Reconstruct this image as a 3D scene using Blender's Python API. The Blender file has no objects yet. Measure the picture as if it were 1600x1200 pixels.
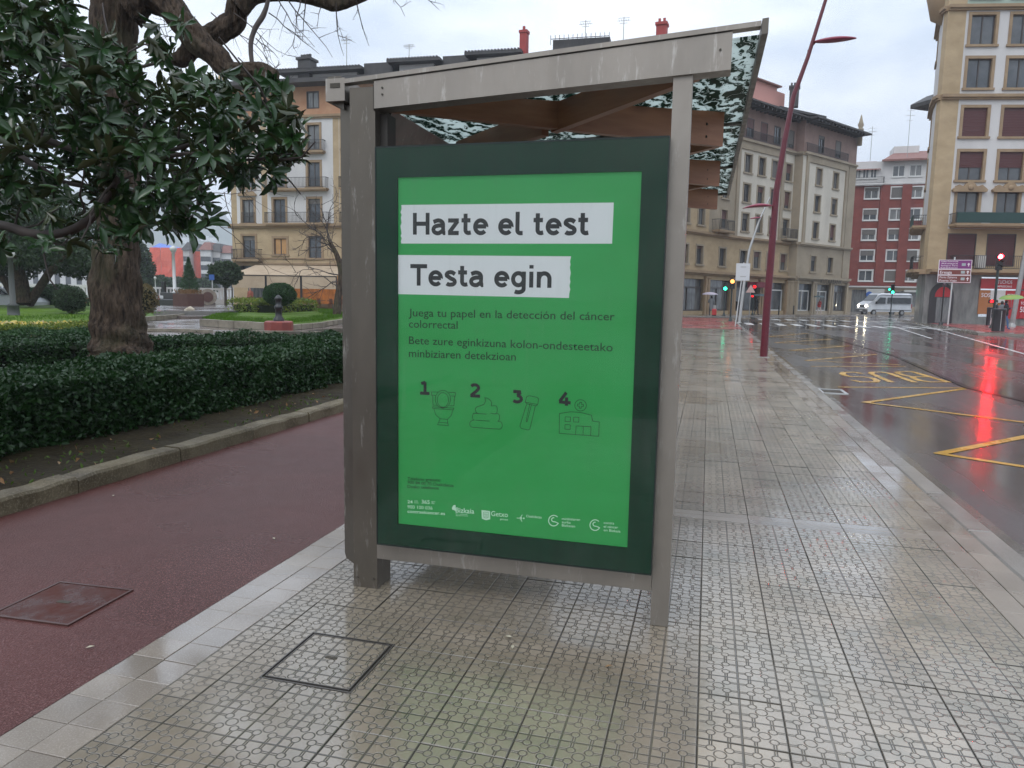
import bpy, bmesh, math, random
import numpy as np
from mathutils import Vector, Matrix, Euler
R = math.radians
rnd = random.Random(7)
nrs = np.random.RandomState(5)
sc = bpy.context.scene
COL = sc.collection

# ------------------------------------------------------------------ camera
FPX, CX, CY, EYE = 1140.0, 800.0, 600.0, 1.5
def _cam(u, v): return Vector((u - CX, -(v - CY), -FPX))
_Y = _cam(1108, 467).normalized()
_h = _cam(2108, 467 + 18)
_Z = _h.cross(_Y).normalized()
if _Z.y < 0: _Z = -_Z
_X = _Y.cross(_Z)
RM = Matrix((_X, _Y, _Z))            # camera space -> world space
C0 = Vector((0, 0, EYE))
cd = bpy.data.cameras.new('camera'); cam = bpy.data.objects.new('camera', cd); COL.objects.link(cam)
cam.matrix_world = Matrix.Translation(C0) @ RM.to_4x4()
cd.sensor_width = 36; cd.lens = 36 * FPX / 1600; cd.clip_end = 9000; cd.clip_start = .05
sc.camera = cam
# measuring helpers: turn a sighting of the place into metres
def W(u, v, depth): return C0 + RM @ (_cam(u, v) * (depth / FPX))
def G(u, v, z=0.0):
    d = RM @ _cam(u, v); t = (z - EYE) / d.z; return C0 + d * t
def hor(u): return 467 + .018 * (u - 1108)
def D(u, depth):
    p = W(u, hor(u), depth); return Vector((p.x, p.y, 0))
def PY(u, v, y):
    d = RM @ _cam(u, v); return C0 + d * (y / d.y)

# ------------------------------------------------------------------ world, sun, exposure
w = bpy.data.worlds.new("World"); sc.world = w; w.use_nodes = True
nt = w.node_tree; nt.nodes.clear()
def N(nt, t, **k):
    n = nt.nodes.new(t)
    for a, b in k.items(): setattr(n, a, b)
    return n
sky = N(nt, 'ShaderNodeTexSky', sky_type='NISHITA', sun_disc=False)
SUN_EL, SUN_AZ = R(48), R(200)
sky.sun_elevation = SUN_EL; sky.sun_rotation = SUN_AZ; sky.air_density = 2; sky.dust_density = 4
bg1 = N(nt, 'ShaderNodeBackground'); bg1.inputs[1].default_value = .05
nt.links.new(sky.outputs[0], bg1.inputs[0])
tc = N(nt, 'ShaderNodeTexCoord'); mp = N(nt, 'ShaderNodeMapping'); mp.inputs['Scale'].default_value = (1, 1, 2.6)
nz = N(nt, 'ShaderNodeTexNoise'); nz.inputs['Scale'].default_value = 3.4; nz.inputs['Detail'].default_value = 6; nz.inputs['Roughness'].default_value = .5
nt.links.new(tc.outputs['Generated'], mp.inputs[0]); nt.links.new(mp.outputs[0], nz.inputs['Vector'])
cr = N(nt, 'ShaderNodeValToRGB'); cr.color_ramp.elements[0].position = .38; cr.color_ramp.elements[1].position = .62
cr.color_ramp.elements[0].color = (.43, .50, .61, 1); cr.color_ramp.elements[1].color = (.75, .79, .85, 1)
nt.links.new(nz.outputs[0], cr.inputs[0])
bg2 = N(nt, 'ShaderNodeBackground'); bg2.inputs[1].default_value = .92
nt.links.new(cr.outputs[0], bg2.inputs[0])
# overcast sky: brighter towards the zenith (1 + 2 sin of the elevation)
sx = N(nt, 'ShaderNodeSeparateXYZ'); nt.links.new(tc.outputs['Generated'], sx.inputs[0])
mr_ = N(nt, 'ShaderNodeMapRange'); mr_.inputs[1].default_value = 0; mr_.inputs[2].default_value = 1; mr_.inputs[3].default_value = .78; mr_.inputs[4].default_value = 2.7
nt.links.new(sx.outputs[2], mr_.inputs[0]); nt.links.new(mr_.outputs[0], bg2.inputs[1])
mx = N(nt, 'ShaderNodeMixShader'); mx.inputs[0].default_value = .93
out = N(nt, 'ShaderNodeOutputWorld')
nt.links.new(bg1.outputs[0], mx.inputs[1]); nt.links.new(bg2.outputs[0], mx.inputs[2]); nt.links.new(mx.outputs[0], out.inputs[0])
sl = bpy.data.lights.new('sun', 'SUN'); sl.energy = .6; sl.angle = R(25); sl.color = (1, .97, .93)
so = bpy.data.objects.new('sun', sl); COL.objects.link(so)
so.rotation_euler = (math.pi / 2 - SUN_EL, 0, math.pi - SUN_AZ)
sc.view_settings.view_transform = 'Standard'; sc.view_settings.look = 'None'
sc.view_settings.exposure = .36; sc.view_settings.gamma = 1; sc.view_settings.use_curve_mapping = False
sc.cycles.max_bounces = 6; sc.cycles.transparent_max_bounces = 12; sc.cycles.use_denoising = True
sc.cycles.sample_clamp_indirect = 30; sc.cycles.volume_bounces = 1

# ------------------------------------------------------------------ materials
MATS = {}
def col(c): return (c[0], c[1], c[2], 1)
def mat(name, c=(.5, .5, .5), rough=.6, metal=0, c2=None, scale=4, bump=0, bscale=None, r2=None, spec=.5,
        emit=None, estr=0, coat=0, stretch=None, detail=4, space='Object', sheen=0, randval=0):
    if name in MATS: return MATS[name]
    m = bpy.data.materials.new(name); m.use_nodes = True; nt = m.node_tree
    b = nt.nodes['Principled BSDF']
    b.inputs['Base Color'].default_value = col(c); b.inputs['Roughness'].default_value = rough
    b.inputs['Metallic'].default_value = metal; b.inputs['Specular IOR Level'].default_value = spec
    if coat: b.inputs['Coat Weight'].default_value = coat; b.inputs['Coat Roughness'].default_value = .08
    if emit: b.inputs['Emission Color'].default_value = col(emit); b.inputs['Emission Strength'].default_value = estr
    if c2 or bump or r2 is not None or randval:
        tc = N(nt, 'ShaderNodeTexCoord'); mp = N(nt, 'ShaderNodeMapping')
        if space == 'World':
            g = N(nt, 'ShaderNodeNewGeometry'); nt.links.new(g.outputs['Position'], mp.inputs[0])
        else: nt.links.new(tc.outputs['Object'], mp.inputs[0])
        if stretch: mp.inputs['Scale'].default_value = stretch
        nz = N(nt, 'ShaderNodeTexNoise'); nz.inputs['Scale'].default_value = scale; nz.inputs['Detail'].default_value = detail
        nz.inputs['Roughness'].default_value = .6
        nt.links.new(mp.outputs[0], nz.inputs['Vector'])
        rp = N(nt, 'ShaderNodeMapRange'); rp.inputs[1].default_value = .3; rp.inputs[2].default_value = .7
        nt.links.new(nz.outputs[0], rp.inputs[0])
        last = None
        if c2:
            mxc = N(nt, 'ShaderNodeMix', data_type='RGBA'); mxc.inputs[6].default_value = col(c); mxc.inputs[7].default_value = col(c2)
            nt.links.new(rp.outputs[0], mxc.inputs[0]); last = mxc.outputs[2]
        if randval:
            oi = N(nt, 'ShaderNodeObjectInfo'); hs = N(nt, 'ShaderNodeHueSaturation')
            if last: nt.links.new(last, hs.inputs['Color'])
            else: hs.inputs['Color'].default_value = col(c)
            mr = N(nt, 'ShaderNodeMapRange'); mr.inputs[3].default_value = 1 - randval; mr.inputs[4].default_value = 1 + randval
            nt.links.new(oi.outputs['Random'], mr.inputs[0]); nt.links.new(mr.outputs[0], hs.inputs['Value']); last = hs.outputs[0]
        if last: nt.links.new(last, b.inputs['Base Color'])
        if r2 is not None:
            mr = N(nt, 'ShaderNodeMapRange'); mr.inputs[1].default_value = .35; mr.inputs[2].default_value = .65
            mr.inputs[3].default_value = rough; mr.inputs[4].default_value = r2
            nt.links.new(nz.outputs[0], mr.inputs[0]); nt.links.new(mr.outputs[0], b.inputs['Roughness'])
        if bump:
            n2 = N(nt, 'ShaderNodeTexNoise'); n2.inputs['Scale'].default_value = bscale or scale * 6; n2.inputs['Detail'].default_value = 4
            nt.links.new(mp.outputs[0], n2.inputs['Vector'])
            bp = N(nt, 'ShaderNodeBump'); bp.inputs['Strength'].default_value = 1; bp.inputs['Distance'].default_value = bump
            nt.links.new(n2.outputs[0], bp.inputs['Height']); nt.links.new(bp.outputs[0], b.inputs['Normal'])
    MATS[name] = m; return m

def math_node(nt, op, a, b=None, c=None):
    n = N(nt, 'ShaderNodeMath', operation=op)
    for i, x in enumerate((a, b, c)):
        if x is None: continue
        if isinstance(x, (int, float)): n.inputs[i].default_value = x
        else: nt.links.new(x, n.inputs[i])
    return n.outputs[0]
def mapr(nt, x, a, b, c=0, d=1, smooth=False):
    n = N(nt, 'ShaderNodeMapRange')
    if smooth: n.interpolation_type = 'SMOOTHSTEP'
    nt.links.new(x, n.inputs[0])
    for i, v in zip((1, 2, 3, 4), (a, b, c, d)): n.inputs[i].default_value = v
    return n.outputs[0]
def mixc(nt, f, a, b, blend='MIX'):
    n = N(nt, 'ShaderNodeMix', data_type='RGBA', blend_type=blend)
    if isinstance(f, (int, float)): n.inputs[0].default_value = f
    else: nt.links.new(f, n.inputs[0])
    for i, x in ((6, a), (7, b)):
        if isinstance(x, tuple): n.inputs[i].default_value = col(x)
        else: nt.links.new(x, n.inputs[i])
    return n.outputs[2]
def noise(nt, vec, scale, detail=3, rough=.5, sc3=None):
    if sc3:
        mp = N(nt, 'ShaderNodeMapping'); mp.inputs['Scale'].default_value = sc3; nt.links.new(vec, mp.inputs[0]); vec = mp.outputs[0]
    n = N(nt, 'ShaderNodeTexNoise'); n.inputs['Scale'].default_value = scale; n.inputs['Detail'].default_value = detail
    n.inputs['Roughness'].default_value = rough; nt.links.new(vec, n.inputs['Vector']); return n.outputs[0]

def rosette_material():
    """wet hydraulic cement tile pressed with four flower rosettes (15 cm repeat)"""
    m = bpy.data.materials.new('wet_rosette_tile'); m.use_nodes = True; nt = m.node_tree; b = nt.nodes['Principled BSDF']
    g = N(nt, 'ShaderNodeNewGeometry'); pos = g.outputs['Position']
    s = N(nt, 'ShaderNodeSeparateXYZ'); nt.links.new(pos, s.inputs[0])
    def cell(x, off, per):
        t = math_node(nt, 'ADD', x, off); t = math_node(nt, 'DIVIDE', t, per); fl = math_node(nt, 'FLOOR', t)
        fr = math_node(nt, 'SUBTRACT', t, fl); fr = math_node(nt, 'SUBTRACT', fr, .5)
        return math_node(nt, 'ABSOLUTE', math_node(nt, 'MULTIPLY', fr, per)), fl
    OX, OY = 30 - .033, 30 - .04
    ax, _ = cell(s.outputs[0], OX, .15); ay, _ = cell(s.outputs[1], OY, .15)
    _, fx = cell(s.outputs[0], OX, .3); _, fy = cell(s.outputs[1], OY, .3)
    def dist(cx, cy, r):
        dx = math_node(nt, 'SUBTRACT', ax, cx); dy = math_node(nt, 'SUBTRACT', ay, cy)
        q = math_node(nt, 'SQRT', math_node(nt, 'ADD', math_node(nt, 'MULTIPLY', dx, dx), math_node(nt, 'MULTIPLY', dy, dy)))
        return math_node(nt, 'ABSOLUTE', math_node(nt, 'SUBTRACT', q, r))
    d1 = dist(0, 0, .0205); d2 = dist(.0305, .0305, .0148)
    def chan(p, q):
        a = math_node(nt, 'ABSOLUTE', math_node(nt, 'SUBTRACT', math_node(nt, 'ABSOLUTE', math_node(nt, 'SUBTRACT', p, .031)), .0042)); return math_node(nt, 'MAXIMUM', a, math_node(nt, 'SUBTRACT', .047, q))
    d3 = chan(ax, ay); d4 = chan(ay, ax)
    ex = math_node(nt, 'SUBTRACT', .0736, ax); ey = math_node(nt, 'SUBTRACT', .0736, ay)
    d = d1
    for q in (d2, d3, d4): d = math_node(nt, 'MINIMUM', d, q)
    d = math_node(nt, 'ADD', d, .0005)
    for q in (ex, ey): d = math_node(nt, 'MINIMUM', d, q)
    gw = noise(nt, pos, 9, 2)
    gv = mapr(nt, d, .0011, .0040, 1, 0, True)
    # worn and silted patches where the relief is half filled
    silt = mapr(nt, noise(nt, pos, 1.3, 4, .6), .30, .55, .62, 1)
    gvs = math_node(nt, 'MULTIPLY', gv, silt)
    # per tile tint
    cv = N(nt, 'ShaderNodeCombineXYZ'); nt.links.new(fx, cv.inputs[0]); nt.links.new(fy, cv.inputs[1])
    wn = N(nt, 'ShaderNodeTexWhiteNoise', noise_dimensions='2D'); nt.links.new(cv.outputs[0], wn.inputs['Vector'])
    base = mixc(nt, wn.outputs['Value'], (.215, .166, .115), (.325, .255, .178))
    base = mixc(nt, mapr(nt, noise(nt, pos, .9, 5, .6), .4, .75), base, (.16, .142, .10))
    base = mixc(nt, mapr(nt, noise(nt, pos, 140, 3, .7), .3, .75, 0, .45), base, (.33, .31, .26))
    base = mixc(nt, mapr(nt, noise(nt, pos, 5, 4, .6), .52, .72, 0, .7), base, (.11, .105, .07))
    # the left field of tiles is mixed towards a darker brown
    base = mixc(nt, mapr(nt, s.outputs[0], .02, .035, .55, 0), base, (.145, .116, .080))
    base = mixc(nt, math_node(nt, 'MULTIPLY', gvs, .84), base, (.028, .025, .018))
    nt.links.new(base, b.inputs['Base Color'])
    wet = noise(nt, pos, .75, 4, .6)
    r = mapr(nt, wet, .36, .62, .16, .4)
    r = math_node(nt, 'ADD', r, math_node(nt, 'MULTIPLY', wn.outputs['Value'], .05))
    nt.links.new(r, b.inputs['Roughness'])
    b.inputs['Specular IOR Level'].default_value = .5
    h = math_node(nt, 'SUBTRACT', math_node(nt, 'MULTIPLY', noise(nt, pos, 260, 2), .14), gvs)
    h = math_node(nt, 'ADD', h, math_node(nt, 'MULTIPLY', noise(nt, pos, 22, 3), .28))
    bp = N(nt, 'ShaderNodeBump'); bp.inputs['Distance'].default_value = .0025; bp.inputs['Strength'].default_value = .9
    nt.links.new(h, bp.inputs['Height']); nt.links.new(bp.outputs[0], b.inputs['Normal'])
    # film of rain water over the relief
    cw = math_node(nt, 'MULTIPLY', mapr(nt, wet, .35, .6, 1, .45), math_node(nt, 'SUBTRACT', 1, math_node(nt, 'MULTIPLY', gv, .6)))
    nt.links.new(cw, b.inputs['Coat Weight']); b.inputs['Coat Roughness'].default_value = .07; b.inputs['Coat IOR'].default_value = 2.0
    b2 = N(nt, 'ShaderNodeBump'); b2.inputs['Distance'].default_value = .0011; nt.links.new(h, b2.inputs['Height']); nt.links.new(b2.outputs[0], b.inputs['Coat Normal'])
    return m

def wet_ground(name, c, c2, r0, r1, grain, gcol, bumpd, bscale, wscale=.5, puddle=None, stretch=None, big=None, spec=.5, coat=0, minb=.25):
    m = bpy.data.materials.new(name); m.use_nodes = True; nt = m.node_tree; b = nt.nodes['Principled BSDF']
    g = N(nt, 'ShaderNodeNewGeometry'); pos = g.outputs['Position']
    base = mixc(nt, mapr(nt, noise(nt, pos, wscale * 1.7, 5, .6), .35, .65), c, c2)
    if grain: base = mixc(nt, mapr(nt, noise(nt, pos, grain, 2, .7), .5, .75, 0, .7), base, gcol)
    oi = N(nt, 'ShaderNodeObjectInfo'); hs = N(nt, 'ShaderNodeHueSaturation'); nt.links.new(base, hs.inputs['Color'])
    nt.links.new(mapr(nt, oi.outputs['Random'], 0, 1, .88, 1.1), hs.inputs['Value']); nt.links.new(hs.outputs[0], b.inputs['Base Color'])
    wet = noise(nt, pos, wscale, 4, .6, stretch)
    r = mapr(nt, wet, .38, .62, r0, r1); nt.links.new(r, b.inputs['Roughness'])
    b.inputs['Specular IOR Level'].default_value = spec
    h = noise(nt, pos, bscale, 3, .6)
    h = math_node(nt, 'MULTIPLY', h, mapr(nt, wet, .38, .6, minb, 1))
    if big: h = math_node(nt, 'ADD', h, math_node(nt, 'MULTIPLY', noise(nt, pos, big[0], 3, .5), big[1]))
    bp = N(nt, 'ShaderNodeBump'); bp.inputs['Distance'].default_value = bumpd; bp.inputs['Strength'].default_value = 1
    nt.links.new(h, bp.inputs['Height']); nt.links.new(bp.outputs[0], b.inputs['Normal'])
    if coat:
        nt.links.new(mapr(nt, wet, .36, .6, coat, coat * .4), b.inputs['Coat Weight']); b.inputs['Coat Roughness'].default_value = .06; b.inputs['Coat IOR'].default_value = 1.75
        b2 = N(nt, 'ShaderNodeBump'); b2.inputs['Distance'].default_value = bumpd * .35; nt.links.new(h, b2.inputs['Height']); nt.links.new(b2.outputs[0], b.inputs['Coat Normal'])
    MATS[name] = m; return m

def steel(name, c, rough=.42):
    """brushed stainless with faint rain streaks and lime bloom"""
    m = bpy.data.materials.new(name); m.use_nodes = True; nt = m.node_tree; b = nt.nodes['Principled BSDF']
    tc = N(nt, 'ShaderNodeTexCoord'); pos = tc.outputs['Object']
    base = mixc(nt, mapr(nt, noise(nt, pos, 2, 5, .6, (2, 2, 1)), .3, .7), c, tuple(x * .80 for x in c))
    base = mixc(nt, mapr(nt, noise(nt, pos, 11, 5, .75, (2.2, 2.2, .35)), .58, .70, 0, .42), base, (.58, .56, .52))
    nt.links.new(base, b.inputs['Base Color'])
    b.inputs['Metallic'].default_value = .8
    nt.links.new(mapr(nt, noise(nt, pos, 6, 5, .6, (3, 3, 1)), .3, .7, rough - .08, rough + .12), b.inputs['Roughness'])
    bp = N(nt, 'ShaderNodeBump'); bp.inputs['Distance'].default_value = .0003
    nt.links.new(noise(nt, pos, 60, 3, .6, (8, 8, .3)), bp.inputs['Height']); nt.links.new(bp.outputs[0], b.inputs['Normal'])
    MATS[name] = m; return m

ROS = rosette_material()
M_border = wet_ground('wet_plain_tile', (.165, .135, .105), (.24, .20, .158), .16, .4, 160, (.34, .31, .27), .0012, 90, .9, coat=1)
M_asph = wet_ground('wet_asphalt', (.030, .027, .027), (.050, .044, .043), .10, .36, 170, (.14, .13, .125), .0022, 85, .32, stretch=(1.6, .35, 1), big=(1.1, 2.0), coat=.8)
M_lane = wet_ground('red_cycle_asphalt', (.055, .015, .012), (.080, .023, .019), .22, .44, 170, (.30, .16, .15), .006, 110, .45, spec=.32, minb=.75)
M_granite = wet_ground('granite_kerb', (.13, .115, .095), (.20, .178, .15), .2, .42, 240, (.40, .39, .38), .0012, 120, 1.2, coat=.8)
M_oldkerb = wet_ground('mossy_kerb_stone', (.060, .046, .026), (.14, .115, .072), .5, .8, 60, (.24, .21, .15), .006, 26, 1.7, spec=.25)
M_soil = wet_ground('wet_soil', (.016, .011, .007), (.034, .026, .013), .6, .9, 40, (.07, .06, .02), .03, 16, 1.2, spec=.15)
M_plaza = wet_ground('wet_plaza_slabs', (.15, .14, .135), (.22, .205, .19), .07, .25, 0, None, .001, 30, .4)
M_path = wet_ground('wet_path', (.11, .09, .08), (.17, .135, .12), .08, .28, 0, None, .002, 40, .5)
M_redpave = wet_ground('wet_red_paving', (.22, .045, .045), (.30, .075, .07), .18, .4, 0, None, .002, 60, .8)
M_farground = wet_ground('ground', (.10, .10, .09), (.15, .15, .13), .3, .6, 0, None, .01, 3, .1)
M_grass = wet_ground('wet_grass', (.05, .095, .010), (.08, .14, .014), .5, .8, 30, (.10, .18, .02), .03, 30, .5, spec=.1)
M_yellow = wet_ground('yellow_road_paint', (.52, .28, .03), (.42, .24, .05), .18, .4, 120, (.12, .09, .04), .001, 90, 2)
M_white = wet_ground('white_road_paint', (.62, .62, .60), (.5, .5, .49), .15, .38, 100, (.3, .3, .3), .001, 90, 1.5)
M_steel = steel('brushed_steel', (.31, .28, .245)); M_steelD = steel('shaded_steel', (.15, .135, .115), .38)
M_steelP = steel('post_steel', (.165, .145, .12), .36)
M_tar = mat('tar_joint', (.012, .012, .012), .18)
M_gap = mat('dark_joint', (.045, .038, .026), .6)

# ------------------------------------------------------------------ mesh helpers
class MB:
    def __init__(s): s.v = []; s.f = []; s.m = []; s.smooth = []
    def add(s, vs, fs, mi=0, sm=False):
        o = len(s.v); s.v += [tuple(v) for v in vs]
        for f in fs: s.f.append([i + o for i in f]); s.m.append(mi); s.smooth.append(sm)
        return s
    def box(s, x0, x1, y0, y1, z0, z1, mi=0):
        v = [(x0, y0, z0), (x1, y0, z0), (x1, y1, z0), (x0, y1, z0), (x0, y0, z1), (x1, y0, z1), (x1, y1, z1), (x0, y1, z1)]
        return s.add(v, [(3, 2, 1, 0), (4, 5, 6, 7), (0, 1, 5, 4), (1, 2, 6, 5), (2, 3, 7, 6), (3, 0, 4, 7)], mi)
    def cham(s, x0, x1, y0, y1, z0, z1, c=.01, mi=0):
        """box with a chamfered top edge"""
        v = []
        for (a, z) in ((0, z0), (0, z1 - c), (c, z1)):
            v += [(x0 + a, y0 + a, z), (x1 - a, y0 + a, z), (x1 - a, y1 - a, z), (x0 + a, y1 - a, z)]
        f = [(3, 2, 1, 0), (8, 9, 10, 11)]
        for k in (0, 4):
            for i in range(4): j = (i + 1) % 4; f.append((k + i, k + j, k + 4 + j, k + 4 + i))
        return s.add(v, f, mi)
    def hexa(s, p, mi=0):   # 8 corner points, bottom ring then top ring
        return s.add(p, [(3, 2, 1, 0), (4, 5, 6, 7), (0, 1, 5, 4), (1, 2, 6, 5), (2, 3, 7, 6), (3, 0, 4, 7)], mi)
    def prism(s, poly, z0, z1, mi=0):
        n = len(poly); v = [(p[0], p[1], z0) for p in poly] + [(p[0], p[1], z1) for p in poly]
        f = [tuple(range(n))[::-1], tuple(range(n, 2 * n))] + [(i, (i + 1) % n, n + (i + 1) % n, n + i) for i in range(n)]
        return s.add(v, f, mi)
    def xprism(s, poly, y0, y1, mi=0):  # polygon in xz, extruded in y
        n = len(poly); v = [(p[0], y0, p[1]) for p in poly] + [(p[0], y1, p[1]) for p in poly]
        f = [tuple(range(n)), tuple(range(n, 2 * n))[::-1]] + [(i, n + i, n + (i + 1) % n, (i + 1) % n) for i in range(n)]
        return s.add(v, f, mi)
    def bar(s, a, b, w, h, mi=0, up=Vector((0, 0, 1))):
        a, b = Vector(a), Vector(b); d = (b - a).normalized(); sd = d.cross(up).normalized() * w / 2; u = sd.cross(d).normalized() * h / 2
        p = [a - sd - u, a + sd - u, b + sd - u, b - sd - u, a - sd + u, a + sd + u, b + sd + u, b - sd + u]
        return s.hexa(p, mi)
    def tube(s, pts, rad, n=8, mi=0, caps=True, wob=0, sm=True):
        pts = [Vector(p) for p in pts]; rad = rad if hasattr(rad, '__len__') else [rad] * len(pts)
        rings = []; prev = None
        for i, p in enumerate(pts):
            d = (pts[min(i + 1, len(pts) - 1)] - pts[max(i - 1, 0)]).normalized()
            if prev is None:
                a = d.orthogonal().normalized()
            else:
                a = prev - d * prev.dot(d); a = a.normalized() if a.length > 1e-5 else d.orthogonal().normalized()
            prev = a; bb = d.cross(a); ring = []
            for k in range(n):
                t = 2 * math.pi * k / n; r = rad[i] * (1 + (rnd.uniform(-wob, wob) if wob else 0))
                ring.append(p + (a * math.cos(t) + bb * math.sin(t)) * r)
            rings.append(ring)
        v = [q for r in rings for q in r]; f = []
        for i in range(len(pts) - 1):
            for k in range(n): j = (k + 1) % n; f.append((i * n + k, i * n + j, (i + 1) * n + j, (i + 1) * n + k))
        s.add(v, f, mi, sm)
        if caps:
            s.add(rings[0], [tuple(range(n))[::-1]], mi); s.add(rings[-1], [tuple(range(n))], mi)
        return s
    def lathe(s, prof, c=(0, 0, 0), n=16, mi=0, sm=True):
        v = []; f = []
        for r, z in prof:
            for k in range(n): t = 2 * math.pi * k / n; v.append((c[0] + r * math.cos(t), c[1] + r * math.sin(t), c[2] + z))
        for i in range(len(prof) - 1):
            for k in range(n): j = (k + 1) % n; f.append((i * n + k, i * n + j, (i + 1) * n + j, (i + 1) * n + k))
        return s.add(v, f, mi, sm)
    def sphere(s, c, rx, ry, rz, n=12, m=8, mi=0):
        v = []; f = []
        for i in range(m + 1):
            a = math.pi * i / m
            for k in range(n): t = 2 * math.pi * k / n; v.append((c[0] + rx * math.sin(a) * math.cos(t), c[1] + ry * math.sin(a) * math.sin(t), c[2] - rz * math.cos(a)))
        for i in range(m):
            for k in range(n): j = (k + 1) % n; f.append((i * n + k, i * n + j, (i + 1) * n + j, (i + 1) * n + k))
        return s.add(v, f, mi, True)
    def mesh(s, name, mats):
        me = bpy.data.meshes.new(name); me.from_pydata(s.v, [], s.f)
        for m in (mats if isinstance(mats, (list, tuple)) else [mats]): me.materials.append(m)
        me.polygons.foreach_set('material_index', s.m); me.polygons.foreach_set('use_smooth', s.smooth); me.update()
        return me
    def build(s, name, mats, parent=None, loc=None, rz=0, **k):
        return place(s.mesh(name, mats), name, parent, loc, rz, **k)

def place(me, name, parent=None, loc=None, rz=0, rot=None, label=None, cat=None, group=None, kind=None):
    o = bpy.data.objects.new(name, me); COL.objects.link(o)
    if parent is not None: o.parent = parent
    if loc is not None: o.location = loc
    o.rotation_euler = rot if rot is not None else (0, 0, rz)
    return tag(o, label, cat, group, kind)
def tag(o, label=None, cat=None, group=None, kind=None):
    if label: o['label'] = label
    if cat: o['category'] = cat
    if group: o['group'] = group
    if kind: o['kind'] = kind
    return o
def thing(name, label, cat, loc=(0, 0, 0), rz=0, group=None):
    return place(None, name, None, loc, rz, label=label, cat=cat, group=group)
def struct(name, mb, m, parent=None):
    o = mb.build(name, m, parent); 
    if parent is None: o['kind'] = 'structure'
    return o
def copy_tree(o, parent=None):
    c = o.copy(); COL.objects.link(c)
    if parent is not None: c.parent = parent; c.matrix_parent_inverse = o.matrix_parent_inverse
    for ch in KIDS(o): copy_tree(ch, c)
    return c
def KIDS(o): return [q for q in COL.objects if q.parent == o]
def np_mesh(name, V, F, mats, smooth=False, mi=None):
    me = bpy.data.meshes.new(name); nf, k = F.shape
    me.vertices.add(len(V)); me.vertices.foreach_set('co', V.astype(np.float32).ravel())
    me.loops.add(nf * k); me.loops.foreach_set('vertex_index', F.astype(np.int32).ravel())
    me.polygons.add(nf); me.polygons.foreach_set('loop_start', np.arange(0, nf * k, k, dtype=np.int32))
    for m in mats: me.materials.append(m)
    if mi is not None: me.polygons.foreach_set('material_index', mi.astype(np.int32))
    if smooth: me.polygons.foreach_set('use_smooth', np.ones(nf, bool))
    me.update(calc_edges=True); me.validate(); return me
def flat(poly, z): return [(p[0], p[1], z) for p in poly]
def sheet(poly, z, mi=0, mb=None):
    mb = mb or MB(); n = len(poly); return mb.add(flat(poly, z), [tuple(range(n))], mi)
def ccw(poly):
    a = sum(poly[i][0] * poly[(i + 1) % len(poly)][1] - poly[(i + 1) % len(poly)][0] * poly[i][1] for i in range(len(poly)))
    return poly if a > 0 else poly[::-1]
def GP(pts, z=0): return ccw([tuple(G(u, v, z)[:2]) for u, v in pts])

# ================================================================== GROUND
ZR = -.11                                     # carriageway level
b = MB(); sheet([(-2500, -300), (2500, -300), (2500, 4000), (-2500, 4000)], -.30, mb=b); struct('ground', b, M_farground)
b = MB(); sheet([(1.6, -12), (60, -12), (75, 40), (75, 230), (-90, 230), (-60, 62), (1.6, 62)], ZR, mb=b); road = struct('road', b, M_asph)

# ---- pavement of rosette tiles
pave = MB(); XL, XR = -1.92, 1.45
pave.box(-2.23, 1.74, -6, 63, -.29, -.012)
pavement = struct('pavement', pave, M_gap)
TX0 = .033; cover_x, cover_y = (-1.627, -1.232), (2.35, 2.755)
cols_x = [TX0 + .3 * k for k in range(-7, 5)]
tile_me = MB().cham(.0008, .2992, .0008, .2992, -.03, 0, .001).mesh('tile', ROS)
tile_cut = MB().cham(.0015, .2135, .0015, .2985, -.03, 0, .0018).mesh('tile', ROS)
cells = []
for ci, x in enumerate(cols_x):
    x1 = min(x + .3, XR); x0 = max(x, XL)
    for rj in range(-9, 210):
        y = .04 + .3 * rj
        if y > 61.5: continue
        cells.append((x0, x1, y, y + .3))
def sub_strip(c):   # cut tiles round the gully strip, the access cover and the red paving
    x0, x1, y0, y1 = c
    if y1 > 38.6: return []
    if y0 < 5.24 and y1 > 5.04:
        r = []
        if y0 < 5.04: r.append((x0, x1, y0, 5.04))
        if y1 > 5.24: r.append((x0, x1, 5.24, y1))
        return r
    return [c]
def sub_cover(c):
    x0, x1, y0, y1 = c; a0, a1 = cover_x; b0, b1 = cover_y
    if x1 <= a0 or x0 >= a1 or y1 <= b0 or y0 >= b1: return [c]
    r = []
    if x0 < a0 - .02: r.append((x0, a0, y0, y1))
    if x1 > a1 + .02: r.append((a1, x1, y0, y1))
    m0, m1 = max(x0, a0), min(x1, a1)
    if y0 < b0 - .02: r.append((m0, m1, y0, b0))
    if y1 > b1 + .02: r.append((m0, m1, b1, y1))
    return r
pieces = [q for c in cells for p in sub_strip(c) for q in sub_cover(p)]
def seen_size(c):
    mx_, my_ = (c[0] + c[1]) / 2, (c[2] + c[3]) / 2
    if my_ < 1.55 + .25 * abs(mx_ + .3) * 0: return 0
    d = math.hypot(mx_, my_); return (c[1] - c[0]) * (c[3] - c[2]) * 1.5 / d ** 3
vis = sorted([p for p in pieces if p[2] > 1.35], key=seen_size, reverse=True)
near = vis[:270]; nset = set(near); rest = [p for p in pieces if p not in nset]
for (x0, x1, y0, y1) in near:
    tilt = (rnd.gauss(0, .0028), rnd.gauss(0, .0028), 0); dz = rnd.uniform(-.0012, .0012)
    if abs(x1 - x0 - .3) < 1e-6 and abs(y1 - y0 - .3) < 1e-6: me = tile_me
    else: me = MB().cham(.0008, x1 - x0 - .0008, .0008, y1 - y0 - .0008, -.03, 0, .001).mesh('tile', ROS)
    place(me, 'tile', pavement, (x0, y0, dz), rot=tilt)
b = MB()
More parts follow.
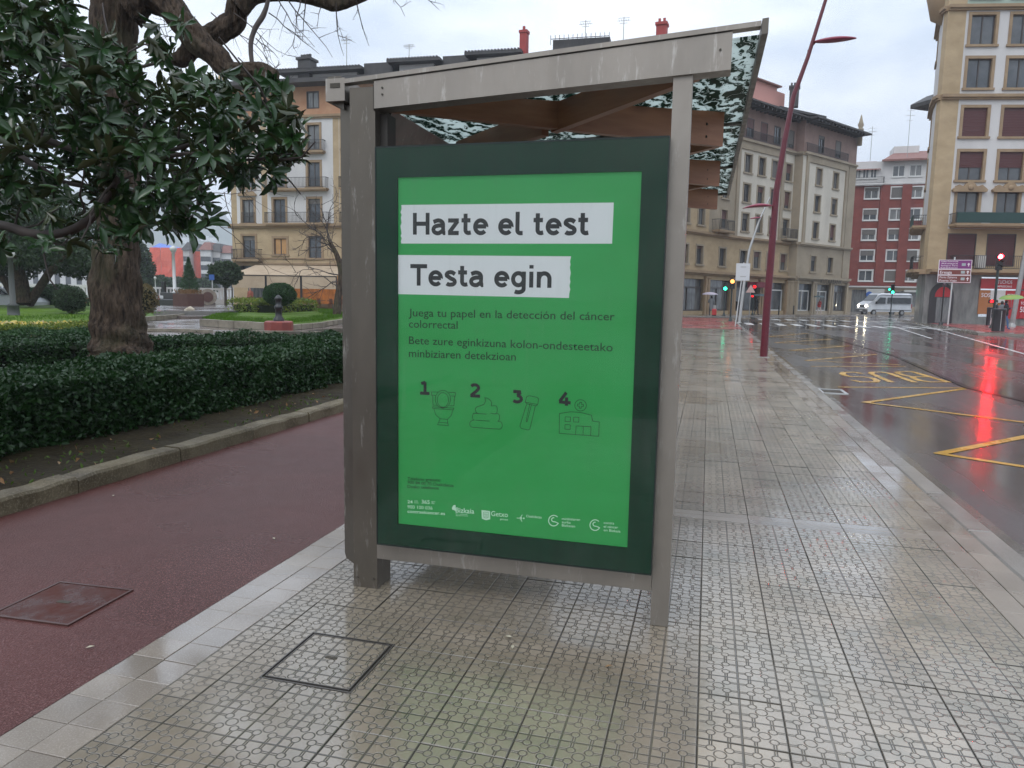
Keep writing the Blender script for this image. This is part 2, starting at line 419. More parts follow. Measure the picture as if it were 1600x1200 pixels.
for (x0, x1, y0, y1) in rest:
    dz = rnd.uniform(-.0012, .0012); t1, t2 = rnd.gauss(0, .0028), rnd.gauss(0, .0028); W_, L_ = x1 - x0, y1 - y0; e = .002
    b.add([(x0 + e, y0 + e, dz), (x1 - e, y0 + e, dz + t1 * W_), (x1 - e, y1 - e, dz + t1 * W_ + t2 * L_), (x0 + e, y1 - e, dz + t2 * L_)], [(0, 1, 2, 3)])
b.build('paving', ROS, pavement, kind='stuff')
# smooth border tiles (15.5 cm squares) left, narrow slabs right, plain gully strip
bl_me = MB().cham(.0015, .1535, .0015, .1535, -.03, 0, .002).mesh('border_tile', M_border)
sl_me = MB().cham(.0015, .138, .0015, .2985, -.03, 0, .002).mesh('border_slab', M_border)
gs_me = MB().cham(.0015, .2985, .0015, .0985, -.03, 0, .002).mesh('gully_slab', M_border)
far = MB()
for c, x in enumerate((-2.23, -2.075)):
    for j in range(0, 240):
        y = 1.12 + .155 * j
        if y < 14: place(bl_me, 'border_tile', pavement, (x, y, rnd.uniform(-.001, .001)), rot=(rnd.gauss(0, .004), rnd.gauss(0, .004), 0))
        elif y < 38.4: sheet([(x + .002, y + .002), (x + .153, y + .002), (x + .153, y + .153), (x + .002, y + .153)], 0, mb=far)
for c, x in enumerate((1.452, 1.594)):
    for j in range(0, 125):
        y = 1.24 + .3 * j
        if y < 16: place(sl_me, 'border_slab', pavement, (x, y, rnd.uniform(-.001, .001)), rot=(rnd.gauss(0, .005), rnd.gauss(0, .005), 0))
        elif y < 38.4: sheet([(x + .002, y + .002), (x + .138, y + .002), (x + .138, y + .298), (x + .002, y + .298)], 0, mb=far)
far.build('border_paving', M_border, pavement, kind='stuff')
for x in [TX0 + .3 * k for k in range(-7, 5)]:
    for y in (5.04, 5.14):
        x0 = max(x, XL); x1 = min(x + .3, XR)
        me = gs_me if x1 - x0 > .299 else MB().cham(.0015, x1 - x0 - .0015, .0015, .0985, -.03, 0, .002).mesh('gully_slab', M_border)
        place(me, 'gully_slab', pavement, (x0, y, -.001), rot=(rnd.gauss(0, .003), 0, 0))
# red tactile paving before the crossing
b = MB()
for i in range(17):
    for j in range(54):
        x = -2.22 + i * .232; y = 38.62 + j * .4
        b.add([(x + .004, y + .006, .0), (x + .228, y + .006, 0), (x + .228, y + .394, 0), (x + .004, y + .394, 0)], [(0, 1, 2, 3)], 1 if j in (9, 10, 33, 34, 44) else 0)
b.build('red_paving', [M_redpave, M_border], pavement, kind='stuff')
# granite kerb along the road
ks = MB().cham(0, .155, .003, .997, -.26, 0, .012).mesh('kerb_stone', M_granite)
kerb = MB().box(1.75, 1.88, -6, 63, -.29, -.03); kerb = struct('kerb', kerb, M_gap)
for j in range(-5, 62): place(ks, 'kerb_stone', kerb, (1.742, j + .35, rnd.uniform(-.002, .002)), rot=(rnd.gauss(0, .002), 0, rnd.gauss(0, .001)))
# gutter strip
b = MB()
for j in range(-5, 62): b.add([(1.90, j + .352, ZR + .004), (2.10, j + .352, ZR + .004), (2.10, j + 1.348, ZR + .004), (1.90, j + 1.348, ZR + .004)], [(0, 1, 2, 3)])
o = b.build('gutter', wet_ground('wet_gutter', (.06, .053, .045), (.10, .09, .075), .1, .35, 150, (.2, .19, .17), .0015, 90, .7, coat=.6)); tag(o, kind='structure')

# ---- cycle lane, old kerb, planting bed
b = MB(); sheet([(-4.42, -6), (-2.232, -6), (-2.232, 75), (-4.42, 75)], -.002, mb=b); b.box(-4.42, -2.233, -6, 75, -.29, -.02); struct('cycle_lane', b, M_lane)
okerb = MB().box(-4.58, -4.44, -6, 60, -.2, .05); okerb = struct('garden_kerb', okerb, M_gap)
y = -3.0; k = 0
while y < 46:
    L = rnd.uniform(.85, 1.15); mb = MB(); n = 6
    # slightly wavy worn stone
    pts = []
    for i in range(n + 1):
        t = i / n; w1 = rnd.uniform(-.008, .008); zt = .115 + rnd.uniform(-.008, .008)
        pts.append([(-.105 + w1 * .5, .004 + t * (L - .008), -.15), (-.10 + w1, .004 + t * (L - .008), zt - .02), (-.085 + w1, .004 + t * (L - .008), zt), (.07, .004 + t * (L - .008), zt + .004), (.09, .004 + t * (L - .008), zt - .015), (.09, .004 + t * (L - .008), -.15)])
    v = [(-q[0], q[1], q[2]) for p in pts for q in p]; f = []
    for i in range(n):
        for c in range(5): f.append((i * 6 + c, (i + 1) * 6 + c, (i + 1) * 6 + c + 1, i * 6 + c + 1))
    f += [tuple(range(6)), tuple(range(n * 6, n * 6 + 6))[::-1]]
    mb.add(v, f); mb.build('kerb_stone', M_oldkerb, okerb, (-4.515, y, 0)); y += L
# planting bed: uneven soil
xs = np.linspace(-14, -4.6, 60); ys = np.linspace(-4, 32, 150)
XX, YY = np.meshgrid(xs, ys, indexing='ij')
ZZ = .05 + .02 * np.sin(XX * 2.1 + YY * .7) * np.cos(YY * 1.3) + .02 * nrs.rand(*XX.shape) + np.clip((-4.9 - XX) * .05, -.02, .04)
V = np.stack([XX, YY, ZZ], -1).reshape(-1, 3); ny = len(ys)
F = np.array([(i * ny + j, (i + 1) * ny + j, (i + 1) * ny + j + 1, i * ny + j + 1) for i in range(59) for j in range(ny - 1)])
o = place(np_mesh('soil', V, F, [M_soil], True), 'soil'); tag(o, kind='structure')
# weeds and tufts scattered over the soil strip
def leafmat(name, a, bcol, rough=.35, trans=.25, scale=3, back=None, spec=.3):
    m = bpy.data.materials.new(name); m.use_nodes = True; nt = m.node_tree; p = nt.nodes['Principled BSDF']; o = nt.nodes['Material Output']
    g = N(nt, 'ShaderNodeNewGeometry')
    f = mapr(nt, noise(nt, g.outputs['Position'], scale, 3), .35, .65)
    base = mixc(nt, f, a, bcol)
    base = mixc(nt, mapr(nt, g.outputs['Random Per Island'], 0, 1, 0, .65), base, tuple(min(1, x * 1.8) for x in a))
    if back: base = mixc(nt, math_node(nt, 'MULTIPLY', g.outputs['Backfacing'], .7), base, back)
    nt.links.new(base, p.inputs['Base Color']); p.inputs['Roughness'].default_value = rough; p.inputs['Specular IOR Level'].default_value = spec
    tr = N(nt, 'ShaderNodeBsdfTranslucent'); nt.links.new(base, tr.inputs[0]); ms = N(nt, 'ShaderNodeMixShader'); ms.inputs[0].default_value = trans
    nt.links.new(p.outputs[0], ms.inputs[1]); nt.links.new(tr.outputs[0], ms.inputs[2]); nt.links.new(ms.outputs[0], o.inputs[0]); MATS[name] = m; return m
M_hedge = leafmat('hedge_leaf', (.009, .030, .007), (.020, .055, .012), .32, .18, spec=.28)
M_mag = leafmat('magnolia_leaf', (.012, .038, .010), (.034, .072, .018), .24, .12, 2, back=(.035, .032, .012), spec=.5)
M_box = leafmat('clipped_leaf', (.012, .04, .010), (.03, .075, .015), .5, .2)
M_gold = leafmat('golden_leaf', (.05, .09, .01), (.22, .24, .015), .45, .25, 6)
M_dark = leafmat('evergreen_leaf', (.016, .036, .012), (.04, .065, .022), .45, .25, 1)
M_pine = leafmat('soft_leaf', (.02, .06, .02), (.05, .1, .035), .6, .3)
M_weed = leafmat('weed_leaf', (.05, .09, .015), (.09, .12, .03), .5, .3)
M_dead = leafmat('dead_leaf', (.17, .09, .04), (.25, .17, .08), .5, .2)
M_core = mat('shade_core', (.010, .014, .007), 1, spec=.05)  # solid filling behind the leaves, inner shade put into its near-black colour

def cloud(P, size, aspect=.5, up=0.0, jitter=.35, fold=.15):
    """leaf-shaped pieces (6 verts, 4 tris) at points P"""
    n = len(P); d = nrs.normal(size=(n, 3)); d[:, 2] += up; d /= np.linalg.norm(d, axis=1)[:, None]
    a = np.cross(d, nrs.normal(size=(n, 3))); a /= np.linalg.norm(a, axis=1)[:, None]; nn = np.cross(d, a)
    s = size * (1 + jitter * nrs.uniform(-1, 1, n))[:, None]
    base, tip = P - d * s * .5, P + d * s * .5
    l, r = P + a * s * aspect * .5 + nn * s * fold, P - a * s * aspect * .5 + nn * s * fold
    V = np.stack([base, l, tip, r], 1).reshape(-1, 3)
    i = np.arange(n)[:, None] * 4
    F = np.concatenate([i + np.array([[0, 1, 2]]), i + np.array([[0, 2, 3]])], 0)
    return V, F
def clouds(name, P, size, m, parent=None, **k):
    V, F = cloud(P, size, **k); return place(np_mesh(name, V, F, [m]), name, parent, kind='stuff')

# ================================================================== CYCLE LANE COVER, PAVEMENT COVER, DRAIN
M_redcover = mat('red_painted_cover', (.040, .010, .007), .12, c2=(.075, .020, .013), scale=6, r2=.5, bump=.004, bscale=16, spec=.12)
t = thing('lane_cover', 'rusty red square access cover with a puddle in the red cycle lane', 'access cover', (-2.915, 2.68, 0), R(3))
MB().box(-.20, .20, -.19, .19, -.01, .0035).build('plate', M_redcover, t)
fr = MB(); 
for (a, b_, c, d) in ((-.215, .215, -.205, -.193), (-.215, .215, .193, .205), (-.215, -.203, -.193, .193), (.203, .215, -.193, .193)): fr.box(a, b_, c, d, -.01, .006)
fr.build('frame', mat('rust_frame', (.06, .025, .02), .35), t)
MB().box(-.035, .035, -.012, .012, .0035, .005).build('lifting_hole', M_gap, t)
a0, a1 = cover_x; b0, b1 = cover_y
t = thing('tiled_cover', 'square access cover filled with rosette paving in the tiled pavement', 'access cover', ((a0 + a1) / 2, (b0 + b1) / 2, 0))
hw, hh = (a1 - a0) / 2, (b1 - b0) / 2
fr = MB()
for e0, e1, zt, mi in ((0, .006, .002, 0), (.006, .016, -.006, 1), (.016, .021, .003, 0)):
    fr.box(-hw + e0, hw - e0, -hh + e0, -hh + e1, -.012, zt, mi); fr.box(-hw + e0, hw - e0, hh - e1, hh - e0, -.012, zt, mi)
    fr.box(-hw + e0, -hw + e1, -hh + e1, hh - e1, -.012, zt, mi); fr.box(hw - e1, hw - e0, -hh + e1, hh - e1, -.012, zt, mi)
fr.build('frame', [mat('cover_steel', (.12, .11, .10), .35, .6), M_gap], t)
MB().box(-hw + .0212, hw - .0212, -hh + .0212, hh - .0212, -.012, .001).build('plate', ROS, t)
MB().box(-.03, .02, .01, .026, .001, .0035).build('lifting_hole', M_gap, t)
p = G(1300, 612, ZR)
t = thing('gully_grate', 'steel framed gully grate in the gutter beside the kerb', 'drain', (p.x, p.y, ZR), 0)
fr = MB()
for (a, b_, c, d) in ((-.22, .22, -.32, -.27), (-.22, .22, .27, .32), (-.22, -.17, -.27, .27), (.17, .22, -.27, .27)): fr.box(a, b_, c, d, -.01, .012)
fr.build('frame', mat('pale_steel', (.45, .45, .44), .3, .3), t)
MB().box(-.169, .169, -.269, .269, -.01, .005).build('grate', M_tar, t)

# ================================================================== ROAD MARKINGS (painted sheets)
ZM = ZR + .004
def stroke(mb, pts, w, z=ZM, mi=0, dz=.0006):
    for i in range(len(pts) - 1):
        a, b_ = Vector(pts[i]), Vector(pts[i + 1]); d = (b_ - a).normalized(); n = Vector((-d.y, d.x)) * w / 2; e = d * w * .35
        zz = z + dz * (i % 2); q = [a - e - n, b_ + e - n, b_ + e + n, a - e + n]; mb.add([(p.x, p.y, zz) for p in q], [(0, 1, 2, 3)], mi)
def GR(u, v): p = G(u, v, ZR); return (p.x, p.y)
zz = MB()
stroke(zz, [GR(1700, 745), GR(1468, 709), GR(1610, 681)], .11)
stroke(zz, [GR(1312, 605), GR(1504, 606.5)], .10)
stroke(zz, [GR(1506, 608), GR(1352, 629), GR(1700, 673)], .11, ZM + .0015)
stroke(zz, [GR(1269, 572.5), GR(1412, 573)], .11)
stroke(zz, [GR(1404, 570), GR(1259, 563.5), GR(1368, 554)], .11)
stroke(zz, [GR(1364, 554.5), GR(1236, 547.5), GR(1327, 540.5)], .12, ZM + .0012)
stroke(zz, [GR(1322, 541), GR(1212, 535.5), GR(1300, 530)], .12, ZM + .0004)
stroke(zz, [GR(1295, 531), GR(1202, 526), GR(1262, 521)], .12, ZM + .0016)
o = zz.build('bus_bay_marking', M_yellow); tag(o, kind='structure')
# BUS as it reads from oncoming traffic: turned half round here
c00, c10, c01, c11 = [Vector(GR(*q)) for q in ((1310, 582), (1428, 581), (1335, 597), (1484, 597))]   # top-left, top-right, bottom-left, bottom-right on the picture side
def bq(s, t): a = c00.lerp(c10, s); b_ = c01.lerp(c11, s); return a.lerp(b_, t)
def letters(mb, segs, s0, s1):
    for i, pts in enumerate(segs):
        P_ = [bq(1 - (s0 + (s1 - s0) * x), y) for x, y in pts]; stroke(mb, P_, .13, ZM + .0002 * i)
bu = MB()
letters(bu, [[(0, 0), (0, 1)], [(0, 1), (.75, 1), (1, .88), (1, .66), (.8, .52), (0, .52)], [(.8, .52), (1, .38), (1, .12), (.75, 0), (0, 0)]], .02, .27)
letters(bu, [[(0, 1), (0, .15), (.25, 0), (.75, 0), (1, .15), (1, 1)]], .38, .62)
letters(bu, [[(1, .85), (.8, 1), (.2, 1), (0, .85), (0, .62), (.2, .52), (.8, .48), (1, .36), (1, .15), (.8, 0), (.2, 0), (0, .15)]], .73, .98)
o = bu.build('bus_lettering', M_yellow); tag(o, kind='structure')
wh = MB()
for k in range(15):                              # near crossing
    x = 2.4 + k * 1.0; sheet([(x, 49.2 + k * .06), (x + .5, 49.2 + k * .06), (x + .5, 53.4 + k * .06), (x, 53.4 + k * .06)], ZM, mb=wh)
for k in range(16): x = 4 + k * 1.1; sheet([(x, 62 + k * .22), (x + .6, 62 + k * .22), (x + .6, 66 + k * .22), (x, 66 + k * .22)], ZM, mb=wh)
stroke(wh, [GR(1372, 494), GR(1440, 508), GR(1600, 553), GR(1680, 577)], .14, ZM)
stroke(wh, [GR(1200, 503.4), GR(1400, 507.5), GR(1520, 519)], .35, ZM + .001)
stroke(wh, [GR(1180, 496), GR(1420, 498)], .6, ZM + .002)
stroke(wh, [GR(1395, 510), GR(1455, 529)], .14, ZM + .003)
o = wh.build('crossing_marking', M_white); tag(o, kind='structure')
ta = MB(); stroke(ta, [GR(1246, 513), GR(1400, 557), GR(1512, 606), GR(1640, 636)], .12, ZM + .005)
o = ta.build('tar_seam', M_tar); tag(o, kind='structure')

# ================================================================== BUS SHELTER
M_wood = mat('stained_timber', (.24, .095, .045), .42, c2=(.36, .16, .08), scale=2.2, stretch=(1, 1, 8), bump=.0006, bscale=30)
M_green = mat('dark_green_frame', (.004, .044, .020), .5, c2=(.006, .056, .028), scale=5, r2=.6, stretch=(6, 6, .4), spec=.1)
def leaf_glass():
    m = bpy.data.materials.new('leaf_printed_glass'); m.use_nodes = True; nt = m.node_tree; p = nt.nodes['Principled BSDF']; o = nt.nodes['Material Output']
    g = N(nt, 'ShaderNodeNewGeometry'); pos = g.outputs['Position']
    mp = N(nt, 'ShaderNodeMapping'); mp.inputs['Scale'].default_value = (5.4, 3.0, 0); mp.inputs['Rotation'].default_value = (0, 0, .5); nt.links.new(pos, mp.inputs[0])
    wn = N(nt, 'ShaderNodeTexNoise'); wn.inputs['Scale'].default_value = 2.1; wn.inputs['Detail'].default_value = 3; nt.links.new(mp.outputs[0], wn.inputs[0])
    ad = N(nt, 'ShaderNodeVectorMath', operation='MULTIPLY_ADD'); nt.links.new(wn.outputs[1], ad.inputs[0]); ad.inputs[1].default_value = (1.5, 1.5, 0); nt.links.new(mp.outputs[0], ad.inputs[2])
    wv = N(nt, 'ShaderNodeTexWave'); wv.inputs['Scale'].default_value = .62; wv.inputs['Distortion'].default_value = 7; wv.inputs['Detail'].default_value = 2.2; wv.inputs['Detail Scale'].default_value = 1.7
    nt.links.new(ad.outputs[0], wv.inputs[0])
    vo = N(nt, 'ShaderNodeTexVoronoi', feature='DISTANCE_TO_EDGE'); vo.inputs['Scale'].default_value = 2.4; nt.links.new(ad.outputs[0], vo.inputs[0])
    f1 = mapr(nt, wv.outputs['Fac'], .30, .33)
    f2 = mapr(nt, vo.outputs['Distance'], .016, .026)
    f = math_node(nt, 'MAXIMUM', math_node(nt, 'SUBTRACT', 1, f2), math_node(nt, 'SUBTRACT', 1, f1))
    f = math_node(nt, 'MULTIPLY', f, mapr(nt, noise(nt, ad.outputs[0], 5, 2), .3, .36))
    c = mixc(nt, f, (.030, .062, .046), (.70, .76, .74))
    nt.links.new(c, p.inputs['Base Color']); p.inputs['Roughness'].default_value = .25
    tr = N(nt, 'ShaderNodeBsdfTranslucent'); nt.links.new(c, tr.inputs[0]); ms = N(nt, 'ShaderNodeMixShader'); ms.inputs[0].default_value = .72
    nt.links.new(p.outputs[0], ms.inputs[1]); nt.links.new(tr.outputs[0], ms.inputs[2]); nt.links.new(ms.outputs[0], o.inputs[0]); return m
M_leafglass = leaf_glass()
def clear_glass(name, tint=(.9, .95, .93), r=.01, ior=1.45, dirt=0):
    m = bpy.data.materials.new(name); m.use_nodes = True; nt = m.node_tree; nt.nodes.remove(nt.nodes['Principled BSDF']); o = nt.nodes['Material Output']
    t = N(nt, 'ShaderNodeBsdfTransparent'); t.inputs[0].default_value = col(tint); gl = N(nt, 'ShaderNodeBsdfGlossy'); gl.inputs['Roughness'].default_value = r
    fr = N(nt, 'ShaderNodeFresnel'); fr.inputs[0].default_value = ior; ms = N(nt, 'ShaderNodeMixShader')
    nt.links.new(fr.outputs[0], ms.inputs[0]); nt.links.new(t.outputs[0], ms.inputs[1]); nt.links.new(gl.outputs[0], ms.inputs[2])
    if dirt:     # dried rain runs and dust on the pane
        g = N(nt, 'ShaderNodeNewGeometry'); pos = g.outputs['Position']; df = N(nt, 'ShaderNodeBsdfDiffuse'); df.inputs[0].default_value = (.55, .55, .52, 1)
        a = mapr(nt, noise(nt, pos, 5, 5, .7, (9, 1, .35)), .52, .78, 0, 1); c = mapr(nt, noise(nt, pos, 2.2, 4, .6), .42, .75, .1, 1)
        f = math_node(nt, 'MULTIPLY', math_node(nt, 'ADD', math_node(nt, 'MULTIPLY', a, .8), .25), math_node(nt, 'MULTIPLY', c, dirt)); m2 = N(nt, 'ShaderNodeMixShader')
        nt.links.new(f, m2.inputs[0]); nt.links.new(ms.outputs[0], m2.inputs[1]); nt.links.new(df.outputs[0], m2.inputs[2]); ms = m2
    nt.links.new(ms.outputs[0], o.inputs[0]); return m
M_clear = clear_glass('clear_glass')
SH = thing('bus_shelter', 'steel bus shelter with leaf printed sloping glass roof over timber rafters on the tiled pavement', 'bus shelter', (0, 0, 0))
YF = 3.275
def ztop(x): return 2.484 + .0660 * (x + 1.543)       # top line of the end beam
def zbot(x): return 2.36 + .0504 * (x + 1.543)
# rear end post, wide
MB().box(-1.694, -1.563, YF, YF + .16, 0, 2.462).build('post', M_steelP, SH)
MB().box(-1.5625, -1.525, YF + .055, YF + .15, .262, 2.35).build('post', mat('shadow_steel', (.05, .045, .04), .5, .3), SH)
MB().box(-.191, -.111, YF + .002, YF + .09, 0, zbot(-.15) + .004).build('post', M_steel, SH)
# folded edge profile of the rear wall
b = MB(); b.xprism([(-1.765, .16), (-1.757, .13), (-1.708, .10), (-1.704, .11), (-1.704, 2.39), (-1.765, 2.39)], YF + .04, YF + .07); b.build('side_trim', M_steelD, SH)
MB().box(-1.7035, -1.6945, YF + .03, YF + .07, .12, 2.46).build('rubber_seal', mat('black_rubber', (.012, .012, .013), .4), SH)
MB().box(-1.5675, -1.5625, YF - .0125, YF - .001, 2.352, 2.468).build('seam', M_gap, SH)
for (xx, zz_) in ((-.005, 2.52), (-1.52, 2.42), (-1.52, 2.45)): MB().tube([(xx, YF - .0125, zz_), (xx, YF - .0155, zz_)], .005, 8).build('screw', M_gap, SH)
for xx in (-1.675, -1.585): MB().tube([(xx, YF - .001, .05), (xx, YF - .006, .05)], .008, 8).build('screw', M_steelD, SH)
# end beam (box section seen with its soffit)
xa, xb = -1.5625, .041
b = MB(); b.hexa([(xa, YF - .012, zbot(xa)), (xb, YF - .012, zbot(xb)), (xb, YF + .085, zbot(xb)), (xa, YF + .085, zbot(xa)), (xa, YF - .012, ztop(xa)), (xb, YF - .012, ztop(xb)), (xb, YF + .085, ztop(xb)), (xa, YF + .085, ztop(xa))])
b.build('end_beam', M_steel, SH)
# roof: fascia rail, glass panels, front trim
YE = 8.04
def zr(x): return 2.492 + .0655 * (x + 1.543)
b = MB(); x0, x1 = -1.712, .150
b.hexa([(x0, YF - .02, zr(x0) - .002), (x1, YF - .02, zr(x1) - .002), (x1, YF + .03, zr(x1) - .002), (x0, YF + .03, zr(x0) - .002), (x0, YF - .02, zr(x0) + .018), (x1, YF - .02, zr(x1) + .018), (x1, YF + .03, zr(x1) + .018), (x0, YF + .03, zr(x0) + .018)]); b.build('roof_edge', M_steel, SH)
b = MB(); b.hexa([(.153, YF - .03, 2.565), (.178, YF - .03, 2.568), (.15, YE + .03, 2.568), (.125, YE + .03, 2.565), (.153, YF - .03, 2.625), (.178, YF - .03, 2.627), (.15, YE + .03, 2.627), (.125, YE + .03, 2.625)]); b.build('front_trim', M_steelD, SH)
bays = [(YF + .09, 4.86), (4.88, 6.42), (6.44, YE)]
for (ya, yb) in bays:
    xe0 = .150 - (ya - YF) * .0059; xe1 = .150 - (yb - YF) * .0059; X0 = -1.68
    b = MB(); b.hexa([(X0, ya, zr(X0) - .012), (xe0, ya, zr(xe0) - .012), (xe1, yb, zr(xe1) - .012), (X0, yb, zr(X0) - .012), (X0, ya, zr(X0)), (xe0, ya, zr(xe0)), (xe1, yb, zr(xe1)), (X0, yb, zr(X0))])
    b.build('roof_panel', M_leafglass, SH)
for yc in (4.87, 6.43, YE + .01):
    b = MB(); b.hexa([(-1.68, yc - .0095, zr(-1.68) - .03), (.14, yc - .0095, zr(.14) - .03), (.14, yc + .0095, zr(.14) - .03), (-1.68, yc + .0095, zr(-1.68) - .03), (-1.68, yc - .0095, zr(-1.68) + .006), (.14, yc - .0095, zr(.14) + .006), (.14, yc + .0095, zr(.14) + .006), (-1.68, yc + .0095, zr(-1.68) + .006)])
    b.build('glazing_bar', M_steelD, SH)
# timber rafters: a cross in every bay plus a straight one at its end
def rafter(xA, yA, xB, yB, zA, zB, w=.045, drop=0.0):
    """timber plank: top follows the glass, underside runs from zA to zB"""
    b = MB(); a = Vector((xA, yA)); c = Vector((xB, yB)); d = (c - a).normalized(); n = Vector((-d.y, d.x)) * w / 2
    q = [(a - n, zA), (c - n, zB), (c + n, zB), (a + n, zA)]
    b.hexa([(p.x, p.y, z) for p, z in q] + [(p.x, p.y, zr(p.x) - .016 - drop) for p, z in q]); return b.build('rafter', M_wood, SH)
nodes = [YF + .10, 4.86, 6.42, YE - .06]
for i in range(3):
    ya, yb = nodes[i], nodes[i + 1]; ye = yb - .28
    rafter(-1.60, ya, .02, ye, 2.378, 2.385)
    k = .52; xm, ym = -.10 + (-1.60 + .10) * k, ya + (ye - ya) * k
    rafter(-.10 if i == 0 else .0, ya + .01, xm + .03, ym - .02, 2.44, 2.372, drop=.001)
    rafter(xm - .03, ym + .03, -1.60, ye, 2.370, 2.345, drop=.001)
    bo = MB()
    for zc in (2.43, 2.50): bo.tube([(-.06, ye - .075, zc), (-.064, ye - .092, zc)], .008, 8)
    bo.build('bolts', M_gap, SH)['kind'] = 'stuff'
# rear gutter box, rear glazing and posts
MB().box(-1.812, -1.7125, YF - .015, YE, 2.402, 2.506).build('gutter', M_steel, SH)
MB().box(-1.787, -1.737, YF - .018, YF - .0155, 2.462, 2.483).build('outlet', M_gap, SH)
MB().box(-1.80, -1.73, YF - .016, YF + .02, 2.5065, 2.514).build('gutter_cap', M_steelD, SH)
b = MB(); b.xprism([(-1.80, 2.40), (-1.735, 2.37), (-1.735, 2.40)], YF + .02, YE); b.build('gutter_bracket', M_steelD, SH)
b = MB(); b.hexa([(-1.69, YF + .17, 2.22), (-1.64, YF + .17, 2.20), (-1.64, YE, 2.20), (-1.69, YE, 2.22), (-1.69, YF + .17, 2.46), (-1.55, YF + .17, 2.395), (-1.55, YE, 2.395), (-1.69, YE, 2.46)]); b.build('rear_rail', M_steelD, SH)
for yc in (4.87, 6.43, YE - .05): MB().box(-1.70, -1.62, yc - .04, yc + .04, 0, 2.25).build('post', M_steel, SH)
for (ya, yb) in ((YF + .2, 4.82), (4.92, 6.38), (6.48, 7.94)): MB().box(-1.669, -1.657, ya, yb, .25, 2.2).build('rear_pane', M_clear, SH)
b = MB(); b.box(-1.60, -1.22, 5.0, 7.6, .42, .45); b.build('bench', M_wood, SH)
for yc in (5.2, 7.4): MB().box(-1.61, -1.25, yc - .02, yc + .02, 0, .4195).build('bench_bracket', M_steel, SH)
MB().box(-.50, -.43, YE - .12, YE - .04, 0, 2.38).build('post', M_steel, SH)
# lower rail between the end posts
MB().box(-1.5615, -.1925, YF - .004, YF + .05, .165, .262).build('lower_rail', M_steel, SH)

# --- display case with poster
YC = 3.225
def PP(u, v, y=YC): p = PY(u, v, y); return p.x, p.z
cx0, cz1 = PP(587, 232); cx1, cz0 = PP(1013.5, 896)
cx1 = PP(1045, 217)[0]; cz0 = PP(589, 849)[1]; cz1 = PP(587, 231)[1]
px0, pz1 = PP(619, 276); px1, pz0 = PP(979, 858); px1 = (px1 + PP(1005, 268)[0]) / 2; pz0 = (pz0 + PP(618, 820)[1]) / 2
case = MB().box(cx0, cx1, YC + .022, YC + .15, cz0, cz1).build('display_case', M_green, SH)
f = MB()
f.box(cx0, cx1, YC + .004, YC + .0215, cz0, pz0 + .002); f.box(cx0, cx1, YC + .004, YC + .0215, pz1 - .002, cz1)
f.box(cx0, px0 + .002, YC + .004, YC + .0215, pz0 + .002, pz1 - .002); f.box(px1 - .002, cx1, YC + .004, YC + .0215, pz0 + .002, pz1 - .002)
f.build('frame', M_green, case)
e = MB(); t_ = .006
e.box(cx0 - .004, cx1 + .004, YC, YC + .15, cz1, cz1 + t_); e.box(cx0 - .004, cx1 + .004, YC, YC + .15, cz0 - t_, cz0)
e.box(cx0 - .005, cx0, YC, YC + .15, cz0, cz1); e.box(cx1, cx1 + .005, YC, YC + .15, cz0, cz1)
e.build('edge_profile', mat('black_profile', (.02, .03, .028), .3, .4), case)
MB().box(cx0, cx1, YC - .001, YC + .003, cz0, cz1).build('pane', clear_glass('case_glass', (.97, .98, .97), .02, 1.30, .06), case)

LB = .15    # the case is a lit light box: its print glows evenly through the sheet
M_post = mat('poster_green', (.014, .28, .052), .5, c2=(.028, .33, .085), scale=1.2, stretch=(1, 1, 2.5), bump=.0009, bscale=2.2, emit=(.02, .33, .075), estr=LB * 1.25)
M_pwhite = mat('poster_white', (.72, .74, .77), .5, emit=(.72, .75, .80), estr=LB); M_pdark = mat('poster_black', (.022, .024, .026), .5)
M_pline = mat('poster_dark_green', (.004, .045, .014), .5, emit=(.004, .05, .016), estr=LB); M_plogo = mat('poster_logo', (.55, .78, .62), .5, emit=(.55, .8, .64), estr=LB)
M_pgreen2 = mat('poster_green_print', (.012, .245, .048), .5, emit=(.02, .33, .075), estr=LB)
M_card = mat('white_card', (.6, .6, .6), .5)
YP = YC + .019
po = thing('poster', 'green health poster with white banner headlines in the dark green display case', 'poster', ((px0 + px1) / 2, YP, pz0))
bx, bz = (px0 + px1) / 2, pz0
b = MB(); nseg = 24
b.box(px0 - bx - .006, px1 - bx + .006, 0, .0015, -.006, pz1 - pz0 + .006); b.build('sheet', M_post, po)
def PL(u, v): x, z = PP(u, v, YP); return x - bx, z - bz
_k = [0]
def nexty(): _k[0] += 1; return -.0004 - .00002 * (_k[0] % 30)
def poly_print(pts, m, name, y=-.0006):
    q = [PL(*p) for p in pts]; mb = MB(); mb.add([(x, y, z) for x, z in q], [tuple(range(len(q)))]); return mb.build(name, m, po)
def torn(pts_left, pts_right): return pts_left + pts_right
def Z1(x, y): return 600 + x / 3.7512, 260 + y / 3.75          # first close-up sighting
def Z2(x, y): return 600 + x / 3.8707, 570 + y / 3.8707
jag = [(102, 452), (99, 440), (104, 420), (98, 408), (103, 392), (100, 372), (97, 350), (103, 330), (99, 300), (104, 285), (97, 268), (103, 250), (102, 226)]
poly_print([Z1(*p) for p in jag + [(1347, 212), (1337, 453)]], M_pwhite, 'white_banner')
jag = [(1097, 527), (1090, 560), (1094, 575), (1089, 592), (1095, 625), (1089, 655), (1093, 675), (1087, 700), (1092, 720), (1086, 745), (1084, 771)]
poly_print([Z1(*p) for p in [(72, 748), (71, 519)] + jag], M_pwhite, 'white_banner')
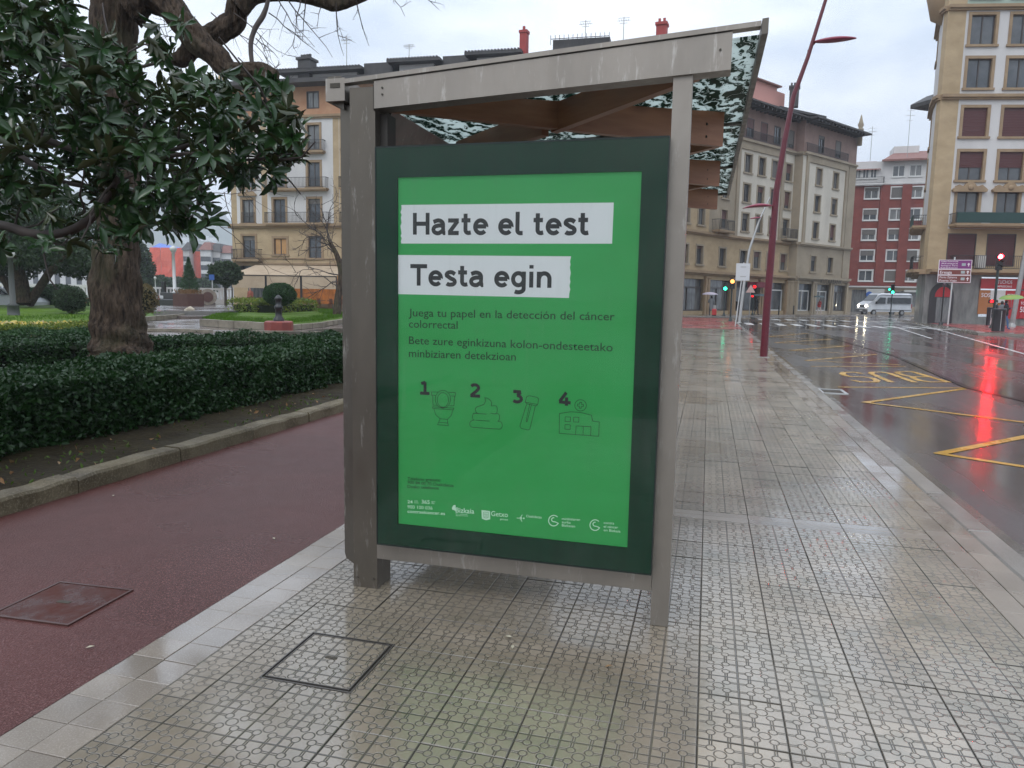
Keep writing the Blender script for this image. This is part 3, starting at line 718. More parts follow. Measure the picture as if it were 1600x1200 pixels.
def ribbon(mb, pts, w, y, closed=False):
    """flat stroke in the xz plane with mitred joints"""
    P_ = [Vector(p) for p in pts]; n = len(P_); L, Rr = [], []
    for i in range(n):
        if closed: a, c = P_[i - 1], P_[(i + 1) % n]
        else: a, c = P_[max(i - 1, 0)], P_[min(i + 1, n - 1)]
        d1 = (P_[i] - a); d2 = (c - P_[i])
        if d1.length < 1e-9: d1 = d2
        if d2.length < 1e-9: d2 = d1
        d1.normalize(); d2.normalize(); d = (d1 + d2); d = d.normalized() if d.length > 1e-6 else d1
        nn = Vector((-d.y, d.x)); k = 1 / max(.45, nn.dot(Vector((-d1.y, d1.x)))); L.append(P_[i] + nn * w / 2 * k); Rr.append(P_[i] - nn * w / 2 * k)
    v = [(p.x, y, p.y) for p in L] + [(p.x, y, p.y) for p in Rr]
    m_ = n if closed else n - 1
    mb.add(v, [(n + i, n + (i + 1) % n, (i + 1) % n, i) for i in range(m_)])
def arc(cx, cy, rx, ry, a0, a1, n=14): return [(cx + rx * math.cos(R(a0 + (a1 - a0) * i / n)), cy + ry * math.sin(R(a0 + (a1 - a0) * i / n))) for i in range(n + 1)]
h_ = .085
GL = {   # skeletons, cap height 1, stroke .17
 'H': (.80, [[(.1, 0), (.1, 1)], [(.66, 0), (.66, 1)], [(.1, .5), (.66, .5)]]),
 'T': (.74, [[(0, .92), (.74, .92)], [(.37, 0), (.37, .92)]]),
 'l': (.34, [[(.1, 1.02), (.1, .2)] + arc(.23, .2, .13, .125, 180, 265, 6) + [(.32, .08)]]),
 'i': (.27, [[(.12, 0), (.12, .72)], [(.12, .86), (.12, 1.02)]]),
 'n': (.66, [[(.1, 0), (.1, .72)], [(.1, .38)] + arc(.32, .40, .21, .25, 175, 0, 12) + [(.53, 0)]]),
 'e': (.64, [[(.10, .375), (.55, .375)], [(.55, .375)] + arc(.32, .36, .235, .285, 5, 318, 26)]),
 's': (.54, [[(.46, .56)] + arc(.27, .53, .17, .125, 50, 200, 10) + [(.25, .385)] + arc(.27, .205, .185, .14, 75, -60, 10) + arc(.25, .225, .19, .155, -75, -140, 6)]),
 't': (.44, [[(.17, .95), (.17, .22)] + arc(.30, .22, .13, .14, 180, 275, 6) + [(.40, .105)], [(0, .65), (.38, .65)]]),
 'z': (.54, [[(.02, .645), (.48, .645)], [(.43, .62), (.07, .10)], [(.02, .078), (.48, .078)]]),
 'a': (.62, [[(.06, .58)] + arc(.27, .46, .21, .19, 120, 0, 12) + [(.48, .14), (.53, .075), (.58, .075)], [(.48, .42), (.28, .42)] + arc(.25, .235, .19, .17, 95, 290, 14) + [(.46, .18)]]),
 'g': (.66, [arc(.31, .37, .22, .275, 0, 360, 24), [(.53, .72), (.53, -.05)] + arc(.31, -.06, .22, .165, 0, -130, 12)]),
 '1': (.56, [[(.28, 0), (.28, .92)], [(.30, .90), (.06, .80)], [(.0, .085), (.54, .085)]]),
 '2': (.62, [[(.08, .80)] + arc(.28, .70, .21, .22, 140, -20, 12) + [(.36, .44), (.08, .13)], [(.03, .095), (.58, .095)]]),
 '3': (.60, [[(.06, .84), (.48, .84)], [(.46, .82), (.28, .55)], [(.26, .56)] + arc(.26, .32, .24, .24, 80, -140, 14)]),
 '4': (.68, [[(.42, 0), (.42, .62)], [(.40, .98), (.06, .28)], [(.02, .24), (.64, .24)]]),
 ' ': (.30, [])}
def heading(txt, p0, p1, cap_px, m, stroke_w=.18, name='lettering', gap=.055):
    (xa, za), (xb, zb) = PL(*p0), PL(*p1)
    tot = sum(GL[c][0] + gap for c in txt) - gap; s = (xb - xa) / tot; cap = abs(PL(p0[0], p0[1])[1] - PL(p0[0], p0[1] - cap_px)[1]); x = 0
    for c in txt:
        mb = MB()
        for st in GL[c][1]: 
            pts = [(xa + (x + q[0]) * s, za + (zb - za) * (x + q[0]) / tot + q[1] * cap) for q in st]
            ribbon(mb, pts, stroke_w * (s + cap) / 2, -.0008 + nexty())
        if mb.f: mb.build(name, m, po)
        x += GL[c][0] + gap
heading('Hazte el test', Z1(168, 400), Z1(1203, 402), 34, M_pdark)
heading('Testa egin', Z1(155, 698), Z1(988, 712), 33, M_pdark)
for ch, a, bb in (('1', (219, 178), (278, 180)), ('2', (519, 194), (586, 198)), ('3', (774, 228), (842, 234)), ('4', (1056, 243), (1133, 250))):
    heading(ch, Z2(*a), Z2(*bb), 21, M_pdark, .20)
def text_mesh(s, bold=0.0, align='LEFT', spacing=1.0):
    c = bpy.data.curves.new('text', 'FONT'); c.body = s; c.size = 1; c.offset = bold; c.align_x = align; c.space_character = spacing; c.resolution_u = 3; c.space_line = .9
    o = bpy.data.objects.new('text', c); me = bpy.data.meshes.new_from_object(o); bpy.data.objects.remove(o); bpy.data.curves.remove(c); return me
def text_on(s, xa, za, wdt, m, parent, y=0, bold=0.0, height=None, tilt=0, name='lettering', cap=.72):
    """text fitted to a width on the xz plane"""
    me = text_mesh(s, bold); v = np.zeros(len(me.vertices) * 3); me.vertices.foreach_get('co', v); v = v.reshape(-1, 3)
    x0, x1 = v[:, 0].min(), v[:, 0].max(); k = wdt / (x1 - x0); kz = height / cap if height else k
    X = (v[:, 0] - x0) * k; Zc = v[:, 1] * kz
    out = np.stack([xa + X, np.full(len(X), y), za + Zc + X * tilt], 1); me.vertices.foreach_set('co', out.ravel()); me.materials.clear(); me.materials.append(m); me.update()
    return place(me, name, parent)
def ptext(s, p0, p1, m, bold=0.0, cap_px=None):
    (xa, za), (xb, zb) = PL(*p0), PL(*p1); hh = None
    if cap_px: hh = abs(za - PL(p0[0], p0[1] - cap_px)[1])
    return text_on(s, xa, za, xb - xa, m, po, -.0012 + nexty(), bold, hh, (zb - za) / (xb - xa))
ptext('Juega tu papel en la detección del cáncer', Z1(145, 878), Z1(1352, 903), M_pline, .004, 12.5)
ptext('colorrectal', Z1(147, 944), Z1(432, 952), M_pline, .004, 12.5)
ptext('Bete zure eginkizuna kolon-ondesteetako', Z1(147, 1040), Z1(1340, 1084), M_pline, .004, 12.5)
ptext('minbiziaren detekzioan', Z1(147, 1116), Z1(773, 1138), M_pline, .004, 12.5)
ptext('Telefono gratuito', Z2(143, 697), Z2(342, 706), M_pline, .01, 5)
ptext('900 84 00 70 Osakidetza', Z2(143, 718), Z2(422, 739), M_pline, .01, 5)
ptext('Doako telefonoa', Z2(143, 744), Z2(332, 754), M_pline, .01, 5)
ptext('24', Z2(143, 836), Z2(174, 838), M_plogo, .012, 5); ptext('365', Z2(228, 838), Z2(277, 841), M_plogo, .012, 6)
ptext('ordu\nhoras', Z2(183, 826), Z2(209, 827), M_plogo, 0, 2.2); ptext('egun\ndias', Z2(286, 830), Z2(311, 831), M_plogo, 0, 2.2)
ptext('900 100 036', Z2(143, 868), Z2(294, 876), M_plogo, .0, 5.5); ptext('contraelcancer.es', Z2(143, 894), Z2(370, 908), M_plogo, .012, 5)
ptext('Bizkaia', Z2(434, 892), Z2(546, 900), M_plogo, .01, 8); ptext('foru aldundia', Z2(434, 904), Z2(505, 908), M_plogo, 0, 2); ptext('diputacion foral', Z2(434, 913), Z2(508, 917), M_plogo, 0, 2)
ptext('Getxo', Z2(648, 913), Z2(750, 921), M_plogo, .006, 8); ptext('getxo.eus', Z2(702, 937), Z2(750, 941), M_plogo, .01, 3)
ptext('Osakidetza', Z2(860, 921), Z2(954, 929), M_plogo, .006, 4)
ptext('minbiziaren', Z2(1076, 937), Z2(1186, 943), M_plogo, .006, 4); ptext('aurka', Z2(1076, 957), Z2(1129, 961), M_plogo, .006, 4); ptext('Bizkaian', Z2(1076, 977), Z2(1156, 983), M_plogo, .006, 4)
ptext('contra', Z2(1329, 961), Z2(1392, 965), M_plogo, .006, 4); ptext('el cáncer', Z2(1329, 984), Z2(1416, 990), M_plogo, .006, 4); ptext('en Bizkaia', Z2(1329, 1005), Z2(1430, 1014), M_plogo, .006, 4)
def lines(strokes, m, w, name, closedset=()):
    mb = MB()
    for i, st in enumerate(strokes): ribbon(mb, [PL(*Z2(*q)) for q in st], w, -.0008 + nexty(), closed=i in closedset)
    return mb.build(name, m, po)
LW = .0026
def ell(cx, cy, rx, ry, a0=0, a1=360, n=24): return [(cx + rx * math.cos(R(a0 + (a1 - a0) * i / n)), cy + ry * math.sin(R(a0 + (a1 - a0) * i / n))) for i in range(n + 1)]
lines([ell(357, 208, 46, 54), ell(357, 212, 34, 44), [(325, 165), (287, 163), (287, 183), (314, 185)], [(392, 166), (433, 168), (432, 189), (402, 188)], [(295, 186), (297, 243), (322, 245)], [(427, 190), (424, 247), (396, 248)],
       [(292, 254), (424, 262), (420, 272), (296, 264), (292, 254)], [(303, 268), (312, 300), (340, 326), (384, 330), (408, 305), (418, 272)], [(340, 327), (325, 362), (389, 368), (383, 330)], [(330, 347), (385, 352)]], M_pline, LW, 'toilet_icon')
lines([[(609, 198)] + ell(600, 235, 52, 38, -60, 20, 8) + ell(672, 270, 14, 26, -60, 75, 8) + ell(686, 318, 14, 24, -75, 80, 8) + ell(700, 366, 16, 23, -80, 90, 8) + [(540, 378)] + ell(540, 357, 21, 21, 90, 270, 10) + ell(552, 314, 17, 22, 110, 260, 8) + ell(570, 272, 17, 20, 110, 270, 8) + [(605, 240), (616, 215), (609, 198)],
       [(556, 335), (640, 340)], [(540, 292), (620, 298)], [(645, 292), (676, 298)]], M_pline, LW, 'swirl_icon')
lines([[(862, 192), (880, 187), (925, 196), (936, 206), (930, 240), (921, 248), (865, 236), (855, 226), (862, 192)], [(863, 238), (822, 370), (830, 384), (872, 394), (882, 390), (916, 248)], [(882, 236), (859, 343)], [(893, 238), (866, 345)], [(859, 343), (866, 345)], [(857, 226), (930, 240)]], M_pline, LW, 'tube_icon')
lines([[(1061, 294), (1130, 284), (1190, 288), (1255, 305), (1262, 340), (1302, 345), (1299, 432), (1060, 414), (1061, 294)], [(1096, 314), (1128, 316), (1127, 344), (1095, 342), (1096, 314)], [(1148, 316), (1179, 318), (1178, 347), (1147, 345), (1148, 316)], [(1095, 361), (1127, 363), (1126, 391), (1094, 389), (1095, 361)],
       [(1159, 421), (1162, 369), (1252, 374), (1250, 428)], [(1206, 371), (1204, 425)], ell(1189, 245, 35, 34), [(1184, 226), (1196, 227), (1195, 239), (1207, 240), (1206, 252), (1194, 251), (1193, 263), (1181, 262), (1182, 250), (1170, 249), (1171, 237), (1183, 238), (1184, 226)]], M_pline, LW, 'hospital_icon')
for ox, oy in ((1027, 942), (1277, 969)):
    lines([ell(ox, oy, 31, 32, -42, -330, 24)[0:25] + [(ox + 10, oy + 8), (ox - 2, oy + 6)] + ell(ox - 1, oy - 6, 12, 12, 110, 290, 8)], M_plogo, .0042, 'spiral_logo')
lines([ell(828, 927, 6, 6), [(803, 926), (818, 927)], ell(850, 928, 22, 26, 130, 235, 8), ell(846, 928, 3, 3)], M_plogo, .003, 'cross_logo')
sh = MB(); q = [PL(*Z2(*p)) for p in ((590, 878), (642, 884), (643, 934), (617, 940), (592, 930))]; sh.add([(x, -.0010, z) for x, z in q], [tuple(range(5))][::1]); sh.build('shield_logo', M_plogo, po)
lines([[(602, 890), (632, 893), (631, 922), (618, 928), (603, 921), (602, 890)], [(608, 898), (612, 912), (616, 900)], [(620, 900), (622, 914), (627, 902)], [(606, 918), (628, 920)]], M_pgreen2, .0016, 'shield_lines')
q = [PL(*Z2(*p)) for p in ((411, 866), (417, 853), (426, 847), (433, 848), (434, 884), (424, 878), (414, 876))]; mb = MB(); mb.add([(x, -.0011, z) for x, z in q], [tuple(range(7))]); mb.build('leaf_logo', M_plogo, po)
mb = MB(); x_, z_ = PL(*Z1(74, 66)); mb.box(x_ - .008, x_ + .007, -.003, -.0015, z_ - .006, z_ + .006); mb.build('tape', M_card, po)

# ================================================================== LAMPS AND SIGNS NEAR THE ROAD
M_maroon = mat('maroon_paint', (.085, .004, .012), .35, c2=(.12, .007, .018), scale=8, coat=.15)
def swept_lamp(name, label, path, radii, head_at, hx, m, head_m, hw=.36, two=None):
    t = thing(name, label, 'street lamp', path[0], group=None); o0 = Vector(path[0])
    MB().tube([Vector(p) - o0 for p in path], radii, 14).build('mast', m, t)
    hp = Vector(head_at) - o0
    L = Vector(hx) - Vector(head_at); mb = MB(); n = 12; prof = []
    for i in range(n + 1):
        s = i / n; c = hp + L * s; wd = .15 * math.sin(math.pi * min(1, s * .92 + .06)) ** .8 + .008; ht = .075 * math.sin(math.pi * min(1, s * .9 + .06)) ** .7 + .006
        d = L.normalized(); sd = d.cross(Vector((0, 0, 1))).normalized()
        prof.append([c + sd * wd * math.cos(a) + Vector((0, 0, 1)) * (ht * math.sin(a) * (1 if math.sin(a) > 0 else .35)) for a in [2 * math.pi * k / 12 for k in range(12)]])
    v = [q for r in prof for q in r]; f = [(i * 12 + k, i * 12 + (k + 1) % 12, (i + 1) * 12 + (k + 1) % 12, (i + 1) * 12 + k) for i in range(n) for k in range(12)]
    mb.add(v, f, 0, True); mb.build('lamp_head', head_m, t)
    return t
Yl = 20.273
pl = [PY(1193, 558, Yl), PY(1199, 470, Yl), PY(1205, 400, Yl), PY(1213, 300, Yl), PY(1226, 220, Yl), PY(1240, 150, Yl), PY(1262, 90, Yl), PY(1290, 0, Yl), PY(1320, -90, Yl)]
pl[0].z = 0
t = swept_lamp('street_lamp', 'tall leaning dark red street lamp standing by the kerb', pl, [.098, .095, .09, .078, .07, .06, .05, .042, .035], PY(1272, 66, Yl), PY(1338, 60, Yl), M_maroon, mat('maroon_shade', (.22, .02, .05), .4))
MB().tube([PY(1262, 80, Yl) - pl[0], PY(1274, 66, Yl) - pl[0]], .02, 8).build('arm', M_maroon, t)
b = MB(); o0 = pl[0]
h2 = MB(); L0, L1 = PY(1207, 322, Yl) - o0, PY(1160, 326, Yl) - o0
prof = []
for i in range(11):
    s = i / 10; c = L0.lerp(L1, s) + Vector((0, 0, .03 * math.sin(math.pi * s))); wd = .16 * math.sin(math.pi * min(1, s * .92 + .07)) ** .8 + .006; ht = .06 * math.sin(math.pi * min(1, s * .92 + .07)) + .006
    prof.append([c + Vector((0, wd * math.cos(a), ht * math.sin(a) * (1 if math.sin(a) > 0 else .4))) for a in [2 * math.pi * k / 12 for k in range(12)]])
h2.add([q for r in prof for q in r], [(i * 12 + k, i * 12 + (k + 1) % 12, (i + 1) * 12 + (k + 1) % 12, (i + 1) * 12 + k) for i in range(10) for k in range(12)], 0, True); h2.build('lamp_head', MATS['maroon_shade'], t)
MB().lathe([(.17, 0), (.17, .012), (.1, .016)], n=20).build('base_plate', M_granite, t)
dl = 47
pl2 = [W(1155, 505, dl), W(1163, 440, dl), W(1171, 390, dl), W(1186, 345, dl), W(1203, 308, dl)]; pl2[0].z = 0
M_gal = mat('galvanised', (.30, .30, .29), .4, .5, c2=(.38, .38, .37), scale=3)
t = swept_lamp('street_lamp', 'distant grey swept street lamp behind the white backed sign', pl2, [.10, .09, .075, .06, .045], W(1189, 340, dl), W(1172, 342, dl), M_gal, MATS['maroon_shade'])
MB().lathe([(.17, 0), (.17, .03), (.1, .034)], n=14).build('base_plate', M_gal, t)
M_signback = mat('sign_back', (.55, .56, .57), .45); M_black = mat('black_plastic', (.012, .013, .013), .35); M_pole_w = mat('pale_pole', (.5, .51, .5), .35)
p = D(1151, 41); t = thing('road_sign', 'rectangular road sign seen from its pale back on a thin white pole', 'road sign', p)
p.z = 0; MB().tube([(0, 0, 0), (.28, 0, 3.55)], .03, 10).build('pole', M_pole_w, t)
b = MB(); b.box(-.38, .36, -.05, -.035, 2.55, 3.5); b.build('panel', M_signback, t, loc=(.26, 0, 0))
b = MB()
for z in (2.75, 3.28): b.box(.12, .42, -.056, -.03, z, z + .04)
b.build('bracket', M_gal, t)
# traffic lights
def lens(c, e): return mat('lens_%d_%d_%d_%d' % (*[int(x * 100) for x in c], int(e * 10)), c, .3, emit=c, estr=e)
def traffic_light(p, h, heads, label, pole_r=.055, rz=0):
    t = thing('traffic_light', label, 'traffic light', (p.x, p.y, 0), rz)
    MB().tube([(0, 0, 0), (0, 0, h)], pole_r, 10).build('pole', mat('dark_green_pole', (.02, .03, .028), .35), t)
    MB().lathe([(pole_r * 2.6, 0), (pole_r * 2.4, .05), (pole_r * 1.15, .3)], n=12).build('base', MATS['dark_green_pole'], t)
    for (dx, z, n, lit, r) in heads:
        hh = n * r * 2.6; bd = MB(); bd.cham(dx - r * 1.35, dx + r * 1.35, -.16, .06, z, z + hh, .02); hd = bd.build('signal_head', M_black, t)
        for i in range(n):
            zc = z + hh - (i + .5) * r * 2.6; on = i == lit[0]
            m = lens(lit[1], lit[2]) if on else mat('dead_lens', (.03, .03, .03), .2)
            MB().tube([(dx, -.165, zc), (dx, -.175, zc)], [r, r * .9], 16).build('lens', m, hd)
            v = MB(); v.add([(dx + r * 1.1 * math.cos(a), y_, zc + r * 1.1 * math.sin(a)) for y_ in (-.162, -.30) for a in [math.pi * k / 10 for k in range(11)]], [(k, k + 1, 12 + k, 11 + k) for k in range(10)]); v.build('visor', M_black, hd)
    return t
RED, GRN, AMB = (1, .006, .010), (.02, .9, .45), (1, .30, .06)
p = G(1550, 516, ZR); traffic_light(p, 3.95, [(.02, 3.55, 3, (0, RED, 450), .125), (-.22, 1.55, 1, (0, RED, 9), .085)], 'traffic light glowing red beside the black bins at the far kerb', .075)
p = G(1391, 497, ZR); traffic_light(p, 3.3, [(.0, 2.35, 3, (2, GRN, 9), .12), (-.32, 2.65, 1, (0, GRN, 4), .1)], 'traffic light showing green in front of the white minibus')
p = G(1141, 502); traffic_light(p, 2.9, [(0, 2.2, 2, (0, AMB, 4), .13)], 'traffic light with an amber lens beside the white backed sign')
p = G(1131, 494); traffic_light(p, 2.9, [(0, 2.25, 2, (1, GRN, 8), .14)], 'pedestrian light glowing green nearest the umbrella walker', .06)
p = D(1177, 70); traffic_light(p, 3.1, [(0.05, 2.55, 1, (0, RED, 2.2), .14), (-.1, 1.7, 1, (0, RED, 1.6), .1)], 'small red signal under the shop awning behind the triangle sign')
p = D(1172, 68); t = thing('road_sign', 'triangular road sign seen from its pink back on a grey pole', 'road sign', p)
MB().tube([(0, 0, 0), (0, 0, 2.3)], .035, 8).build('pole', M_gal, t)
MB().xprism([(-.42, 2.15), (.42, 2.15), (0, 2.9)], -.05, -.03).build('panel', mat('pinkish_back', (.55, .36, .33), .5), t)
p = D(1473, 50); t = thing('signal_post', 'slim black signal post left of the direction signs', 'signal post', (p.x, p.y, 0))
MB().tube([(0, 0, 0), (0, 0, 2.7)], .05, 8).build('pole', M_black, t); MB().lathe([(.16, 0), (.14, .08), (.05, .3)], n=12).build('base', M_black, t)
MB().sphere((0, 0, 2.75), .11, .11, .13).build('beacon', mat('dark_beacon', (.06, .03, .04), .3), t)
# direction signs
p = D(1484, 50.5); p.z = ZR + .12; t = thing('direction_sign', 'three stacked purple and brown direction boards on a white pole', 'direction sign', (p.x, p.y, 0))
ddp = -(RM.transposed() @ (p - C0)).z
MB().tube([(0, 0, 0), (.06, 0, 4.65)], .05, 10).build('pole', M_pole_w, t)
M_purple = mat('purple_sign', (.19, .025, .17), .3); M_brown = mat('brown_sign', (.17, .04, .03), .3); M_pink = mat('sign_white', (.72, .66, .68), .4)
def sgn(u0, v0, u1, v1, m, texts, arrow, names):
    a, c = W(u0, v1, ddp) - p, W(u1, v0, ddp) - p; x0, z0, x1, z1 = a.x, a.z, c.x, c.z
    z0 += 0; z1 += 0
    bd = MB(); bd.cham(x0, x1, -.10, -.06, z0, z1, .01).build('sign_board', M_pink, t) if False else None
    o = MB().box(x0, x1, -.10, -.06, z0, z1).build('sign_board', M_pink, t)
    MB().box(x0 + .04, x1 - .04, -.104, -.1001, z0 + .035, z1 - .035).build('face', m, o)
    n = len(texts); hh = (z1 - z0 - .07) / n
    for i, s in enumerate(texts): text_on(s, x0 + .12, z1 - .035 - (i + .82) * hh, (x1 - x0) * (.36 if n == 1 else .52), M_pink, o, -.108, .01, hh * .62)
    xa = x1 - .2; zc = (z0 + z1) / 2; ar = MB(); ar.add([(xa - .1, -.108, zc), (xa + .1, -.108, zc), (xa, -.108, zc + .12)], [(0, 1, 2)]); ar.add([(xa - .03, -.108, zc - .12), (xa + .03, -.108, zc - .12), (xa + .03, -.108, zc), (xa - .03, -.108, zc)], [(0, 1, 2, 3)]); ar.build('arrow', M_pink, o)
    MB().box(xa - .42, xa - .18, -.108, -.1055, zc - .09, zc + .09).build('pictogram', mat('picto', (.35, .42, .42), .5), o)
sgn(1464, 407, 1512, 420.5, M_purple, ['Udal Frontoia', 'Aldapa', 'Antiguo Faro', 'Getxo'], 1, None)
sgn(1463.5, 421.5, 1511, 429.5, M_brown, ['Ereaga'], 1, None)
sgn(1463, 430.5, 1511, 441, M_brown, ['Portu Zaharra', 'Puerto Viejo'], 1, None)
# litter bins
M_binb = mat('black_bin', (.022, .023, .026), .35, c2=(.035, .036, .04), scale=12)
def bin_(p, w, h, label):
    t = thing('litter_bin', label, 'litter bin', p); MB().lathe([(w * .5, 0), (w * .5, h * .93), (w * .54, h * .95), (w * .5, h), (0, h + .02)], n=14).build('body', M_binb, t)
    MB().box(-.012, .012, -w * .51, -w * .5 + .0, .05, h * .9).build('trim', mat('bin_trim', (.4, .4, .4), .3), t)
p = G(1559, 518, ZR + .12); bin_(p, .62, 1.25, 'tall black litter bin right beside the red traffic light')
p = G(1545, 508, ZR + .12); bin_(p, .4, 1.25, 'black litter bin behind the red traffic light, nearer the shop')
p = D(1154, 75); bin_(p, .5, 1.3, 'black litter bin beside the shopfront behind the white backed sign')
# grey lamp column right edge
pA = D(1584, 47.5); t = thing('lamp_column', 'grey steel lamp column leaning at the right edge of the view', 'lamp column', pA)
MB().tube([(0, 0, 0), (.55, 0, 7.4), (.95, 0, 12)], [.15, .115, .09], 12).build('mast', M_gal, t); MB().lathe([(.24, 0), (.22, .12), (.15, .3)], n=14).build('base', M_gal, t)
# bollards
bm = MB().lathe([(.07, 0), (.06, .8), (.075, .82), (.075, .9), (.0, .95)], n=10).mesh('bollard', M_black)
for (u, dd, lb) in ((1218, 76, 'left of the dark shopfront'), (1241, 79, 'between the stone piers'), (1273, 83, 'beside the walker in red'), (1308, 87, 'at the stone building corner'), (1347, 92, 'left of the minibus'), (1432, 92, 'right of the minibus')):
    place(bm, 'bollard', None, D(u, dd) + Vector((0, 0, ZR + .12)), label='black bollard ' + lb, cat='bollard', group='bollards along the far pavement')

# ================================================================== BUILDINGS
M_ochre = mat('ochre_stone', (.34, .25, .145), .75, c2=(.45, .34, .205), scale=.7, bump=.01, bscale=3, stretch=(1, 1, 1.6), space='World')
M_ochreD = mat('ochre_moulding', (.25, .17, .10), .75, c2=(.33, .235, .14), scale=1.2, space='World')
M_wall = mat('white_render', (.60, .585, .57), .8, c2=(.50, .485, .47), scale=.45, stretch=(1, 1, .35), space='World')
M_cream = mat('cream_render', (.62, .57, .48), .8, c2=(.48, .44, .37), scale=.5, stretch=(1, 1, .35), space='World')
M_beige = mat('beige_stone', (.34, .28, .20), .8, c2=(.26, .215, .155), scale=.6, bump=.01, bscale=3, space='World')
M_brownst = mat('brown_stone', (.15, .11, .08), .8, c2=(.2, .15, .11), scale=.8, space='World')
M_pinkatt = mat('attic_paint', (.42, .2, .11), .8, c2=(.5, .29, .17), scale=1.1, space='World')
M_mauve = mat('attic_mauve', (.21, .135, .115), .8, c2=(.27, .18, .15), scale=1, space='World')
M_brick = mat('red_brick', (.15, .030, .022), .85, c2=(.20, .045, .032), scale=.9, bump=.01, bscale=9, space='World')
M_roofd = mat('dark_roof', (.035, .033, .034), .6, c2=(.055, .05, .048), scale=2, space='World')
M_rooft = mat('clay_roof', (.17, .07, .055), .7, c2=(.23, .11, .09), scale=2.5, space='World', bump=.05, bscale=5)
M_mint = mat('mint_render', (.36, .44, .37), .8, c2=(.30, .37, .31), scale=.7, space='World')
M_marble = mat('grey_marble', (.12, .12, .115), .35, c2=(.24, .235, .22), scale=1.4, stretch=(2, 2, .6), space='World')
M_glassw = mat('window_glass', (.035, .042, .05), .06, c2=(.09, .10, .11), scale=.9, spec=.8, space='World')
M_glassl = mat('curtained_glass', (.20, .205, .20), .10, c2=(.06, .065, .07), scale=1.6, spec=.8, stretch=(3, 3, .5), space='World')
M_glit = mat('lit_glass', (.3, .17, .07), .2, c2=(.10, .07, .04), scale=.9, emit=(1, .55, .2), estr=.12, space='World')
M_sashD = mat('dark_sash', (.06, .05, .045), .5); M_sashW = mat('white_sash', (.6, .6, .58), .5)
M_blindB = mat('brown_blind', (.09, .035, .03), .6, c2=(.12, .05, .042), scale=3); M_blindG = mat('grey_blind', (.12, .11, .10), .6); M_blindM = mat('maroon_blind', (.075, .018, .018), .5)
M_iron = mat('wrought_iron', (.02, .02, .022), .5)
WCACHE = {}
def window_meshes(w, h, style):
    key = (round(w, 2), round(h, 2), style)
    if key in WCACHE: return WCACHE[key]
    sur, sw, sash, recess = {'A': (M_ochreD, .22, M_sashD, .22), 'B': (M_beige, .16, M_sashD, .25), 'C': (M_sashW, .16, M_sashW, .12), 'D': (M_ochreD, .2, M_sashD, .2), 'P': (None, 0, M_sashD, .12), 'N': (M_sashW, .05, M_sashW, .1)}[style]
    e = .004
    f = MB(); x0, x1 = -w / 2, w / 2
    if sur:      # surround, proud of the wall, with a sill
        f.box(x0 - sw, x0, -.05, recess, 0, h); f.box(x1, x1 + sw, -.05, recess, 0, h)
        f.box(x0 - sw, x1 + sw, -.055, recess, h, h + sw); f.box(x0 - sw - .08, x1 + sw + .08, -.13, recess, -.16, 0)
    else: f.box(x0 - .06, x1 + .06, -.03, recess, h, h + .06); f.box(x0 - .06, x0, -.03, recess, 0, h); f.box(x1, x1 + .06, -.03, recess, 0, h); f.box(x0 - .06, x1 + .06, -.03, recess, -.06, 0)
    fm = f.mesh('window', sur or sash)
    s = MB(); y0, y1 = recess - .06, recess; q = .07
    s.box(x0, x0 + q, y0, y1, 0, h); s.box(x1 - q, x1, y0, y1, 0, h); s.box(x0 + q, x1 - q, y0, y1, 0, q); s.box(x0 + q, x1 - q, y0, y1, h - q, h); s.box(-.045, .045, y0 - .01, y1, q, h - q)
    if h > 2.0: s.box(x0 + q, -.045, y0, y1, h * .28, h * .28 + .05); s.box(.045, x1 - q, y0, y1, h * .28, h * .28 + .05)
    sm = s.mesh('sash', sash)
    p_ = MB().box(x0, x1, recess - .02, recess + .01, 0, h).mesh('pane', M_glassw)
    WCACHE[key] = (fm, sm, p_, recess, w, h); return WCACHE[key]
PM = {}
def put_window(b, base, ang, s, z, w, h, style, blind=None, blindm=None, glass=None):
    fm, sm, pm, rec, _, _ = window_meshes(w, h, style)
    loc = Vector(base) + Vector((math.cos(ang) * s, math.sin(ang) * s, z))
    o = place(fm, 'window', b, loc, ang); place(sm, 'sash', o)
    g = glass or (M_glassl if rnd.random() < .4 else M_glassw); key = (pm.name, g.name)
    if key not in PM: c = pm.copy(); c.materials.clear(); c.materials.append(g); PM[key] = c
    place(PM[key], 'pane', o)
    if blind is None: blind = rnd.choice((0, 0, .15, .3, .5, .8, 1)) if style != 'A' else rnd.choice((0, 0, .2, 1))
    if blind > 0:
        bm_ = blindm or M_blindG; key = ('b', round(w, 2), round(h, 2), rec, round(blind, 1), bm_.name)
        if key not in PM:
            mb = MB(); nsl = max(2, int(h * blind / .18)); 
            for i in range(nsl): z1 = h - i * (h * blind / nsl); mb.box(-w / 2 + .01, w / 2 - .01, rec - .11 + .006 * (i % 2), rec - .08, z1 - h * blind / nsl + .006, z1)
            PM[key] = mb.mesh('roller_blind', bm_)
        place(PM[key], 'roller_blind', o)
    return o
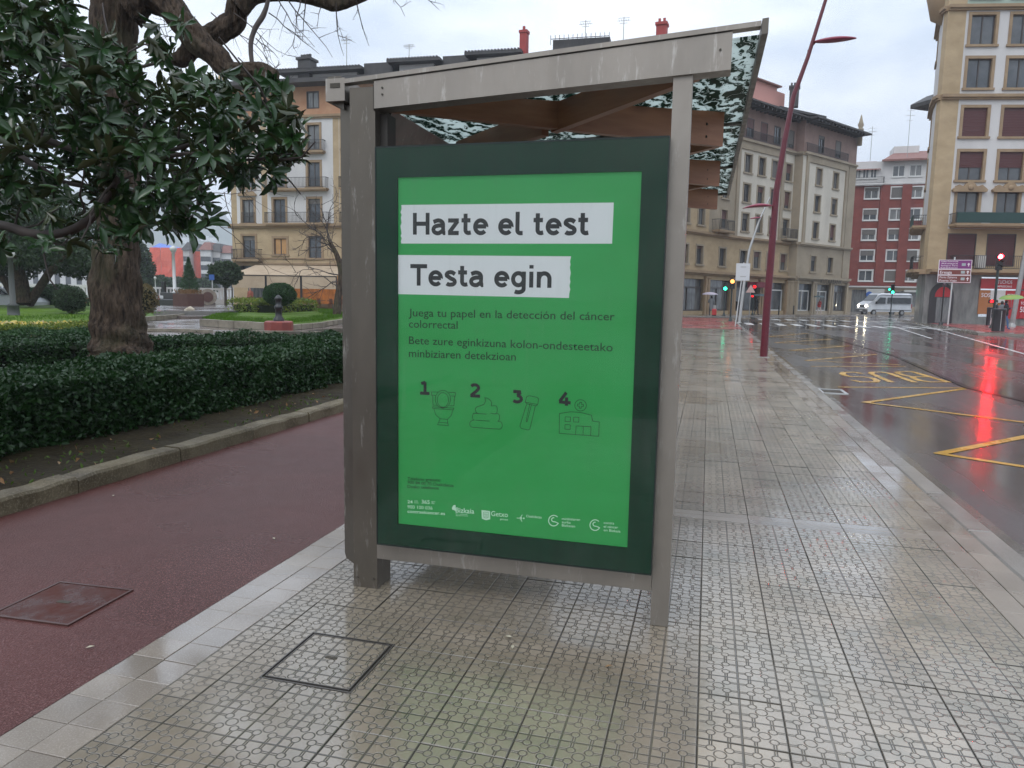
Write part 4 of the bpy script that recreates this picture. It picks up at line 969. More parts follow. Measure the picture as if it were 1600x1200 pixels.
def rail(b, base, ang, s0, s1, z, out, h=1.0, n=None, mesh_m=None, name='balcony', slab_m=None):
    """balcony slab with iron railing"""
    loc = Vector(base) + Vector((math.cos(ang) * s0, math.sin(ang) * s0, z)); L = s1 - s0
    sb = MB(); sb.box(0, L, -out, -.002, -.16, 0); sb.box(.1, L - .1, -out + .08, -.002, -.26, -.16); o = sb.build(name, slab_m or M_ochreD, b, loc, ang)
    r = MB(); r.box(.0, L, -out + .02, -out + .06, h - .04, h); r.box(0, L, -out + .02, -out + .06, .06, .1)
    r.box(0, .04, -out + .06, 0, h - .04, h); r.box(L - .04, L, -out + .06, 0, h - .04, h)
    k = n or max(4, int(L / .14))
    for i in range(k + 1): x = .02 + (L - .04) * i / k; r.box(x - .012, x + .012, -out + .03, -out + .05, .1, h - .04)
    for i in range(int(out / .15)): 
        for x in (.02, L - .02): y = -out + .06 + i * .15; r.box(x - .012, x + .012, y, y + .02, 0, h - .04)
    r.build('railing', M_iron, o)
    if mesh_m: MB().box(.02, L - .02, -out + .0, -out + .018, .03, h + .02).build('screen', mesh_m, o)
    return o
def wall(b, base, ang, L, zs, holes, mats, matfn, depth=9, name='wall', splits=(), back=True):
    """front wall with real openings; cells between the cuts"""
    S = sorted(set([0, L] + [x for h in holes for x in (h[0] - h[2] / 2, h[0] + h[2] / 2)] + list(splits))); S = [s for s in S if -1e-6 <= s <= L + 1e-6]
    Zs = sorted(set(zs + [z for h in holes for z in (h[1], h[1] + h[3])])); mb = MB()
    for i in range(len(S) - 1):
        for j in range(len(Zs) - 1):
            if S[i + 1] - S[i] < 1e-4 or Zs[j + 1] - Zs[j] < 1e-4: continue
            cs, cz = (S[i] + S[i + 1]) / 2, (Zs[j] + Zs[j + 1]) / 2
            if any(abs(cs - h[0]) < h[2] / 2 and h[1] < cz < h[1] + h[3] for h in holes): continue
            mb.add([(S[i], 0, Zs[j]), (S[i + 1], 0, Zs[j]), (S[i + 1], 0, Zs[j + 1]), (S[i], 0, Zs[j + 1])], [(0, 1, 2, 3)], matfn(cs, cz))
    if back:
        Z0, Z1_ = zs[0], zs[-1]
        zl = sorted(zs)
        for j in range(len(zl) - 1):
            for x in (0, L): mb.add([(x, 0, zl[j]), (x, depth, zl[j]), (x, depth, zl[j + 1]), (x, 0, zl[j + 1])], [(0, 1, 2, 3)], matfn(x + (.01 if x == 0 else -.01), (zl[j] + zl[j + 1]) / 2))
        mb.add([(0, depth, Z0), (L, depth, Z0), (L, depth, Z1_), (0, depth, Z1_)], [(0, 1, 2, 3)], matfn(.01, Z1_ - .1))
    return mb.build(name, mats, b, base, ang)
def span(p0, p1): d = Vector(p1) - Vector(p0); return d.length, math.atan2(d.y, d.x)

# ---------------- ochre corner block behind the terrace (left) 
A0, A1 = D(365, 73), D(1066, 63.5); LA, aA = span(A0, A1)
bA = thing('apartment_building', 'ochre stone and white apartment building with balconies above the cream terrace awnings', 'building', A0)
O = Vector((0, 0, 0)); colsA = [1.85, 5.25, 8.95] + [12.6 + 3.6 * k for k in range(8)]
holes = []; wins = []
def sA(u): # facade coordinate of a sighting column
    lo, hi = 0, LA
    for _ in range(40):
        m_ = (lo + hi) / 2; pt = A0 + (A1 - A0) * (m_ / LA); c = RM.transposed() @ (Vector((pt.x, pt.y, 1.5)) - C0); uu = CX + FPX * c.x / -c.z
        if uu < u: lo = m_
        else: hi = m_
    return lo
for k, s in enumerate(colsA):
    wins.append((s, 18.75, 1.15, 1.45, 'P'))
    wins.append((s, 14.95, 1.25, 2.25, 'A')); wins.append((s, 11.5, 1.25, 2.25, 'A')); wins.append((s, 8.1, 1.25, 2.25, 'A'))
    wins.append((s, 4.75 if k != 1 else 5.05, 1.35, 2.1 if k != 1 else 1.55, 'A'))
opn = [(2.6, 2.45, 3.6, 1.75), (7.1, 2.45, 3.3, 1.75), (11.2, 2.45, 3.3, 1.75)] + [(15.4 + 4.2 * k, 0, 3.2, 3.9) for k in range(6)]
def mfA(s, z):
    if z > 18: return 2
    if z < 7.75: return 0
    for c in (0, 3.35, 10.95): 
        if c <= s < c + .62: return 0
    if s > 11.6 and (s - 11.6) % 7.2 < .6: return 0
    return 1
spl = [.62, 3.35, 3.97, 10.95, 11.57] + [11.6 + 7.2 * k + d for k in range(5) for d in (0, .6)]
wall(bA, O, aA, LA, [0, 7.75, 18, 20.7], [(a, b_, c, d) for a, b_, c, d, e in wins] + opn, [M_ochre, M_wall, M_pinkatt], mfA, 10, splits=spl)
for (s, z, w_, h_, st) in wins:
    lit = abs(s - 5.25) < .1 and z < 6
    put_window(bA, O, aA, s, z, w_, h_, st, blind=0 if z > 9 or lit else None, blindm=M_blindG, glass=M_glit if lit else None)
for (s, z, w_, h_) in opn:
    MB().box(-w_ / 2, w_ / 2, .5, .55, 0, h_).build('shop_glass', M_glit if 9 < s < 14 else M_glassw, bA, Vector((math.cos(aA) * s, math.sin(aA) * s, z)), aA)
def band(b, base, ang, s0, s1, z0, z1, out, m, name='cornice'):
    loc = Vector(base) + Vector((math.cos(ang) * s0, math.sin(ang) * s0, 0)); mb = MB(); L = s1 - s0; h = z1 - z0
    mb.box(0, L, -out, -.001, z0 + h * .4, z1); mb.box(.0, L, -out * .55, -.002, z0, z0 + h * .4); return mb.build(name, m, b, loc, ang)
band(bA, O, aA, -.3, LA, 7.6, 8.0, .4, M_ochreD); band(bA, O, aA, -.1, LA, 3.95, 4.25, .2, M_ochreD); band(bA, O, aA, -.1, LA, 17.75, 18.1, .25, M_ochreD); band(bA, O, aA, -.1, LA, 4.6, 4.72, .1, M_ochreD, 'string_course')
# pediment over the first bay
for s in (1.85,):
    pd = MB(); pd.xprism([(-.95, 0), (.95, 0), (1.0, .12), (.55, .5), (.18, .3), (0, .6), (-.18, .3), (-.55, .5), (-1.0, .12)], -.25, -.01); pd.build('pediment', M_ochreD, bA, Vector((math.cos(aA) * s, math.sin(aA) * s, 10.68)), aA)
rail(bA, O, aA, 4.0, 10.5, 11.3, .7); rail(bA, O, aA, 4.0, 10.7, 8.05, .7); rail(bA, O, aA, 7.9, 10.2, 14.75, .6); rail(bA, O, aA, .3, 3.3, 4.55, .7); rail(bA, O, aA, 11.8, 22, 11.3, .7); rail(bA, O, aA, 11.8, 22, 8.05, .7); rail(bA, O, aA, 1.1, 2.6, 8.1, .12)
ev = MB(); ev.box(-1.5, LA + .8, -1.5, 10, 20.7, 20.95); ev.box(-1.3, LA + .6, -1.3, 10, 20.95, 21.15)
ev.build('eaves', M_roofd, bA, O, aA)
rf = MB(); rf.box(1, LA, 0, 10, 21.15, 21.4); rf.build('roof', M_roofd, bA, O, aA)
# penthouses with their own dark eaves, measured left to right
for (u0, u1, vl, vr, off) in ((425, 556, 127, 114, 1.6), (597, 678, 112, 103, 1.2), (716, 803, 102, 92, 1.2)):
    dd0 = 73 - (u0 - 365) / 701 * 9.5 + 1.5; s0, s1 = sA(u0), sA(u1); zt = (W(u0, vl, dd0).z + W(u1, vr, dd0 - 1).z) / 2
    ph = MB(); ph.box(s0 + .9, s1 - .9, off + 1, 8, 21.4, zt - .25); o = ph.build('penthouse', M_wall, bA, O, aA)
    er = MB(); er.box(s0, s1, off, 8.8, zt - .28, zt); 
    nt_ = int((s1 - s0) / .3)
    for i in range(nt_): x = s0 + .05 + i * (s1 - s0 - .1) / nt_; er.box(x, x + .16, off - .06, 8.8, zt, zt + .10)
    er.build('eave', M_roofd, o)
    g_ = MB()
    for i in range(int((s1 - s0 - 2.2) / 1.7)): x = s0 + 1.3 + i * 1.7; g_.box(x, x + 1.3, off + .96, off + .998, 22.0, zt - .75)
    if g_.f: g_.build('glazing', M_glassw, o)
for (u0, u1, v0, zdn) in ((556, 600, 113, 1), (678, 718, 103, 1), (848, 936, 80, 1)):
    s0, s1 = sA(u0), sA(u1); dd0 = 73 - (u0 - 365) / 701 * 9.5 + 2; zt = W((u0 + u1) / 2, v0, dd0).z
    MB().box(s0, s1, 2.2, 8, 21.4, zt).build('roof_block', M_roofd, bA, O, aA)
MB().box(sA(934), sA(1062), 1.9, 8, 21.4, W(990, 86, 67).z).build('roof_block', M_wall, bA, O, aA)
tr_ = MB(); s0, s1 = sA(845), sA(935); zt = W(890, 78, 68).z; tr_.box(s0, s1, 1.9, 1.95, zt, zt + .05)
for i in range(14): x = s0 + (s1 - s0) * i / 13; tr_.box(x, x + .04, 1.9, 1.94, zt - .5, zt + .35)
tr_.build('roof_railing', M_iron, bA, O, aA)
M_redch = mat('red_chimney', (.36, .045, .04), .7, c2=(.28, .04, .035), scale=2, space='World')
def chim(b, u, v0, v1, wpx, dd, m, pots=0, name='chimney'):
    p = D(u, dd) - Vector(b.location); zt = W(u, v0, dd).z; zb = W(u, v1, dd).z - 1.8; w_ = wpx * dd / FPX; mb = MB()
    mb.box(-w_ * .42, w_ * .42, -w_ * .3, w_ * .5, zb, zt - .35); mb.box(-w_ * .5, w_ * .5, -w_ * .4, w_ * .6, zt - .35, zt - .12)
    for i in range(pots): x = -w_ * .4 + w_ * .8 * (i + .5) / pots; mb.box(x - .1, x + .1, -.1, .1, zt - .12, zt + .25)
    return mb.build(name, m, b, (p.x, p.y, 0), -.1)
chim(bA, 811, 63, 92, 13, 69, M_redch, 1); chim(bA, 1017, 52, 70, 18, 66, M_redch, 2); chim(bA, 484, 103, 118, 24, 74, M_roofd, 4)
def antenna(u, v0, v1, dd, label, tilt=0):
    p = D(u, dd); zb, zt = W(u, v1, dd).z - .4, W(u, v0, dd).z; t = thing('antenna', label, 'antenna', (p.x, p.y, zb))
    MB().tube([(0, 0, 0), (0, 0, zt - zb)], .035, 6).build('mast', M_gal, t); mb = MB(); h = zt - zb
    for z, w_ in ((.95, .5), (.85, .6), (.75, .35)): mb.box(-w_, w_, -.015, .015, h * z - .015, h * z + .015)
    for x in (-.4, -.2, .0, .2, .4): mb.box(x - .012, x + .012, -.3, .3, h * .85 + .016, h * .85 + .04)
    mb.build('aerial', M_gal, t)
antenna(545, 72, 110, 73, 'four armed roof antenna above the leftmost penthouse'); antenna(639, 84, 102, 72, 'small roof antenna above the second penthouse'); antenna(903, 50, 80, 68, 'roof antenna left of the two above the shelter roof'); antenna(960, 45, 76, 67, 'roof antenna nearest the wide red chimney')
antenna(1343, 205, 252, 100, 'thin mast on the roof between stone and brick blocks'); antenna(1399, 178, 246, 102, 'tall lattice mast above the red brick building')
def finial(b, u, v0, v1, dd, m):
    p = D(u, dd) - Vector(b.location); zt, zb = W(u, v0, dd).z, W(u, v1, dd).z; h = zt - zb
    MB().lathe([(.28, -1), (.28, h * .25), (.36, h * .28), (.36, h * .34), (.2, h * .38), (.34, h * .52), (.22, h * .66), (.06, h * .95), (.0, h)], (p.x, p.y, zb), 10).build('finial', m, b)
finial(bA, 354, 121, 155, 74, M_ochre)

# terrace awnings in front
aw0, aw1 = D(362, 66), D(527, 64.5); Law, aaw = span(aw0, aw1)
M_canvas = mat('cream_canvas', (.46, .36, .25), .8, c2=(.37, .28, .19), scale=.8, space='World')
for k in range(3):
    tw = thing('terrace_awning', ('left', 'middle', 'right')[k] + ' cream terrace awning in front of the ochre building', 'awning', aw0 + (aw1 - aw0) * (k / 3), aaw, group='cream terrace awnings'); l = Law / 3 - .04
    mb = MB(); mb.hexa([(0, 0, 2.9), (l, 0, 2.9), (l, 4.5, 3.9), (0, 4.5, 3.9), (0, 0, 2.94), (l, 0, 2.94), (l, 4.5, 3.94), (0, 4.5, 3.94)]); mb.build('roof_cloth', M_canvas, tw)
    MB().box(.05, l - .05, -.02, .0, 1.75, 2.85).build('front_cloth', M_canvas, tw)
    fr = MB(); fr.box(0, l, -.05, .05, 2.83, 2.9); fr.box(0, .07, -.05, .05, 0, 2.83); fr.box(l - .07, l, -.05, .05, 0, 2.83); fr.build('frame', M_iron, tw)
M_lampw = mat('warm_lamp', (1, .7, .3), .5, emit=(1, .62, .25), estr=5)
ex = MB(); 
tt = thing('terrace_furniture', 'dark tables and chairs of the cafe terrace under the awnings', 'cafe furniture', aw0, aaw)
for i in range(9):
    x = .8 + i * 1.15; ch_ = MB(); ch_.box(x, x + .7, .5, 1.2, .70, .74); ch_.box(x + .32, x + .38, .82, .88, 0, .70); ch_.build('table', mat('dark_wood', (.05, .03, .02), .5), tt)
    cc = MB(); cc.box(x - .3, x - .0, 1.4, 1.75, .42, .46); cc.box(x - .3, x, 1.72, 1.76, .46, .9)
    for (a_, b_) in ((x - .29, 1.42), (x - .04, 1.42), (x - .29, 1.7), (x - .04, 1.7)): cc.box(a_, a_ + .03, b_, b_ + .03, 0, .42)
    cc.build('chair', mat('rattan', (.2, .07, .03), .6), tt)
gw = MB(); gw.box(4.8, 10.4, 2.4, 2.44, .4, 2.7); o = gw.build('windbreak', mat('orange_lit_glass', (.55, .2, .05), .3, c2=(.12, .05, .03), scale=1.3, emit=(1, .35, .08), estr=.12, stretch=(2, 2, 1)), tt)
gw = MB(); gw.box(.3, 4.7, 2.4, 2.44, .5, 2.6); gw.build('windbreak', M_glassl, tt)
mb = MB(); mb.sphere((7.2, 1.6, 3.05), .22, .22, .09); mb.build('pendant_lamp', M_lampw, tt)

# ---------------- curved cream block right of the shelter
P = [D(1050, 66), D(1102, 70.5), D(1143, 74), D(1228, 80.5), D(1241, 80), D(1322, 87.5)]
bB = thing('apartment_building', 'cream and brown stone apartment building with shops, seen right of the shelter', 'building', P[0])
def rel(p): return Vector((p.x - P[0].x, p.y - P[0].y, 0))
HB = 20.6
def segB(i, j, cols_, kind):
    L, a = span(P[i], P[j]); base = rel(P[i]); holes = []; wn = []
    for s in cols_:
        for z in (8.4, 11.3, 14.2): wn.append((s * L, z, 1.15, 1.75, 'B'))
        wn.append((s * L, 17.7, 1.1, 1.7, 'P')); wn.append((s * L, 4.75, 1.2, 1.7, 'B'))
    ns = max(1, round(L / 4.2)); shops = [((k + .5) * L / ns, 0.35, L / ns - .9, 3.0) for k in range(ns)]
    def mf(s, z):
        if z > 17.2: return 3
        if z > 7.6: return 1 if (kind == 'bay') else 2
        return 0
    wall(bB, base, a, L, [0, 4.2, 7.6, 17.2, HB], [w_[:4] for w_ in wn] + shops, [M_ochre if i < 3 else M_beige, M_cream, M_beige if i else M_ochre, M_mauve], mf, 9)
    for (s, z, w_, h_, st) in wn: put_window(bB, base, a, s, z, w_, h_, st, blindm=M_blindG if rnd.random() < .6 else M_blindB)
    for (s, z, w_, h_) in shops:
        l0 = base + Vector((math.cos(a) * s, math.sin(a) * s, z)); g_ = MB().box(-w_ / 2, w_ / 2, .35, .4, 0, h_).build('shop_window', rnd.choice((M_glassw, M_glassl, M_glassl)), bB, l0, a)
        fr = MB(); fr.box(-w_ / 2, w_ / 2, .25, .349, 0, .12); fr.box(-w_ / 2, w_ / 2, .25, .349, h_ * .72, h_ * .76)
        for x in (-w_ / 2, -.04, w_ / 2 - .08): fr.box(x, x + .08, .25, .349, .12, h_ * .72)
        fr.build('shop_frame', rnd.choice((M_sashW, M_sashD)), g_)
        for x in (-w_ / 2 - .38, w_ / 2 + .02): MB().box(x, x + .36, -.22, -.002, -.33, h_ + .1).box(x - .05, x + .41, -.28, -.002, h_ + .1, h_ + .3).build('pier', M_ochreD if i < 3 else M_beige, bB, l0, a)
    band(bB, base, a, 0, L, 7.45, 7.8, .35, M_ochreD if i < 3 else M_beige); band(bB, base, a, 0, L, 3.75, 4.15, .45, M_ochreD if i < 3 else M_beige); band(bB, base, a, 0, L, 17.0, 17.35, .3, M_beige)
    e_ = MB(); e_.box(-.3, L + .3, -1.5, 6, HB, HB + .16); 
    for k in range(int(L / .75)): e_.box(.2 + k * .75, .36 + k * .75, -1.35, -.01, HB - .28, HB - .002)
    e_.build('eaves', M_roofd, bB, base, a)
    rr = MB(); rr.add([(-.3, -1.5, HB + .17), (L + .3, -1.5, HB + .17), (L + .3, 4, HB + 1.3), (-.3, 4, HB + 1.3)], [(0, 1, 2, 3)]); rr.build('roof', M_roofd, bB, base, a)
    return L, a, base
segB(0, 1, (.3, .75), 'x'); segB(1, 2, (.55,), 'x')
L1, a1_, b1_ = segB(2, 3, (.16, .40, .64, .90), 'bay')
# projecting corner bays
segB(3, 4, (), 'x')
L2, a2_, b2_ = segB(4, 5, (.30, .62), 'bay')
for (base, a, L, c0, c1) in ((b1_, a1_, L1, .02, .76), (b2_, a2_, L2, .1, .80)):   # stone edging of the white fields
    s0, s1 = c0 * L, c1 * L; fr = MB()
    for (x0, x1, z0, z1) in ((s0 - .5, s0, 7.8, 17.0), (s1, s1 + .5, 7.8, 17.0)): fr.box(x0, x1, -.14, -.001, z0, z1)
    fr.box(s0, s1, -.14, -.001, 16.4, 17.0); fr.build('quoin', M_beige, bB, base, a)
MB().box(L2 * .86, L2, -.1, -.001, 4.2, 17.0).build('quoin', M_beige, bB, b2_, a2_)
rail(bB, b1_, a1_, L1 * .80, L1, 8.1, .9, slab_m=M_beige); rail(bB, b1_, a1_, 0.1, L1 * .8, 17.4, .25, h=.9, slab_m=M_beige); rail(bB, b2_, a2_, .3, L2 * .8, 17.4, .25, h=.9, slab_m=M_beige)
rail(bB, rel(P[1]), span(P[1], P[2])[1], .5, 3.3, 8.1, .9)
# glazed roof terraces
for (u0, u1, v0, v1) in ((1238, 1268, 178, 202), (1288, 1320, 193, 214)):
    dd = 80 + (u0 - 1228) / 90 * 7 + 2.5; a_, c_ = W(u0, v1, dd), W(u1, v0, dd); LL, an = span(D(u0, dd), D(u1, dd + 2)); h_ = c_.z - a_.z + .5
    g_ = MB(); g_.box(0, LL, 0, 3, 0, h_); o = g_.build('roof_terrace', mat('glazed_box', (.34, .38, .38), .12), bB, Vector((a_.x - P[0].x, a_.y - P[0].y, a_.z - .5)), an)
    fr = MB(); fr.box(-.1, LL + .1, -.1, 3.1, h_, h_ + .18)
    for i in range(6): x = LL * i / 5; fr.box(x - .04, x + .04, -.04, -.001, 0, h_)
    fr.build('frame', M_sashD, o)
pk = D(1178, 84); PHk = MB(); PHk.box(-5.5, 2.2, 0, 5, HB + .4, W(1180, 142, 84).z); PHk.box(2.2, 3.9, 0, 3, HB + .4, W(1215, 148, 84).z)
M_pinkh = mat('pink_render', (.55, .27, .23), .8); PHk.build('pink_penthouse', M_pinkh, bB, rel(pk), span(P[2], P[3])[1])
MB().box(-6, 2.6, -.4, 5.4, W(1180, 142, 84).z, W(1180, 142, 84).z + .15).build('penthouse_roof', M_rooft, bB, rel(pk), span(P[2], P[3])[1])
chim(bB, 1221, 144, 152, 16, 85, M_roofd, 3); finial(bB, 1325, 187, 220, 87, M_beige)
for (u0, u1, v) in ((1180, 1232, 173), (1225, 1296, 178)):
    dd = 79; a_, c_ = D(u0, dd), D(u1, dd + 4); LL, an = span(a_, c_); z_ = W((u0 + u1) / 2, v, dd + 2).z
    mb = MB(); mb.box(0, LL, 2, 6, z_ - .15, z_ + .1); mb.box(.6, LL - .6, 2.6, 5.6, HB + .3, z_ - .15); mb.build('roof_block', M_roofd if v > 175 else M_cream, bB, rel(a_), an)
def wall_text(s, b, base, ang, s0, z, wdt, h, m, y=-.03, bold=.01):
    o = text_on(s, 0, 0, wdt, m, b, 0, bold, h); o.location = Vector(base) + Vector((math.cos(ang) * s0 + math.sin(ang) * -y * 1, math.sin(ang) * s0 - math.cos(ang) * -y, z)); o.rotation_euler = (0, 0, ang); return o
wall_text('KUTXABANK', bB, b2_, a2_, L2 * .38, 3.45, L2 * .42, .5, M_gap, -.5)
MB().box(-1.3, 1.3, -1.2, -.05, 2.75, 3.3).build('shop_awning', mat('maroon_canvas', (.16, .015, .03), .7), bB, b1_ + Vector((math.cos(a1_) * L1 * .38, math.sin(a1_) * L1 * .38, 0)), a1_)

# ---------------- red brick block
C1_, C2_ = D(1300, 107), D(1452, 103); LC, aC = span(C1_, C2_)
bC = thing('apartment_building', 'red brick apartment building with white windows behind the minibus', 'building', C1_)
kC = 9.27  # px per metre sideways... about 1140/105 of the view at this range
def sC(u): 
    lo, hi = 0, LC
    for _ in range(30):
        m_ = (lo + hi) / 2; pt = C1_ + (C2_ - C1_) * (m_ / LC); c = RM.transposed() @ (Vector((pt.x, pt.y, 1.5)) - C0); uu = CX + FPX * c.x / -c.z
        if uu < u: lo = m_
        else: hi = m_
    return lo
wn = []
for u in (1314, 1349, 1390, 1416, 1442): 
    for z in (4.5, 7.35, 10.3, 13.1, 16.1): wn.append((sC(u), z, 1.75, 1.45, 'C'))
for u in (1388, 1414): wn.append((sC(u), 19.05, 1.5, 1.5, 'N'))
for u in (1326, 1338, 1350): wn.append((sC(u), 18.95, .8, 1.3, 'N'))
sh_ = [(sC(1343), 0, 2.2, 3.2), (sC(1366), .8, 2.6, 2.2), (sC(1395), .8, 2.2, 2.2), (sC(1424), .9, 3.0, 2.2)]
wall(bC, O, aC, LC, [0, 3.55, 18.0, 21.2], [w_[:4] for w_ in wn] + sh_, [M_beige, M_brick, M_wall], lambda s, z: 0 if z < 3.55 else (1 if z < 18 else 2), 10)
for (s, z, w_, h_, st) in wn: put_window(bC, O, aC, s, z, w_, h_, st, blind=rnd.choice((0, 0, .3, .5, 1)) if st == 'C' else 0, blindm=M_blindG, glass=M_glit if (abs(s - sC(1390)) < .1 and z < 5) else None)
for (s, z, w_, h_) in sh_: MB().box(-w_ / 2, w_ / 2, .2, .25, 0, h_).build('shop_window', M_glassl, bC, Vector((math.cos(aC) * s, math.sin(aC) * s, z)), aC)
for u in (1330, 1370, 1403): x = sC(u); MB().box(x - .6, x + .6, -.3, -.001, 3.8, 17.9).build('pier', M_brick, bC, O, aC)
band(bC, O, aC, 0, LC, 3.5, 3.75, .4, M_wall); band(bC, O, aC, 0, LC, 17.9, 18.15, .15, M_wall)
sg = MB(); sg.box(sC(1352), sC(1380), -.35, -.05, 2.75, 3.35); sg.box(sC(1410), sC(1440), -.9, -.05, 2.95, 3.25); sg.build('shop_fascia', mat('grey_fascia', (.42, .42, .40), .5), bC, O, aC)
rf = MB(); x0, x1, xm = 0, LC, sC(1372)
rf.add([(xm - 1, -.9, 21.2), (LC + 1, -.9, 21.2), (LC + 1, 5, 23.3), (xm + 1.5, 5, 23.3)], [(0, 1, 2, 3)]); rf.add([(0, -.6, 20.0), (xm - 1, -.6, 20.0), (xm - 1, 4.5, 22.0), (0, 4.5, 22.0)], [(0, 1, 2, 3)])
rf.box(xm - 1, LC + 1, -.95, -.7, 21.05, 21.3); rf.build('roof', M_rooft, bC, O, aC)
MB().box(sC(1385), sC(1425), 4, 8, 22.5, 23.9).build('penthouse', M_wall, bC, O, aC)
rail(bC, O, aC, sC(1318), sC(1366), 18.1, .8, h=.9, slab_m=M_wall)

# ---------------- white corner block on the right
D0, D1 = D(1443, 54), D(1745, 53); LD, aD = span(D0, D1); Dm = D(1433, 56.5); Dn = D(1430, 66)
bD = thing('apartment_building', 'white apartment building with ochre corner pilaster and maroon blinds at right', 'building', D0)
def sD(u):
    lo, hi = 0, LD
    for _ in range(30):
        m_ = (lo + hi) / 2; pt = D0 + (D1 - D0) * (m_ / LD); c = RM.transposed() @ (Vector((pt.x, pt.y, 1.5)) - C0); uu = CX + FPX * c.x / -c.z
        if uu < u: lo = m_
        else: hi = m_
    return lo
wn = []
for k, u in enumerate((1497, 1558, 1619, 1680)):
    for z in (10.35, 13.4, 16.75, 19.7, 22.9): wn.append((sD(u) + (.25 if z > 18 else 0) * 0, z, 1.65, 2.0, 'D'))
    wn.append((sD(u), 7.35, 1.5, 2.4, 'D')); wn.append((sD(u - 3), 4.3, 1.9, 2.2, 'P'))
wn = [(s - (z - 10) * .0, z, w_, h_, st) for (s, z, w_, h_, st) in wn]
HD = 27
shopD = [(sD(1560), .55, sD(1590) - sD(1530), 2.9), (sD(1625), .55, 2.2, 2.9), (sD(1680), .55, 2.5, 2.9)]
def mfD(s, z):
    if z < 3.8: return 0
    if z < 6.9: return 1
    if s < 1.25: return 1
    if z > 22.2: return 3
    return 2
wall(bD, O, aD, LD, [0, 3.8, 6.9, 22.2, HD], [w_[:4] for w_ in wn] + shopD, [M_marble, M_ochre, M_wall, M_mint], mfD, 12, splits=[1.25], back=False)
for (s, z, w_, h_, st) in wn:
    bl = 1 if (z in (13.4,) or z < 5) else (.55 if z == 10.35 else 0)
    put_window(bD, O, aD, s, z, w_, h_, st, blind=bl, blindm=M_blindM if z < 15 else M_blindG, glass=M_glassw)
band(bD, O, aD, 0, LD, 3.6, 3.95, .9, M_ochreD); band(bD, O, aD, 0, LD, 15.95, 16.3, .3, M_ochreD); band(bD, O, aD, 0, LD, 22.0, 22.35, .3, M_ochreD)
M_gscreen = mat('green_screen', (.012, .045, .04), .6)
rail(bD, O, aD, sD(1471), sD(1640), 7.2, 1.1, h=.75, mesh_m=M_gscreen); rail(bD, O, aD, sD(1478), sD(1720), 3.96, .85, h=1.0)
for u in (1497, 1558, 1619):
    s = sD(u); pd = MB(); pd.xprism([(-1.15, 0), (1.15, 0), (1.2, .16), (.8, .5), (.45, .35), (.25, .62), (0, .72), (-.25, .62), (-.45, .35), (-.8, .5), (-1.2, .16)], -.32, -.01)
    pd.sphere((0, -.33, .3), .22, .08, .2, 10, 6); pd.build('pediment', M_ochreD, bD, Vector((math.cos(aD) * s, math.sin(aD) * s, 9.5)), aD)
# curved corner as facets
relD = lambda p: Vector((p.x - D0.x, p.y - D0.y, 0))
prev = D0
for i, q in enumerate((D(1437, 54.6), Dm, D(1431, 60), Dn)):
    L, a = span(q, prev)
    def mf2(s, z): return 0 if z < 3.8 else (1 if z < 6.9 or i in (0, 3) else (3 if z > 22.2 else 2))
    hs = []; st = []
    if i == 2:
        for z in (10.35, 13.4, 19.7): st.append((L * .5, z, 1.1, 2.0, 'D'))
    if i == 0: hs.append((L * .45, 0, .1, .1))
    ztop_ = HD if i < 3 else 14.5
    wall(bD, relD(q), a, L, [0, 3.8, 6.9, min(22.2, ztop_ - .1), ztop_], [w_[:4] for w_ in st], [M_marble, M_ochre, M_wall, M_mint], mf2, 4, back=False)
    for (s, z, w_, h_, sy) in st: put_window(bD, relD(q), a, s, z, w_, h_, sy, blind=0)
    band(bD, relD(q), a, 0, L, 3.6, 3.95, .9, M_ochreD)
    if i < 3: band(bD, relD(q), a, 0, L, 15.95, 16.3, .3, M_ochreD); band(bD, relD(q), a, 0, L, 22.0, 22.35, .3, M_ochreD)
    if i in (1, 2): rail(bD, relD(q), a, .0, L, 7.2, .9, h=.75, mesh_m=M_gscreen); rail(bD, relD(q), a, 0, L, 3.96, .7)
    prev = q
tq = D(1440, 55.6); MB().lathe([(.2, 21.6), (1.0, 22.1), (1.25, 23.2), (1.35, 23.6), (1.35, 27), (1.45, 27.2)], (tq.x - D0.x, tq.y - D0.y, 0), 20).build('corner_turret', M_ochreD, bD)
hd = D(1430, 59.5); mb = MB(); mb.box(-.9, .9, -.9, 1.2, 16.9, 17.2); mb.hexa([(-.9, -.9, 17.2), (.9, -.9, 17.2), (.9, 1.2, 17.2), (-.9, 1.2, 17.2), (.3, -.2, 17.9), (.9, -.2, 17.9), (.9, .8, 17.9), (.3, .8, 17.9)]); mb.build('corner_hood', M_roofd, bD, relD(hd), .6)
# arched doorway, shop fronts and their posters
M_shopred = mat('shop_red', (.42, .018, .025), .4, c2=(.34, .015, .02), scale=1, space='World'); M_orange = mat('poster_orange', (.35, .13, .04), .5); M_posterw = mat('poster_pale', (.55, .52, .5), .5)
dr = D0 + (D1 - D0) * (sD(1470) / LD); a = aD
ar = MB(); pts = [(-.85, 0)] + [(.85 * -math.cos(R(t_)), 2.0 + 1.0 * math.sin(R(t_))) for t_ in range(0, 181, 15)] + [(.85, 0)]; ar.xprism(pts, -.06, -.02)
o = ar.build('arched_doorway', mat('dark_recess', (.03, .028, .03), .4), bD, relD(dr), a)
MB().box(-.35, .6, -.08, -.0605, .05, 1.9).build('door', M_glassl, o); fan = MB(); fan.xprism([(-.6 * math.cos(R(t_)) + .1, 1.95 + .75 * math.sin(R(t_))) for t_ in range(0, 181, 20)], -.08, -.0605); fan.build('fanlight', M_shopred, o)
def dpanel(u0, u1, z0, z1, out, m, name):
    s0, s1 = sD(u0), sD(u1); return MB().box(s0, s1, -out - .04, -out, z0, z1).build(name, m, bD, O, aD)
